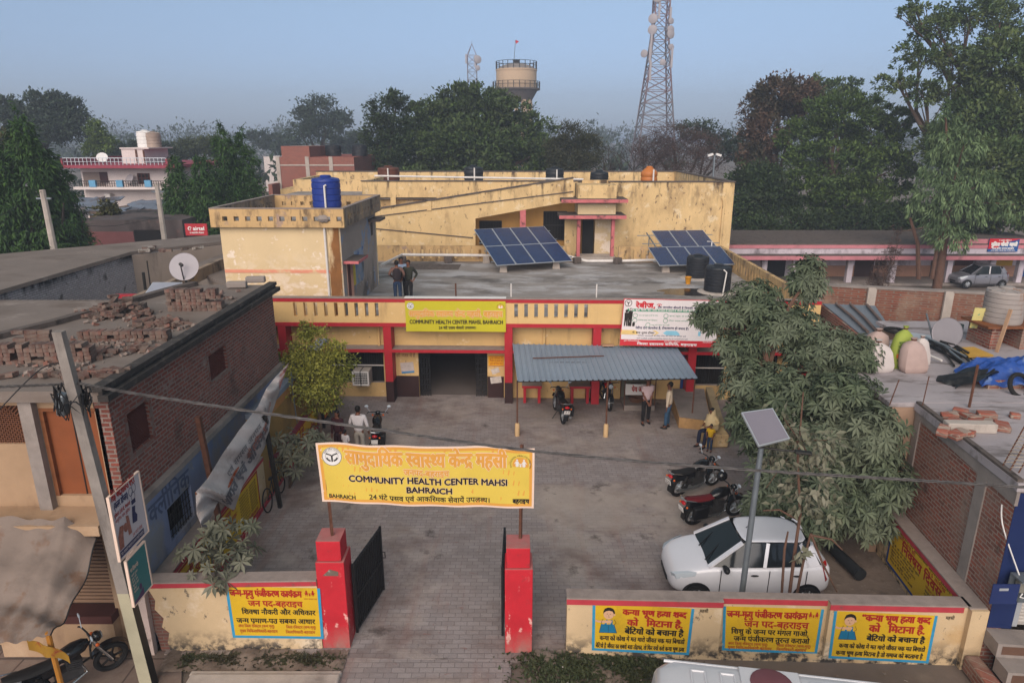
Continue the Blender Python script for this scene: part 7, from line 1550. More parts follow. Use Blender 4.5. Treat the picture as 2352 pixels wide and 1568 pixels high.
for u in (.8, 3.6): 
    for v in (.1, 1.4): b.lathe(vp(u, v, .33), [(0, -.08), (.31, -.08), (.33, 0), (.31, .08), (0, .08)], 20, vv)
b.build('wheel', K.rubber, t)
# ------------------------------------------------------------------ police post row, huts, water tower, telecom towers
K.pink = mat('faded_pink_band', '#b5747c', .85, .12, 1.5, [('#5d4a48', (1, 1, .6), .56, .7, None, .6)])
K.lavwhite = mat('lavender_white_wash', '#b8aeb6', .9, .08, .8, [('#4f494b', (.8, .8, .4), .5, .64, None, .75)])
pp = thing('police_post', 'long low pink and white row of rooms with a veranda behind the brick boundary wall', 'building', (20, 46, 0))
YP = 46
qx = lambda px_, Y=YP: P(px_, 600, Y).x
qz = lambda py_, Y=YP: P(2000, py_, Y).z
xa, xb = qx(1660), qx(2440)
b = B(); b.box(xa, xb, YP+2, YP+7, 0, qz(588)); b.box(xa, xb, YP-.1, YP+.1, qz(588), qz(570)); b.build('wall', K.lavwhite, pp)
b = B(); b.box(xa, xb, YP-.15, YP+7, qz(570), qz(562)); b.build('roof_edge', K.pink, pp)
b = B(); b.box(xa, xb, YP-.12, YP+7, qz(562), qz(559)); b.build('roof', K.lip, pp)
b = B(); b.box(xa, xb, YP-1.0, YP-.1, qz(595, YP-1), qz(588, YP-1)); so = b.build('sun_shade', K.lip, pp)
b = B(); b.box(xa, xb, YP-1.03, YP-1.0, qz(597, YP-1), qz(588, YP-1)); b.build('edge', K.pink, so)
b = B(); b.box(xa, xb, YP-.5, YP+7, -.05, .12); b.build('veranda_floor', K.conc, pp)
for px_ in (1755, 1826, 1952, 2052, 2180, 2278, 2344): b = B(); x = qx(px_); b.box(x-.18, x+.18, YP-.2, YP+.15, .12, qz(588)); b.build('pillar', K.lavwhite, pp)
rgd = random.Random(8)
for (x0, x1, z1, nm, m) in ((1760, 1805, 2.2, 'door', 'dark'), (1838, 1868, 2.2, 'door', 'dark'), (1965, 2008, 2.2, 'door', mat('dark_brown_door', '#3a2624', .8)), (2012, 2036, 2.0, 'window', 'dark'), (2140, 2165, 2.2, 'door', mat('grey_brown_door', '#564642', .8)), (2195, 2235, 2.0, 'window', mat('red_brown_window', '#4d2a26', .8)), (2286, 2326, 2.1, 'window', mat('yellow_panel', '#b08a2a', .8)), (2350, 2372, 2.2, 'door', mat('blue_curtain', '#1d4a8a', .8))):
    b = B(); b.box(qx(x0, YP+1.95), qx(x1, YP+1.95), YP+1.93, YP+2, .12 if nm == 'door' else .9, z1); b.build(nm, K[m] if isinstance(m, str) else m, pp)
b = B(); b.box(qx(1876), qx(2440), YP+1.96, YP+2.0, .12, .9); b.build('dado', mat('peach_dado', '#a57d68', .9, .1), pp)
t = thing('wall_lamp', 'small lit lamp on the veranda of the pink row', 'lamp', (qx(2166, YP+1.9), YP+1.9, 1.9)); b = B(); b.ball((qx(2166, YP+1.9), YP+1.85, qz(625)), .1); m_ = NT('lit_bulb'); m_.b.inputs['Emission Color'].default_value = (1, .93, .8, 1); m_.b.inputs['Emission Strength'].default_value = 6; b.build('bulb', m_.m, t); b = B(); b.box(qx(2166, YP+1.9)-.08, qx(2166, YP+1.9)+.08, YP+1.9, YP+1.99, qz(625)-.08, qz(625)+.12); b.build('holder', K.white, t)
sg = thing('police_sign', 'red and blue police post sign board on the pink roof edge at far right', 'sign', (qx(2310), YP-.3, 3))
a, c = P(2268, 578, YP-.2), P(2343, 548, YP-.2)
b = B(); b.box(a.x, c.x, YP-.2, YP-.14, a.z, c.z); o = b.build('board', mat('sign_blue', '#1f4f8a', .6), sg)
fs = lambda u, v, l: (a.x+u, YP-.2-l, a.z+v); W_, H_ = c.x-a.x, c.z-a.z
b = B(); poly(b, fs, [(0, .2*H_), (.32*W_, .28*H_), (.55*W_, H_), (0, H_)], .005); poly(b, fs, [(.55*W_, H_), (.42*W_, .62*H_), (W_, .95*H_), (W_, H_)], .005); b.build('red_field', K.posterred, o)
b = B(); put_text(b, fs, 'पुलिस चौकी महसी', .08*W_, .95*W_, .42*H_, .66*H_, .01, .022); put_text(b, fs, 'थाना हरदी, जनपद बहराइच', .14*W_, .86*W_, .2*H_, .3*H_, .01, .008); put_text(b, fs, 'उ0प्र0 पुलिस आपकी सेवा में सदैव तत्पर', .1*W_, .9*W_, .06*H_, .12*H_, .01, .004); put_text(b, fs, '!! उत्तर प्रदेश !!', .32*W_, .72*W_, .82*H_, .9*H_, .01, .006); b.build('lettering', K.white, o)
b = B(); b.box(qx(2180), qx(2440), YP-.05, YP+.05, qz(560), qz(549)); tag(b.build('parapet_wall', K.pink), 'pink parapet behind the police sign board', 'wall')
# dark outbuildings in the trees
b = None
for (x0, x1, yt, yb_, Y, lab, m, rf_) in ((1775, 1830, 541, 560, 56, 'small orange brick hut with an overhanging slab under the dark trees', 'brickred', True), (1845, 1892, 500, 556, 60, 'ruined brick room under the dark trees', 'brickred', False), (1900, 2110, 528, 560, 62, 'low dark wall under the trees behind the pink row', 'darkwall', False), (2075, 2150, 478, 512, 72, 'grey house half hidden behind the hanging tree', 'concpale', True)):
    a, c = P(x0, yb_, Y), P(x1, yt, Y); t = thing('outbuilding', lab, 'building', ((a.x+c.x)/2, Y, 0))
    b = B(); b.box(a.x, c.x, Y, Y+3.5, 0, c.z); b.build('wall', K[m], t)
    if rf_: b = B(); b.box(a.x-.6, c.x+.6, Y-.8, Y+4, c.z, c.z+.25); b.build('roof', K.lip, t)
    b = B(); w = (c.x-a.x)*.22; b.box((a.x+c.x)/2-w/2, (a.x+c.x)/2+w/2, Y-.03, Y+.02, max(.2, c.z-1.9), c.z-.4); b.build('window', K.dark, t)
def lattice(name, lab, base, h, w0, w1, nseg, m, arms, taper=.0, spike=0):
    t = thing(name, lab, 'tower', base); x, y, z = base; b = B()
    def cs(s_): w = (w0 + (w1-w0)*min(1, s_/.8))/2; return [Vector((x+a*w, y+c*w, z+h*s_)) for a, c in ((-1,-1),(1,-1),(1,1),(-1,1))]
    lv = [cs(i/nseg) for i in range(nseg+1)]; r = .009*w0+.025
    for i in range(nseg):
        for k in range(4):
            b.bar(lv[i][k], lv[i+1][k], r*2); b.bar(lv[i+1][k], lv[i+1][(k+1) % 4], r*1.1)
            b.bar(lv[i][k], lv[i+1][(k+1) % 4], r*1.1); b.bar(lv[i][(k+1) % 4], lv[i+1][k], r*1.1)
    if spike:
        for k in range(4): b.bar(lv[-1][k], (x, y, z+h+spike), r*1.5)
        b.bar((x, y, z+h+spike), (x, y, z+h+spike*1.25), r)
    b.build('lattice', m, t)
    for (s_, side, kind, rr) in arms:
        w = (w0 + (w1-w0)*min(1, s_/.8))/2; cx = x + side*(w+.25); cz = z+h*s_
        if kind == 'drum': b = B(); b.lathe((cx, y-w, cz), [(rr*.9, -.25*rr), (rr, 0), (rr, .3*rr), (rr*.6, .42*rr), (0, .45*rr)], 18, (side*.5, -1, 0)); b.bar((cx, y-w, cz), (x+side*w, y-w, cz), .08); b.build('dish', K.dish, t)
        else: b = B(); b.box(cx-.16, cx+.16, y-w-.3, y-w-.1, cz-rr, cz+rr); b.bar((cx, y-w-.1, cz), (x+side*w, y-w, cz), .08); b.build('antenna', K.dish, t)
    return t
K.towermetal = mat('red_white_tower_steel', '#6f6a70', .6, .1, .1, [('#7d5455', (.01, .01, .12), .5, .54, None, .5)])
YT = 120; bt_ = P(1497, 310, YT); top = P(1508, -25, YT)
lattice('telecom_tower', 'tall steel lattice telecom tower with many drum antennas', (bt_.x+.4, YT, 0), top.z, 7.6, 2.3, 17, K.towermetal,
    [(.965, -.6, 'drum', 1.05), (.86, -1, 'drum', .75), (.85, 1, 'drum', .5), (.81, -1, 'drum', .75), (.81, 1, 'drum', .65), (.79, 1, 'drum', .7), (.74, -1, 'panel', 1.6), (.7, -1, 'panel', 1.4), (.73, 1, 'drum', .5), (.70, -1.5, 'drum', .6), (.66, .2, 'drum', .5), (.68, 1, 'panel', 1.5), (.9, -.4, 'panel', 1.3), (.88, .9, 'panel', 1.0), (.62, -.8, 'panel', 1.5)])
YT2 = 170; b2 = P(1085, 190, YT2); lattice('telecom_tower', 'smaller grey lattice mast with a pointed top left of the water tower', (b2.x, YT2, 0), P(1085, 128, YT2).z, 3.6, 2.1, 16, K.towermetal, [(.965, 1, 'drum', .9), (.9, 1, 'drum', .6), (.97, -1, 'panel', 1.0), (.95, .6, 'panel', 1.3)], spike=P(1085, 101, YT2).z-P(1085, 128, YT2).z)
YW_ = 150
wt = thing('water_tower', 'round cream concrete water tower with railings above the big tree', 'water tower', (P(1187, 180, YW_).x, YW_, 0))
cx, r = P(1186, 180, YW_).x, (P(1233, 180, YW_).x - P(1140, 180, YW_).x)/2
z0, z1, zt = P(1186, 204, YW_).z, P(1186, 164, YW_).z, P(1186, 148, YW_).z
K.towercream = mat('cream_tower_plaster', '#b79e84', .9, .05, .2, [('#7d6a5a', (.9, .9, .25), .6, .72, None, .5)])
b = B(); b.lathe((cx, YW_, 0), [(r, z0), (r, z1), (r*1.02, z1), (r*1.02, z1+.3)], 40); b.build('tank_wall', K.towercream, wt)
b = B(); b.lathe((cx, YW_, 0), [(r*1.0, z1+.3), (r*.7, z1+.3+(zt-z1)*.55), (r*.3, z1+.3+(zt-z1)*.9), (r*.16, zt)], 40); b.build('domed_roof', K.conc, wt)
b = B(); b.lathe((cx, YW_, 0), [(r*.16, zt-.2), (r*.17, zt+.7), (r*.2, zt+.75), (0, zt+.9)], 16); b.build('hatch', K.dark, wt)
b = B(); b.lathe((cx, YW_, 0), [(r*.75, z0-2.5), (r*1.06, z0-.3), (r*1.18, z0-.3), (r*1.18, z0), (r, z0)], 40); b.build('gallery', K.lip, wt)
b = B()
for k in range(12): a = 2*math.pi*k/12; b.bar((cx+r*.8*math.cos(a), YW_+r*.8*math.sin(a), 0), (cx+r*.7*math.cos(a), YW_+r*.7*math.sin(a), z0-1.5), .7)
b.build('leg', K.towercream, wt)
for (rr, za, h_, n) in ((r*1.0, z1+.3, 1.5, 22), (r*1.16, z0, 1.3, 26)):
    b = B(); 
    for k in range(n): a = 2*math.pi*k/n; b.bar((cx+rr*math.cos(a), YW_+rr*math.sin(a), za), (cx+rr*math.cos(a), YW_+rr*math.sin(a), za+h_), .14)
    for z in (za+h_*.55, za+h_): b.tube([(cx+rr*math.cos(a), YW_+rr*math.sin(a), z) for a in np.linspace(0, 2*math.pi, 40)], .05, 5)
    b.build('railing', K.iron, wt)
p0, p1 = P(1180, 148, YW_), P(1184, 92, YW_); b = B(); b.tube([p0, p1], .06, 5); fo = b.build('flag_mast', K.steel, wt); b = B(); b.prism([p1, p1+Vector((.7, 0, -.3)), p1+Vector((.1, 0, -.8))], (0, .03, 0)); b.build('flag', K.posterred, fo)
t = thing('lamp_post', 'thin twin headed lamp post at the right end of the ward roof', 'lamp post', (P(1640, 400, 60).x, 60, 0)); a, c = P(1640, 430, 60), P(1641, 356, 60)
b = B(); b.tube([(a.x, 60, 0), c], .09, 6); b.build('pole', K.steel, t)
b = B(); [b.obox(c + Vector((s_*.35, 0, 0)), (.45, .3, .18), (0, s_*.3, 0)) for s_ in (-1, 1)]; b.build('lamp_head', K.white, t)
# ------------------------------------------------------------------ trees: tapered trunks with limbs, crowns of many small leaves
def leaves(b_, ctrs, dirs, ups, L, Wd, rs, fold=.25):
    """adds one folded leaf per row: base, left, tip, right"""
    n = len(ctrs); side = np.cross(dirs, ups); side /= np.linalg.norm(side, axis=1, keepdims=True) + 1e-9
    up = np.cross(side, dirs)
    Ls = L*rs.uniform(.7, 1.25, (n, 1)); Ws = Wd*rs.uniform(.7, 1.2, (n, 1))
    v = np.empty((n, 4, 3)); m = ctrs + dirs*Ls*.45
    v[:, 0] = ctrs; v[:, 1] = m + side*Ws*.5 + up*Ws*fold; v[:, 2] = ctrs + dirs*Ls; v[:, 3] = m - side*Ws*.5 + up*Ws*fold
    b_.append(v.reshape(-1, 3))
def leaf_mesh(name, chunks, m, parent):
    v = np.concatenate(chunks); n = len(v)//4; r = parent
    while r.parent: r = r.parent
    v = v - np.array(BASE[r.name]); me = bpy.data.meshes.new(name)
    i = np.arange(n)[:, None]*4
    tri = np.concatenate([i+np.array([[0, 2, 1]]), i+np.array([[0, 3, 2]])], 1).reshape(-1)
    me.vertices.add(n*4); me.vertices.foreach_set('co', v.astype(np.float32).reshape(-1))
    me.loops.add(n*6); me.loops.foreach_set('vertex_index', tri.astype(np.int32))
    me.polygons.add(n*2); me.polygons.foreach_set('loop_start', np.arange(0, n*6, 3, dtype=np.int32)); me.polygons.foreach_set('loop_total', np.full(n*2, 3, np.int32))
    me.materials.append(m); me.update(); me.validate()
    o = bpy.data.objects.new(name, me); C.objects.link(o); o.parent = parent; return o
def unit(a): return a/(np.linalg.norm(a, axis=1, keepdims=True)+1e-9)
def foliage(blobs, n, L, seed, droop=0., spread=.26, per=26, flat=.7, inner=.45, Wd=.5):
    """leaf clumps scattered over the blobs (cx, cy, cz, rx, ry, rz)"""
    rs = np.random.RandomState(seed); ch = []; w = np.array([q[3]*q[5] for q in blobs])
    if L > .25 and per == 26: n = int(n*1.8); L *= .72
    w = w/w.sum()
    for q, f in zip(blobs, w):
        k = max(3, int(n*f/per)); d = unit(rs.normal(size=(k, 3))); rad = rs.uniform(inner, 1.04, (k, 1))
        cc = d*rad*np.array(q[3:6]) + np.array(q[:3])
        sp = spread*(q[3]+q[5])/2*rs.uniform(.5, 1.25, (k, 1))
        c = np.repeat(cc, per, 0) + rs.normal(size=(k*per, 3))*np.repeat(sp, per, 0)*np.array([1, 1, flat])*.6
        out = unit(np.repeat(d, per, 0)*.8 + rs.normal(size=(k*per, 3))*.7 + np.array([0, 0, .15 - droop]))
        ups = unit(rs.normal(size=(k*per, 3))*.6 + np.array([0, 0, 1.0]) + np.repeat(d, per, 0)*.5)
        leaves(ch, c, out, ups, L, L*Wd, rs)
    return ch
def limbs(b, base, tips, r, seed, fork=.5, sub=2):
    q = random.Random(seed); base = Vector(base); c = sum((Vector(t) for t in tips), Vector())/len(tips); f = base.lerp(c, fork); f.x = base.x*.7+f.x*.3; f.y = base.y*.7 + f.y*.3
    b.tube([base, base.lerp(f, .5) + Vector((q.gauss(0, r*.6), 0, 0)), f], [r, r*.8, r*.62], 9)
    for t in tips:
        t = Vector(t); m = f.lerp(t, .5) + Vector((q.gauss(0, 1), q.gauss(0, 1), q.uniform(0, 1)))*(t-f).length*.1
        b.tube([f, m, t], [r*.5, r*.34, r*.12], 6)
        for k in range(sub):
            e = t + Vector((q.gauss(0, 1), q.gauss(0, 1), q.gauss(.0, .5)))*min(.6, (t-f).length*.08); b.tube([m.lerp(t, q.uniform(.2, .9)), e], [r*.16, r*.04], 5)
K.bark = mat('grey_brown_bark', '#5b4a3f', .95, .2, 4, [('#352b25', (4, 4, 1), .55, .7, None, .6)], .4)
K.barkred = mat('reddish_bark', '#5d4438', .95, .2, 4, (), .3); K.barkdark = mat('dark_bark', '#3b312b', .95, .2, 4)
def tree(name, label, base, blobs, n, L, m, seed, r=.3, bark='bark', group=None, **kw):
    t = thing(name, label, 'tree', base, group); b = B()
    limbs(b, base, [q[:3] for q in blobs], r, seed, kw.pop('fork', .5), kw.pop('sub', 2)); b.build('trunk', K[bark], t)
    leaf_mesh('crown', foliage(blobs, n, L, seed, **kw), m, t); return t
def blob(px, py, Y, rpx, rpy, dep=None):
    p = P(px, py, Y); k = (Y*_cp + (CAM_H-p.z)*_sp)/FPX; return (p.x, p.y, p.z, rpx*k, (dep or (rpx*k)*.9), rpy*k)
def gbase(px, Y): return (P(px, 400, Y).x, Y, 0)
LG = {k: leaf_mat(k, *c) for k, c in dict(
    dark_leaves=('#263521', '#44572f', '#2d3620'), mango_leaves=('#2b3b1f', '#526634', '#3f4826'), dome_leaves=('#2c3b1e', '#5a6e30', '#41562a'), brown_leaves=('#4a3a2e', '#6b5346', '#343a28'), dusty_leaves=('#4a4a36', '#33391f', '#3d3d2c'),
    ashoka_leaves=('#22381a', '#4b6a2e', '#304d22'), lime_leaves=('#4b5f2d', '#6b7c3a', '#3f5229'), far_leaves=('#31402f', '#435240', '#39433a'), brown_twigs=('#4a3a34', '#5d4a44', '#3c302b'), tall_leaves=('#2f4124', '#526839', '#606b3c'),
    weeping_leaves=('#4c6040', '#7f9466', '#405434'), ficus_leaves=('#7b7c2e', '#a8a34a', '#525f26'), whorl_leaves=('#354130', '#5d684e', '#6a705c'), dusty_whorls=('#5c5d4d', '#7a7868', '#4c5240'), big_leaves=('#6a6a58', '#84806f', '#565c42'), far_olive=('#3f4a2c', '#525a35', '#38432b'), yellow_leaves=('#4d4a22', '#5f5a2a', '#39411f')).items()}
# centre and right background trees
T = tree
T('banyan_tree', 'huge spreading dark green tree behind the middle of the yellow building', gbase(1110, 76), [blob(1090, 268, 76, 120, 66), blob(1000, 300, 75, 90, 60), blob(1190, 300, 75, 85, 70), blob(1090, 340, 72, 150, 60), blob(960, 350, 72, 70, 45), blob(1220, 360, 72, 70, 45), blob(1055, 236, 77, 55, 34), blob(1135, 236, 78, 50, 34), blob(950, 270, 77, 38, 32), blob(1030, 395, 70, 160, 26), blob(1170, 395, 70, 90, 26)], 46000, .46, LG['mango_leaves'], 11, .9, spread=.21, per=70, flat=.5)
T('dark_tree', 'tall dark narrow tree left of the huge spreading tree', gbase(888, 70), [blob(888, 255, 70, 46, 42), blob(865, 310, 70, 38, 40), blob(905, 330, 70, 40, 45), blob(880, 372, 69, 60, 26), blob(912, 226, 70, 24, 22)], 5200, .45, LG['dark_leaves'], 12, .35, 'barkdark', spread=.3)
T('airy_tree', 'hazy loose crowned tree standing alone left of the dark narrow tree', gbase(735, 125), [blob(735, 255, 125, 50, 34), blob(700, 272, 125, 34, 26), blob(775, 275, 125, 34, 22), blob(740, 300, 125, 60, 26), blob(690, 305, 124, 36, 18)], 3600, .75, LG['far_leaves'], 13, .5, 'barkdark', spread=.34)
T('dusty_tree', 'dusty grey green rounded tree behind the tanks right of the huge tree', gbase(1315, 66), [blob(1318, 315, 66, 44, 34), blob(1285, 350, 66, 36, 36), blob(1350, 345, 66, 38, 34), blob(1315, 375, 65, 66, 28)], 7000, .3, LG['dusty_leaves'], 14, .3, spread=.3)
T('brown_thicket_tree', 'broad brown half bare tree at the foot of the telecom tower', gbase(1560, 72), [blob(1545, 315, 72, 62, 36), blob(1610, 330, 72, 50, 34), blob(1500, 345, 71, 52, 32), blob(1570, 370, 70, 100, 30)], 9000, .3, LG['brown_twigs'], 15, .4, 'barkdark', spread=.32, Wd=.28)
T('green_topped_tree', 'dark green tree behind the brown half bare one', gbase(1600, 80), [blob(1600, 300, 80, 52, 22), blob(1655, 330, 80, 40, 26), blob(1690, 340, 84, 30, 30)], 3000, .45, LG['far_leaves'], 16, .3, 'barkdark')
def bare(name, label, base, h, seed, m, r=.22, lev=5):
    t = thing(name, label, 'tree', base); q = random.Random(seed); b = B()
    def go(p, d, L, r_, k):
        e = p + d*L; b.tube([p, p.lerp(e, .5)+Vector((q.gauss(0, .06), q.gauss(0, .06), 0))*L, e], [r_, r_*.8, r_*.6], 5)
        if k:
            for _ in range(3 if k > 1 else 4):
                nd = (d + Vector((q.gauss(0, .5), q.gauss(0, .5), q.gauss(.12, .25)))).normalized(); go(e if _ else p.lerp(e, .7), nd, L*q.uniform(.6, .82), r_*.55, k-1)
    go(Vector(base), Vector((0, 0, 1)), h*.3, r, lev); b.build('trunk', m, t); return t
bare('bare_tree', 'leafless grey tree with fine twigs left of the telecom tower foot', gbase(1422, 74), P(1422, 270, 74).z, 3, K.barkdark)
bare('bare_tree', 'smaller leafless tree right at the foot of the telecom tower', gbase(1470, 73), P(1470, 280, 73).z*.95, 8, K.barkdark)
T('rust_topped_tree', 'tall tree with reddish brown seed heads right of the yellow building', gbase(1790, 68), [blob(1800, 215, 68, 70, 38), blob(1745, 250, 68, 42, 36), blob(1760, 310, 67, 58, 40), blob(1830, 235, 69, 60, 40), blob(1740, 370, 66, 48, 40)], 9000, .5, LG['brown_leaves'], 17, .4, spread=.26)
T('green_spire_tree', 'green tree showing beyond the rusty topped tree', gbase(1920, 78), [blob(1910, 205, 78, 40, 24), blob(1950, 230, 78, 30, 26), blob(1880, 195, 79, 30, 18), blob(1960, 196, 78, 18, 16), blob(2015, 240, 76, 22, 24)], 2600, .5, LG['tall_leaves'], 18, .3)
T('dome_tree', 'wide dome shaped dark green tree behind the pink row', gbase(1930, 62), [blob(1930, 270, 62, 100, 56), blob(1850, 320, 62, 60, 50), blob(2010, 320, 62, 80, 56), blob(1920, 380, 60, 110, 60), blob(2030, 400, 60, 70, 60), blob(1860, 440, 59, 80, 50), blob(1960, 470, 58, 90, 45), blob(2060, 270, 62, 40, 34)], 40000, .34, LG['dome_leaves'], 19, .6, spread=.2, per=70, flat=.5)
T('leafy_tree', 'dark broad leaved tree between the yellow building end and the dome tree', gbase(1745, 60), [blob(1740, 420, 60, 58, 50), blob(1770, 460, 59, 60, 40), blob(1715, 480, 58, 40, 40)], 7000, .5, LG['dark_leaves'], 20, .35)
T('tall_tree', 'very tall open branched tree cut by the top right of the view', gbase(2215, 58), [blob(2150, 60, 58, 70, 34), blob(2230, 30, 58, 70, 40), blob(2110, 130, 58, 66, 30), blob(2190, 140, 58, 60, 36), blob(2060, 190, 58, 50, 22), blob(2130, 215, 57, 60, 30), blob(2300, 40, 60, 60, 50), blob(2250, 200, 57, 70, 40), blob(2100, 20, 58, 40, 20)], 8200, .42, LG['tall_leaves'], 21, .45, spread=.2, sub=5, fork=.35, inner=.3)
T('dark_mass_tree', 'dense dark tree filling the far right edge behind the hanging tree', gbase(2310, 54), [blob(2310, 150, 55, 90, 70), blob(2250, 260, 55, 80, 60), blob(2330, 290, 54, 90, 80), blob(2280, 400, 52, 100, 80), blob(2340, 470, 50, 70, 60), blob(2180, 330, 56, 60, 60)], 19000, .5, LG['tall_leaves'], 22, .5, spread=.24)
T('shrub_tree', 'low dark shrubs below the dome tree above the pink roof', gbase(1960, 55), [blob(1740, 520, 56, 60, 26), blob(1850, 510, 56, 70, 26), blob(1980, 505, 56, 80, 30), blob(2090, 500, 56, 60, 36), blob(2230, 500, 52, 70, 40)], 9000, .4, LG['dark_leaves'], 23, .2)
# hanging tree in front of the pink row
tb = P(2152, 662, 43.5); tb.z = 0
ht = thing('weeping_tree', 'grey green tree with hanging foliage in front of the pink row', 'tree', tb); b = B()
tops = [P(2170, 260, 43.5), P(2215, 330, 43), P(2240, 430, 42.5), P(2120, 450, 43.5), P(2190, 500, 43), P(2330, 470, 42), P(2210, 420, 43)]
b.tube([tb, P(2168, 560, 43.5), P(2180, 420, 43.5), P(2172, 270, 43.5)], [.3, .24, .15, .05], 9)
for t_ in tops[1:]: b.tube([P(2176, 520, 43.4).lerp(P(2178, 400, 43.4), .5), t_], [.1, .03], 6)
b.tube([P(2140, 640, 43), P(2158, 540, 43), P(2172, 460, 43)], [.13, .1, .07], 7); b.tube([P(2110, 640, 43.8), P(2108, 560, 43.8), P(2090, 500, 43.8)], [.16, .12, .08], 7); b.build('trunk', K.barkred, ht)
leaf_mesh('crown', foliage([blob(2172, 290, 43.5, 34, 40), blob(2205, 340, 43, 50, 50), blob(2160, 390, 43.5, 45, 50), blob(2220, 420, 42.8, 70, 40), blob(2130, 450, 43.5, 45, 40), blob(2200, 480, 43, 80, 45), blob(2310, 480, 42, 36, 26), blob(2180, 540, 43, 60, 36), blob(2160, 330, 43.6, 30, 40)], 8200, .42, 24, droop=1.8, spread=.2, Wd=.2, flat=1.3, per=30), LG['weeping_leaves'], ht)
T('dry_bush', 'dry brown bush of dead stalks behind the brick boundary wall', (P(2030, 640, 42).x, 42, 0), [blob(2030, 620, 42, 26, 44), blob(2060, 560, 42, 12, 40), blob(2010, 650, 42, 24, 26)], 1500, .3, LG['brown_twigs'], 25, .06, Wd=.15)
# left: conical trees, far trees
def cone(label, px, pyt, pyb, Y, wpx, n, seed, m='ashoka_leaves'):
    t0, b0 = P(px, pyt, Y), P(px, pyb, Y); k = (Y*_cp)/FPX; t = thing('conical_tree', label, 'tree', (b0.x, Y, 0), 'conical trees'); b = B(); b.tube([(b0.x, Y, 0), (t0.x, Y, t0.z*.6)], [.22, .05], 7); b.build('trunk', K.barkdark, t)
    H_ = t0.z - b0.z; bl = []; q = random.Random(seed)
    for i in range(13):
        f = i/12; w = wpx*k*((1-f)**.62*1.0+.07)*q.uniform(.88, 1.1); bl.append((b0.x+q.gauss(0, .1), Y, b0.z + H_*f*.98, w, w, H_/12*.9))
    leaf_mesh('crown', foliage(bl, n, .42, seed, droop=1.1, spread=.3, Wd=.26, flat=1.3, inner=.55), LG[m], t)
cone('largest dark conical tree at far left, its tip highest', 108, 262, 600, 35, 92, 9000, 31); cone('conical tree left of the largest one, cut by the picture edge', 38, 325, 610, 34, 80, 6500, 32); cone('lower conical tree on the right flank of the largest one', 160, 345, 590, 36, 60, 4500, 33)
cone('slim tall conical tree left of the red brick shell, highest tip', 535, 286, 520, 46, 50, 4800, 34); cone('conical tree nearest the red brick shell', 572, 298, 500, 47, 46, 4200, 35); cone('conical tree just right of the white house', 425, 360, 530, 45, 50, 4200, 36); cone('stout conical tree in the middle of the right cluster', 480, 350, 540, 44, 56, 4600, 37)
T('far_dark_tree', 'large far dark tree at the left edge behind the conical trees', gbase(90, 85), [blob(110, 245, 85, 60, 30), blob(165, 265, 85, 38, 34), blob(60, 275, 85, 50, 34), blob(15, 245, 85, 30, 22), blob(120, 300, 84, 80, 30)], 8500, .6, LG['far_leaves'], 41, .5, 'barkdark')
T('lime_tree', 'soft light green tree behind the white house', gbase(222, 76), [blob(222, 300, 76, 22, 24), blob(235, 325, 76, 28, 24), blob(215, 345, 76, 26, 18)], 2600, .4, LG['lime_leaves'], 42, .2)
T('yellowish_tree', 'yellowish green tree at the left edge', gbase(15, 60), [blob(10, 330, 60, 40, 30), blob(40, 360, 60, 36, 30)], 2600, .45, LG['yellow_leaves'], 43, .25)
T('olive_tree', 'rounded olive green trees behind the right conical cluster', gbase(450, 95), [blob(430, 340, 95, 36, 18), blob(480, 335, 95, 40, 20), blob(400, 355, 92, 30, 16)], 4200, .5, LG['far_olive'], 44, .3)
T('palm_like_tree', 'dark open tree between the white house and the far woods', gbase(340, 88), [blob(310, 345, 88, 36, 18), blob(350, 340, 88, 36, 16), blob(270, 350, 88, 30, 20)], 3600, .5, LG['far_leaves'], 45, .3)
T('bushy_plant', 'pale green bush growing on the old shop roof', (P(252, 505, 44).x, 44, 4.5), [blob(250, 482, 44, 26, 22)], 900, .25, LG['yellow_leaves'], 46, .05)
T('far_tree', 'hazy bluish trees beyond the red brick shell', gbase(640, 150), [blob(600, 320, 150, 30, 18), blob(650, 330, 150, 44, 16), blob(790, 335, 140, 40, 18), blob(820, 325, 140, 20, 20)], 3400, .9, LG['far_leaves'], 47, .4, 'barkdark')
# far woods: one mass nobody could count
wd_ = thing('distant_woods', None, None, (0, 300, 0)); bl = []; q = random.Random(51)
for i in range(150):
    Y = q.uniform(190, 420); x = q.uniform(-1.15, 1.15)*Y; hgt = q.uniform(6, 12) + (Y-190)/55; rr = q.uniform(7, 16); bl.append((x, Y, hgt*.55, rr, rr*.7, hgt*.62))
for i in range(26):
    Y = q.uniform(95, 170); x = q.uniform(-1.1, 1.1)*Y
    bl.append((x, Y, 3.0, q.uniform(5, 9), 5, q.uniform(2.6, 4.2)))
ch = foliage(bl, 60000, 1.5, 52, per=30, spread=.3); wo_ = leaf_mesh('distant_woods', ch, LG['far_leaves'], wd_); wo_.parent = None; wo_.location = (0, 300, 0); bpy.data.objects.remove(wd_); wo_.name = 'distant_woods'; tag(wo_, kind='stuff')
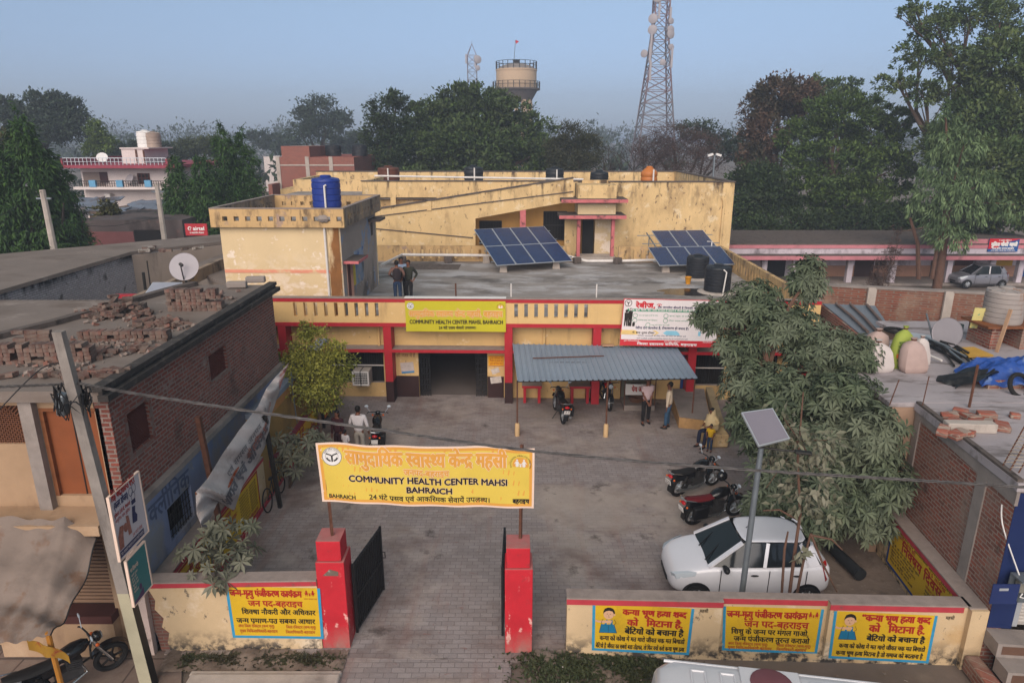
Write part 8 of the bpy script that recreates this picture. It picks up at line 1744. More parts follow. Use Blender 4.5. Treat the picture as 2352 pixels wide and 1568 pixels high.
# --- whorled leaf trees (drooping fans of long leaves)
def whorls(blobs, n, L, Wd, seed, shell=.55, k=8, droop=.25):
    rs = np.random.RandomState(seed); ch = []; w = np.array([q_[3]*q_[5] for q_ in blobs]); w /= w.sum()
    for q_, f in zip(blobs, w):
        m = max(2, int(n*f)); d = unit(rs.normal(size=(m, 3)) + np.array([0, -.25, .15])); rad = rs.uniform(shell, 1.05, (m, 1))
        c = d*rad*np.array(q_[3:6]) + np.array(q_[:3]); ax = unit(d*.75 + np.array([0, -.1, .55]) + rs.normal(size=(m, 3))*.3)
        u = unit(np.cross(ax, rs.normal(size=(m, 3)))); v = np.cross(ax, u); sz = rs.uniform(.55, 1.3, (m, 1))
        for j in range(k):
            a = 2*math.pi*j/k + rs.uniform(-.2, .2, (m, 1)); dr = unit(u*np.cos(a) + v*np.sin(a) + ax*rs.uniform(-.15, .4, (m, 1)) + np.array([0, 0, -droop]))
            side = unit(np.cross(dr, ax)); up = np.cross(side, dr); Ls = L*sz; Ws = Wd*sz
            q4 = np.empty((m, 4, 3)); mid = c + dr*Ls*.55
            q4[:, 0] = c; q4[:, 1] = mid + side*Ws*.5 + up*Ws*.2; q4[:, 2] = c + dr*Ls + np.array([0, 0, -1])*Ls*.12; q4[:, 3] = mid - side*Ws*.5 + up*Ws*.2
            ch.append(q4.reshape(-1, 3))
    return ch
at = thing('whorled_leaf_tree', 'big tree with dusty fans of long leaves over the right side of the courtyard', 'tree', (7.0, 17.2, 0))
AB = [blob(1655, 722, 18.6, 70, 40), blob(1730, 690, 18.6, 64, 50), blob(1800, 745, 18.0, 90, 55), blob(1855, 640, 18.6, 46, 56), blob(1700, 800, 18.0, 66, 44), blob(1890, 800, 17.2, 84, 56), blob(1975, 815, 16.6, 50, 46), blob(1730, 885, 17.0, 76, 60), blob(1830, 900, 16.2, 96, 70), blob(1940, 915, 15.2, 80, 70), blob(1712, 945, 17.0, 46, 46), blob(1770, 1000, 15.6, 86, 64), blob(1890, 1020, 14.6, 100, 74), blob(2010, 1000, 13.9, 64, 76), blob(1800, 1100, 14.6, 80, 60), blob(1915, 1130, 13.9, 96, 70), blob(2035, 1110, 13.5, 60, 76), blob(1755, 1165, 14.4, 54, 50), blob(1860, 1195, 13.9, 70, 40), blob(1985, 1200, 13.6, 60, 40)]
b = B(); c0 = Vector((7.0, 17.2, 0)); b.tube([c0, (6.9, 17.2, 1.4), (6.8, 17.6, 3.2), (7.2, 18.2, 5.2)], [.2, .17, .13, .06], 10)
for q_ in AB: t_ = Vector(q_[:3]); s_ = Vector((6.85, 17.4, max(1.0, min(4.6, t_.z*.72)))); b.tube([s_, s_.lerp(t_, .55) + Vector((0, 0, .15)), t_], [.075, .05, .02], 6)
b.build('trunk', K.barkred, at)
leaf_mesh('crown', whorls(AB, 5200, .235, .066, 61, .35), LG['whorl_leaves'], at)
def sapling(label, base, blobs, n, seed, L=.24):
    t = thing('whorled_sapling', label, 'plant', base, 'whorled leaf saplings'); b = B()
    for q_ in blobs: b.tube([base, Vector(base).lerp(Vector(q_[:3]), .5)+Vector((.04, 0, .08)), q_[:3]], [.03, .022, .012], 6)
    b.build('trunk', K.bark, t); leaf_mesh('crown', whorls(blobs, n, L, .068, seed, .3, 8, .2), LG['dusty_whorls'], t)
p = (-5.85, 11.85, 0); sapling('whorled leaf plant leaning over the left front wall', p, [blob(505, 1215, 12.0, 50, 30), blob(450, 1265, 11.7, 45, 30), blob(545, 1265, 11.6, 50, 30), blob(500, 1295, 11.3, 60, 30), blob(500, 1340, 11.0, 30, 26), blob(570, 1205, 12.0, 30, 22)], 74, 62, .22)
p = G(665, 1120); sapling('whorled leaf plant behind the banner by the iron post', p, [blob(655, 1015, p.y, 40, 34), blob(700, 1030, p.y-.2, 44, 34), blob(670, 1065, p.y-.3, 40, 30), blob(720, 1000, p.y+.3, 30, 26)], 80, 63, .24)
# thin tree in front of the car with bigger pale leaves, cut branches
bb = P(1815, 1357, 11.75); bb.z = 0; t = thing('thin_tree', 'thin brown stemmed young tree with pale oval leaves beside the white car', 'tree', bb); b = B()
p1, p2, p3 = P(1838, 1180, bb.y+.1), P(1832, 1060, bb.y+.3), P(1845, 900, bb.y+.6)
b.tube([bb, P(1825, 1270, bb.y), p1, p2, p3], [.038, .034, .03, .024, .012], 8); b.tube([bb-Vector((.12, 0, 0)), P(1802, 1260, bb.y-.05), P(1810, 1220, bb.y)], [.028, .025, .016], 7); b.tube([bb+Vector((.1, 0, 0)), P(1845, 1290, bb.y), P(1862, 1225, bb.y+.05)], [.032, .026, .02], 7)
b.tube([P(1862, 1225, bb.y+.05), P(1888, 1290, bb.y-.1), P(1922, 1358, bb.y-.2)], [.028, .022, .012], 6); b.tube([P(1862, 1228, bb.y+.05), P(1910, 1238, bb.y), P(1935, 1262, bb.y)], [.024, .02, .012], 6); b.tube([P(1835, 1195, bb.y+.1), P(1790, 1170, bb.y), P(1752, 1172, bb.y)], [.022, .018, .01], 6)
for (x, y) in ((1780, 1030), (1900, 1010), (1800, 960), (1905, 1110), (1760, 1120)): b.tube([p2.lerp(p3, .3), P(x, y, bb.y+.3)], [.016, .006], 5)
b.build('trunk', K.barkred, t)
leaf_mesh('crown', foliage([blob(1800, 980, bb.y+.5, 60, 40), blob(1870, 1020, bb.y+.4, 60, 50), blob(1780, 1060, bb.y+.3, 50, 40), blob(1850, 1110, bb.y+.2, 60, 44), blob(1900, 1170, bb.y+.2, 44, 34), blob(1830, 1160, bb.y, 44, 30), blob(1832, 1270, bb.y-.1, 12, 24)], 620, .19, 64, droop=.9, per=7, spread=.4), LG['big_leaves'], t)
# round clipped tree by the wall
bb = G(741, 1026); t = thing('round_tree', 'small round yellow green tree by the left courtyard wall', 'tree', bb); c = P(715, 850, bb.y); b = B()
b.tube([bb, P(735, 960, bb.y), P(722, 880, bb.y)], [.06, .05, .03], 8); b.build('trunk', K.bark, t)
leaf_mesh('crown', foliage([blob(718, 800, bb.y, 50, 50), blob(680, 840, bb.y, 55, 45), blob(760, 845, bb.y, 55, 50), blob(715, 870, bb.y-.3, 80, 50), blob(700, 760, bb.y, 22, 26), blob(740, 910, bb.y, 44, 40), blob(640, 830, bb.y, 22, 24), blob(715, 945, bb.y, 16, 20), blob(780, 800, bb.y, 26, 22)], 11000, .105, 65, per=20, spread=.3, inner=.5, droop=.5), LG['ficus_leaves'], t)
# ------------------------------------------------------------------ vehicles
K.carglass = glass_mat('car_glass', '#171c20', .12); K.carwhite = mat('white_car_body', '#c9c9d0', .3, .02, 2, coat=.6); K.carsilver = mat('silver_car_body', '#7c7c84', .3, .04, 2, metal=.3, coat=.5)
K.lens = glass_mat('clear_lens', '#a9b2bb', .08); K.taillens = glass_mat('red_lens', '#a3141d', .1); K.blackplastic = mat('black_trim', '#151517', .5, .1)
def car(label, loc, yaw, paint):
    fr = Frame((loc[0], loc[1]), yaw); t = thing('hatchback_car', label, 'car', (0, 0, 0), None, fr)
    # stations: x, half width, sill z, belt or bonnet z
    S = [(1.76, .40, .36, .50), (1.70, .60, .28, .66), (1.56, .70, .24, .78), (1.25, .76, .22, .89), (.82, .775, .21, .97), (.3, .785, .20, .965), (-.4, .785, .20, .985), (-1.1, .78, .21, 1.01), (-1.5, .74, .26, 1.02), (-1.68, .68, .32, .98), (-1.75, .56, .40, .86)]
    secs = []
    for x, w, z0, z1 in S:
        m = z0 + (z1-z0)*.55
        secs.append([(x, -w*.86, z0), (x, -w*.99, z0+.12), (x, -w, m), (x, -w*.955, z1-.05), (x, -w*.86, z1), (x, -w*.4, z1+.025), (x, w*.4, z1+.025), (x, w*.86, z1), (x, w*.955, z1-.05), (x, w, m), (x, w*.99, z0+.12), (x, w*.86, z0)])
    b = B(); b.loft(secs); o = b.build('body', paint, t, fr); q = o.modifiers.new('smooth', 'SUBSURF'); q.levels = q.render_levels = 2
    lo = [(.95, .66, .955), (.55, .72, .975), (-.3, .735, .99), (-1.1, .72, 1.01), (-1.56, .60, 1.0)]; hi = [(.22, .50, 1.44), (.1, .54, 1.46), (-.35, .565, 1.485), (-.95, .55, 1.47), (-1.28, .47, 1.42)]
    def band(s_, k): return [(a[0]+(c[0]-a[0])*s_, k*(a[1]+(c[1]-a[1])*s_), a[2]+(c[2]-a[2])*s_) for a, c in zip(lo, hi)]
    def ring_(s_): return band(s_, 1) + band(s_, -1)[::-1]
    b = B(); b.loft([ring_(s_) for s_ in (0, .5, 1)], caps=False, sm=False); b.build('windows', K.carglass, t, fr)
    b = B(); rr = [ring_(1.0), [(x*.99-.005, y*.97, z+.018) for x, y, z in ring_(1)], [(x*.9-.05, y*.8, z+.04) for x, y, z in ring_(1)]]; b.loft(rr); o = b.build('roof', paint, t, fr); q = o.modifiers.new('smooth', 'SUBSURF'); q.levels = q.render_levels = 1
    b = B()
    for k in (1, -1):
        for i, w in ((0, .09), (4, .16)): b.bar(Vector(lo[i])*Vector((1, k, 1)) if False else (lo[i][0], k*lo[i][1], lo[i][2]-.01), (hi[i][0], k*(hi[i][1]+.005), hi[i][2]+.01), w, .05)
        for f, w in ((.48, .07), (.80, .10)):
            def at(l, f=f): j = min(int(f*4), 3); g = f*4-j; a, c = l[j], l[j+1]; return (a[0]+(c[0]-a[0])*g, k*(a[1]+(c[1]-a[1])*g+.006), a[2]+(c[2]-a[2])*g)
            b.bar(at(lo), at(hi), w, .03)
    b.build('window_pillars', paint, t, fr)
    b = B()
    for k in (1, -1): b.prism([(-1.02, k*.735, 1.0), (-1.45, k*.66, 1.0), (-1.25, k*.52, 1.42), (-1.1, k*.60, 1.3)], (0, k*.012, 0))
    b.build('rear_quarter', paint, t, fr)
    for sx in (1.19, -1.19):
        for k in (1, -1):
            b = B(); b.lathe((sx, k*.70, .28), [(.19, -.09), (.27, -.09), (.285, -.05), (.285, .05), (.27, .09), (.19, .09)], 24, (0, 1, 0)); w = b.build('wheel', K.rubber, t, fr)
            b = B(); b.lathe((sx, k*.785, .28), [(.19, 0), (.18, .005)], 20, (0, k, 0))
            for j in range(7): a = 2*math.pi*j/7; b.bar((sx, k*.792, .28), (sx+.18*math.cos(a), k*.792, .28+.18*math.sin(a)), .045, .02)
            b.build('hubcap', K.alu, w, fr)
            b = B(); b.lathe((sx, k*.72, .30), [(.0, -.02), (.312, -.02), (.312, .062), (0, .062)], 24, (0, k, 0)); b.build('wheel_arch', K.blackplastic, t, fr)
    for k in (1, -1):
        b = B(); b.loft([[(1.70, k*.50, .60), (1.72, k*.46, .68), (1.66, k*.60, .72), (1.62, k*.64, .62)], [(1.42, k*.70, .72), (1.40, k*.66, .84), (1.22, k*.735, .86), (1.25, k*.76, .78)]]); b.build('headlight', K.lens, t, fr)
        b = B(); b.loft([[(-1.58, k*.70, .62), (-1.70, k*.60, .62), (-1.72, k*.56, .70), (-1.58, k*.74, .70)], [(-1.50, k*.70, 1.05), (-1.60, k*.60, 1.05), (-1.58, k*.58, 1.10), (-1.46, k*.69, 1.10)]]); b.build('tail_light', K.taillens, t, fr)
        b = B(); b.ball((.62, k*.86, 1.0), (.07, .11, .075), 10, 7); b.bar((.64, k*.72, .97), (.64, k*.84, .98), .05); b.build('mirror', K.blackplastic, t, fr)
        b = B(); [b.ball((x, k*.79, .82), (.09, .02, .022), 8, 5) for x in (-.02, -.92)]; b.build('handle', K.blackplastic, t, fr)
        b = B(); [b.bar((x, k*.789, .3), (x-.02, k*.775, .93), .012) for x in (.72, -.32, -1.12)]; b.build('door_seam', K.blackplastic, t, fr)
    t.scale = (.965,)*3
    b = B(); b.box(1.70, 1.765, -.3, .3, .36, .46); b.build('grille', K.blackplastic, t, fr)
    b = B(); b.bar((.98, .45, .985), (.55, .1, 1.2), .02); b.bar((.98, -.1, .985), (.55, -.4, 1.2), .02); b.tube([(-.0, 0, 1.51), (-.18, 0, 1.68)], .008, 5); b.build('wiper', K.blackplastic, t, fr)
    return t
a, c = G(1597, 1364), G(1845, 1364); car('white hatchback parked behind the front wall with its nose to the gate', ((a.x+c.x)/2-.12, 13.0), R(180-1), K.carwhite)
p = G(2257, 657, .12); car('silver grey hatchback parked by the veranda of the pink row', (p.x, p.y+.6), R(180), K.carsilver)
K.mblack = mat('glossy_black', '#141416', .25, .1, 3, coat=.4); K.seatblack = mat('black_vinyl_seat', '#1a1818', .6, .1); K.seatred = mat('dark_red_seat', '#5a1219', .6, .12, 6); K.engine = mat('engine_alloy', '#4b4a4b', .45, .25, 9, metal=.5); K.orangelens = glass_mat('orange_lens', '#c4591a', .2)
def moto(label, rear, front, tank='mblack', seat='seatblack', lean=.1, plate=None, helmet=False, bag=True, rim='alu'):
    rear, front = Vector(rear), Vector(front); d = front - rear; yaw = math.atan2(d.y, d.x); t = thing('motorcycle', label, 'motorcycle', (rear.x, rear.y, 0), 'parked motorcycles'); BASE[t.name] = Vector((0, 0, 0)); t.rotation_euler = (lean, 0, yaw); F = W0
    for x, r in ((0, .30), (1.26, .30)):
        b = B(); torus(b, (x, 0, r), r-.05, .05 if x else .058, (0, 1, 0), 26, 8); w = b.build('wheel', K.rubber, t)
        b = B(); torus(b, (x, 0, r), r-.09, .02, (0, 1, 0), 24, 6); b.tube([(x, -.07, r), (x, .07, r)], .06, 10)
        for k in range(5): a = 2*math.pi*k/5; b.bar((x, 0, r), (x+(r-.09)*math.cos(a), 0, r+(r-.09)*math.sin(a)), .035, .025)
        b.build('rim', K[rim], w)
    arc = lambda x, r, a0, a1, w: [[(x+r*math.cos(R(q)), y, .3+r*math.sin(R(q))) for y in (-w, -w*.6, w*.6, w)] for q in np.linspace(a0, a1, 10)]
    b = B(); b.loft(arc(1.26, .36, 20, 150, .07), closed=False); b.build('mudguard', K.mblack, t); b = B(); b.loft(arc(0, .37, 60, 190, .08), closed=False); b.build('mudguard', K.mblack, t)
    b = B(); [b.tube([(1.26, y, .3), (1.02, y, .82), (.98, y, .95)], .022, 7) for y in (-.09, .09)]; b.build('fork', K.chrome, t)
    b = B(); b.tube([(.0, .1, .3), (.45, .09, .42), (.42, .08, .72), (.95, 0, .85)], .022, 6); b.tube([(.0, -.1, .3), (.45, -.09, .42), (.42, -.08, .72), (.95, 0, .85)], .022, 6); b.tube([(.45, .05, .3), (.95, 0, .5), (.97, 0, .85)], .022, 6); [b.tube([(-.03, y, .33), (.12, y, .66)], .028, 7) for y in (-.12, .12)]; b.build('frame', K.iron, t)
    b = B(); b.obox((.58, 0, .40), (.42, .22, .22)); b.obox((.68, 0, .56), (.2, .2, .22), (0, .3, 0)); [b.obox((.68+.0*k, 0, .48+.045*k), (.25, .24, .012), (0, .3, 0)) for k in range(5)]; b.build('engine', K.engine, t)
    b = B(); b.tube([(.78, -.1, .5), (.84, -.13, .34), (.55, -.16, .24), (.1, -.17, .27), (-.3, -.17, .34)], [.022, .022, .03, .045, .05], 9); b.build('exhaust', K.chrome, t)
    b = B(); b.loft([[(x, w*math.cos(a), z+h*math.sin(a)) for a in np.linspace(0, 2*math.pi, 12, False)] for x, w, h, z in ((.42, .08, .06, .78), (.52, .14, .11, .80), (.7, .16, .13, .83), (.86, .13, .11, .85), (.95, .06, .05, .87))]); b.build('fuel_tank', K[tank], t)
    b = B(); b.loft([[(x, w*math.cos(a), z+.055*math.sin(a)) for a in np.linspace(0, 2*math.pi, 12, False)] for x, w, z in ((.48, .10, .77), (.3, .13, .745), (.05, .14, .76), (-.2, .12, .80), (-.34, .07, .83))]); b.build('seat', K[seat], t)
    b = B(); b.loft([[(x, -w, .58), (x, w, .58), (x, w*.9, z), (x, -w*.9, z)] for x, w, z in ((.42, .11, .72), (.1, .12, .72), (-.25, .08, .78))], sm=False); b.build('side_panel', K.mblack, t)
    b = B(); b.tube([(.90, -.34, .98), (.93, -.28, 1.0), (.97, -.1, .99), (.98, 0, .95), (.97, .1, .99), (.93, .28, 1.0), (.90, .34, .98)], .016, 7); b.build('handlebar', K.blackplastic, t)
    b = B(); b.ball((1.09, 0, .9), (.08, .1, .1), 12, 8); h = b.build('headlight', K.mblack, t); b = B(); b.lathe((1.155, 0, .9), [(.085, 0), (.06, .02), (0, .03)], 14, (1, 0, 0)); b.build('lens', K.lens, h)
    for k in (1, -1):
        b = B(); b.tube([(.93, k*.24, 1.0), (.94, k*.34, 1.16)], .008, 5); b.ball((.94, k*.36, 1.2), (.02, .065, .045), 10, 6); b.build('mirror', K.chrome if tank == 'mirrory' else K.lens, t)
        b = B(); b.ball((1.05, k*.17, .85), .035, 8, 5); b.ball((-.38, k*.15, .68), .03, 8, 5); b.build('indicator', K.orangelens, t)
    b = B(); b.ball((-.40, 0, .74), (.05, .09, .05), 10, 6); b.build('tail_light', K.taillens, t)
    b = B(); b.tube([(-.1, .14, .78), (-.42, .13, .88), (-.46, 0, .89), (-.42, -.13, .88), (-.1, -.14, .78)], .014, 6); b.build('grab_rail', K.chrome, t)
    b = B(); b.obox((-.45, 0, .58), (.012, .2, .14), (0, -.25, 0)); pl = b.build('number_plate', K.white, t)
    if plate: b = B(); [put_text(b, lambda u, v, l: (-.458-l-(v-.58)*.25, -u, v), s_, -.08, .08, z, z+.04, .003, .002) for s_, z in zip(plate, (.60, .535))]; b.build('lettering', K.black, pl)
    if bag: b = B(); b.obox((-.02, -.24, .52), (.42, .14, .34)); b.build('pannier', K.blackplastic, t, bevel=.03)
    if helmet: b = B(); b.ball((.93, .22, 1.1), (.15, .13, .14), 14, 9); o = b.build('helmet', K.mblack, BASE and None); o.parent = None; o.matrix_world = Matrix.Translation(rear) @ Matrix.Rotation(yaw, 4, 'Z') @ Matrix.Translation(BASE[o.name]); tag(o, 'black helmet hanging on the handlebar of the red seated motorcycle', 'helmet')
    b = B(); b.tube([(.45, .1, .3), (.4, .28, .02)], .015, 6); b.build('side_stand', K.iron, t); return t
moto('black motorcycle parked beyond the red seated one', G(1557, 1138), G(1640, 1112), plate=('UP 40', 'AH 8'), bag=False)
moto('black motorcycle with a red seat parked between the white car and the other bike', G(1592, 1203), G(1690, 1182), seat='seatred', helmet=True)
moto('black motorcycle parked tail outward under the blue awning', G(1292, 972), G(1268, 930), plate=('UP 40', 'AG'), lean=.08)
moto('dark red motorcycle parked facing out under the awning by the middle post', G(1392, 935)+Vector((.0, .9, 0)), G(1406, 958), tank='taillens', lean=-.06)
moto('motorcycle the man in the white shirt stands beside, its front away from the camera', G(842, 1030)+Vector((.35, -.3, 0)), G(846, 1000)+Vector((.3, .4, 0)), lean=.05)
p = G(48, 1585); moto('black motorcycle parked under the grey cloth awning at the bottom left', (-8.35, 9.62, 0), (-7.5, 10.5, 0), plate=('UP-40', 'AL-212'), lean=.12, rim='iron')
t = thing('bicycle', 'thin old bicycle leaning on the left courtyard wall behind the iron post', 'bicycle', (-6.5, 16.6, 0)); b = B()
for y in (16.15, 17.2): torus(B(), (-6.48, y, .33), .31, .018, (1, 0, .12), 26, 6).build('wheel', K.rubber, t)
b = B(); b.tube([(-6.47, 16.15, .33), (-6.45, 16.5, .75), (-6.45, 17.0, .8), (-6.47, 17.2, .33)], .015, 6); b.tube([(-6.45, 16.5, .75), (-6.47, 16.6, .3), (-6.45, 17.0, .8)], .015, 6); b.tube([(-6.47, 16.15, .33), (-6.47, 16.6, .3)], .012, 6); b.build('frame', K.iron, t)
b = B(); b.tube([(-6.7+.5, 17.02, .98), (-6.45, 17.05, 1.0), (-6.62, 17.0, .98)], .012, 6); b.ball((-6.45, 16.45, .82), (.06, .13, .03), 8, 5); b.build('saddle', K.black, t)
# ------------------------------------------------------------------ people: one continuous skinned body each, clothes and hair as parts
def skin_mesh(name, nodes, edges, m, parent, root=0, sub=1):
    me = bpy.data.meshes.new(name); me.from_pydata([n[0] for n in nodes], edges, [])
    o = bpy.data.objects.new(name, me); C.objects.link(o); md = o.modifiers.new('skin', 'SKIN'); md.use_smooth_shade = True
    for i, n in enumerate(nodes):
        r = n[1]; s_ = me.skin_vertices[0].data[i]; s_.radius = r if hasattr(r, '__len__') else (r, r); s_.use_root = i == root
    q = o.modifiers.new('sub', 'SUBSURF'); q.levels = q.render_levels = sub
    bpy.context.view_layer.update(); m2 = bpy.data.meshes.new_from_object(o.evaluated_get(bpy.context.evaluated_depsgraph_get()))
    bpy.data.objects.remove(o); m2.materials.clear(); m2.materials.append(m); m2.name = name
    o = bpy.data.objects.new(name, m2); C.objects.link(o); o.parent = parent; return o
def person(label, loc, yaw, h, shirt, trousers, hands=((.24, .04, .78), (-.24, .04, .78)), feet=((.10, .0), (-.10, .06)), hip=.93, lean=0., sleeves=1.0, head_yaw=0., knees=None, hairc='hair', legs=True, group=None, hair_drop=.0):
    """local: y forward, x to the person's left... metres for a 1.70 m adult, scaled to height h"""
    t = thing('person', label, 'person', loc, group); t.rotation_euler = (0, 0, yaw); s = h/1.70; t.scale = (s, s, s)
    V = Vector; pel = V((0, 0, hip)); ch = V((0, lean*.3, hip+.38)); nk = V((0, lean*.45, hip+.53)); hd = V((0, lean*.55+.015, hip+.68)); tp = V((0, lean*.55+.01, hip+.75))
    N = [(pel, (.11, .075)), (V((0, lean*.15, hip+.18)), (.10, .07)), (ch, (.12, .075)), (nk, .055), (hd-V((0,-.015,.05)), (.066, .075)), (hd+V((0,0,.02)), (.078, .092)), (tp, (.06, .07))]; E_ = [(0, 1), (1, 2), (2, 3), (3, 4), (4, 5), (5, 6)]
    top = [(pel+V((0,0,-.07)), (.18, .145)), (V((0, lean*.15, hip+.16)), (.16, .13)), (ch, (.19, .15)), (nk-V((0,0,.035)), .085)]; TE = [(0, 1), (1, 2), (2, 3)]
    low = [(pel+V((0,0,.06)), (.165, .13)), (pel-V((0,0,.06)), (.165, .13))]; LE = [(0, 1)]
    for k, (hp, fp) in enumerate(zip(hands, feet)):
        sx = 1 if k == 0 else -1; sh = ch + V((sx*.19, 0, .08)); hp = V(hp); mid = (sh+hp)/2; L = (hp-sh).length; bend = math.sqrt(max(.0, .29**2-(L/2)**2)); el = mid + V((sx*.5, -.85, -.1)).normalized()*bend
        n = len(N); N += [(sh, .058), (el, .042), (hp, .028)]; E_ += [(2, n), (n, n+1), (n+1, n+2)]
        dr = (hp-el).normalized(); pm = hp + dr*.055; N.append((pm, (.034, .018))); E_.append((n+2, n+3)); sd = dr.cross(V((0, 1, .2))).normalized()
        for j, (f, l) in enumerate(((-.026, .07), (-.009, .08), (.009, .076), (.025, .06))): N.append((pm + sd*f + dr*l + V((0, .012, 0)), .0085)); E_.append((n+3, len(N)-1))
        N.append((hp + sd*-.05 + dr*.055 + V((0, .02, 0)), .0095)); E_.append((n+2, len(N)-1))
        m_ = len(top); top += [(sh, .075), (sh.lerp(el, min(1, sleeves)), .056)]; TE += [(2, m_), (m_, m_+1)]
        if sleeves > 1: top.append((el.lerp(hp, .85), .042)); TE.append((m_+1, m_+2))
        if legs:
            fx, fy = fp; an = V((fx, fy, .08)); hj = pel + V((sx*.09, 0, -.06)); kn = V(knees[k]) if knees else (hj+an)/2 + V((0, .03, .02))
            n = len(N); N += [(hj, .078), (kn, .058), (an, .04), (V((fx*1.1, fy+.13, .035)), (.04, .03))]; E_ += [(0, n), (n, n+1), (n+1, n+2), (n+2, n+3)]
            m_ = len(low); low += [(hj, .10), (kn, .075), (an+V((0, 0, .03)), .06)]; LE += [(1, m_), (m_, m_+1), (m_+1, m_+2)]
    skin_mesh('body', N, E_, K.skin, t)
    skin_mesh('shirt', top, TE, shirt, t)
    if legs: skin_mesh('trousers', low, LE, trousers, t)
    hm = Matrix.Translation(hd) @ Matrix.Rotation(head_yaw, 4, 'Z')
    b = B(); b.ball((0, -.026, .048), (.084, .09, .082), 12, 8, .03, random.Random(1)); b.ball((0, -.045, .0), (.078, .065, .075), 10, 7)
    if hair_drop: b.ball((0, -.05, -.06), (.08, .06, .12), 10, 7)
    b.xf(hm); b.build('hair', K[hairc], t, fix=False); o = [c for c in t.children if c.name.startswith('hair')][0]; o.data.transform(Matrix.Translation(BASE[t.name]))
    def face(name, m, fn):
        b = B(); fn(b); b.xf(hm); o = b.build(name, m, t, fix=False); o.data.transform(Matrix.Translation(BASE[t.name]))
    face('face', K.skin, lambda b: (b.ball((0, .088, -.015), (.013, .02, .022), 8, 6), b.ball((.082, -.005, -.005), (.012, .02, .03), 8, 6), b.ball((-.082, -.005, -.005), (.012, .02, .03), 8, 6)))
    face('eyes', K.black, lambda b: (b.ball((.032, .083, .012), (.013, .006, .007), 8, 5), b.ball((-.032, .083, .012), (.013, .006, .007), 8, 5), b.ball((0, .082, -.055), (.024, .006, .006), 8, 5), b.ball((.032, .084, .034), (.02, .005, .004), 8, 4), b.ball((-.032, .084, .034), (.02, .005, .004), 8, 4)))
    if legs:
        b = B()
        for fx, fy in feet: b.ball((fx*1.08, fy+.06, .035), (.05, .135, .04), 10, 6)
        o = b.build('shoes', K.blackplastic, t, fix=False); o.data.transform(Matrix.Translation(BASE[t.name]))
    return t
def cloth(h, v=.08): return mat('cloth_'+h.strip('#'), h, .9, v, 6, (), .2)
jeans = cloth('#26364f', .2); dark = cloth('#1b191b'); whitec = cloth('#c3bcbd', .05)
rz = lambda px_, Y_: F0.m @ Vector((F0.P(px_, 640, Y_).x, Y_, ZR))
t = person('person in a brown jacket with a dark backpack and jeans, back turned, on the roof', rz(912, 3.0), R(8), 1.74, cloth('#6d5148'), jeans, hands=((.2, .2, 1.0), (-.2, .22, 1.05)), sleeves=2)
b = B(); b.loft([[(w*math.cos(a)*1.0, -.2-.0+.085*k*math.sin(a), z) for a in np.linspace(0, 2*math.pi, 14, False)] for z, w, k in ((.98, .10, .7), (1.02, .16, 1), (1.2, .17, 1.1), (1.36, .15, .95), (1.44, .08, .5))]); o = b.build('backpack', cloth('#2a2326'), None, base=(0, 0, 0)); o.parent = None; o.matrix_world = Matrix.Translation(rz(912, 3.0)) @ Matrix.Rotation(R(8), 4, 'Z') @ Matrix.Translation((0, .015, .03)); tag(o, 'dark maroon backpack worn by the person in the brown jacket on the roof', 'backpack')
person('person in a pale blue top mostly hidden between the other two on the roof', rz(923, 3.9), R(200), 1.72, cloth('#7f8fa6'), dark, sleeves=2)
person('person in a dark olive pullover with a hand on the hip on the roof', rz(939, 3.3), R(165), 1.70, cloth('#2b2c24'), dark, hands=((.26, .1, .98), (-.2, -.05, .95)), sleeves=2, hair_drop=0)
person('person in a white shirt beside the motorcycle left of the courtyard, back turned', G(829, 1052), R(-4), 1.72, whitec, cloth('#8d867d'), hands=((.26, .12, .85), (-.22, .25, .95)), sleeves=1.9)
person('child in a white shirt and dark shorts standing left of the man in white', G(797, 1056), R(-25), 1.0, whitec, cloth('#23253a'), sleeves=1)
person('person in a dark maroon dress standing beyond the child in white', G(781, 1046), R(160), 1.5, cloth('#3a1a20'), cloth('#2d151a'), sleeves=2, hair_drop=.1)
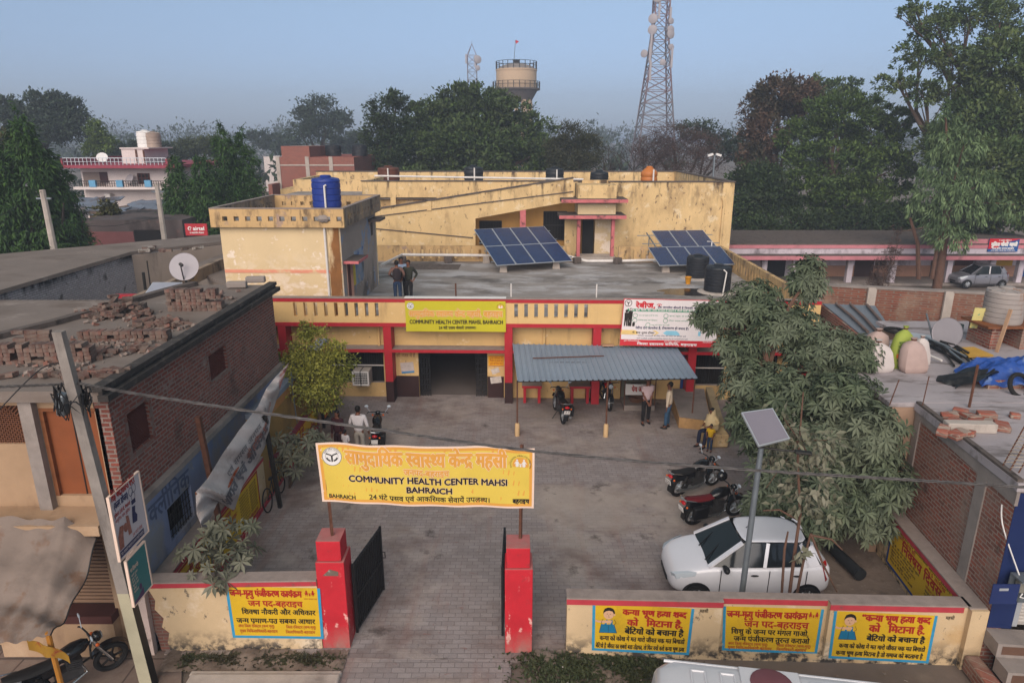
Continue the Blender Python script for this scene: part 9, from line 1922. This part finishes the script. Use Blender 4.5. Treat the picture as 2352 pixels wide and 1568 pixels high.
person('person in a pale pink T-shirt and black trousers standing by the water stand, hands clasped', G(1482, 974), R(190), 1.72, cloth('#b9a3a6', .05), dark, hands=((.05, .22, .88), (-.05, .22, .88)), feet=((.11, .0), (-.13, -.12)), sleeves=.75, lean=.1)
person('person in a cream shirt and blue jeans facing the group under the awning end', G(1533, 983), R(70), 1.66, cloth('#c4b49f', .05), cloth('#34506b', .2), hands=((.2, .1, .8), (-.2, .05, .8)), sleeves=1.2)
sp = Vector((6.45, 20.3, 0)); t = person('person seated on the worn yellow block in a cream shawl over dark clothes', sp, R(120), 1.62, cloth('#c9b184', .05), cloth('#1d2136'), hands=((.1, .3, .78), (-.1, .3, .76)), hip=.55, feet=((.12, .48), (-.1, .44)), knees=((.14, .42, .55), (-.12, .40, .55)), sleeves=1.7, lean=.12)
b = B(); b.loft([[(w*math.cos(a), y+w*.95*math.sin(a), z) for a in np.linspace(0, 2*math.pi, 16, False)] for z, w, y in ((.62, .24, .0), (.85, .25, .0), (1.02, .2, .02), (1.1, .12, .03), (1.2, .115, .04), (1.31, .08, .04), (1.345, .02, .03))]); o = b.build('shawl', cloth('#cdb68c', .06), t, fix=False); o.data.transform(Matrix.Translation(BASE[t.name]))
person('small child in a yellow top and blue jeans standing by the seated woman', G(1629, 1036), R(150), .92, cloth('#c49a1b'), jeans, hands=((.16, .2, .95), (-.16, .2, .95)), sleeves=.8)
# ------------------------------------------------------------------ dusk haze round everything
hz_ = B(); hz_.box(-600, 600, -40, 640, -1.2, 46); m_ = bpy.data.materials.new('dusk_haze'); m_.use_nodes = True; nt = m_.node_tree; nt.nodes.remove(nt.nodes['Principled BSDF'])
pv = nt.nodes.new('ShaderNodeVolumePrincipled'); pv.inputs['Color'].default_value = (.74, .82, .98, 1); pv.inputs['Density'].default_value = .0015; pv.inputs['Anisotropy'].default_value = .1
nt.links.new(pv.outputs[0], nt.nodes['Material Output'].inputs['Volume']); tag(hz_.build('haze', m_, base=(0, 300, -1.2)), kind='stuff')
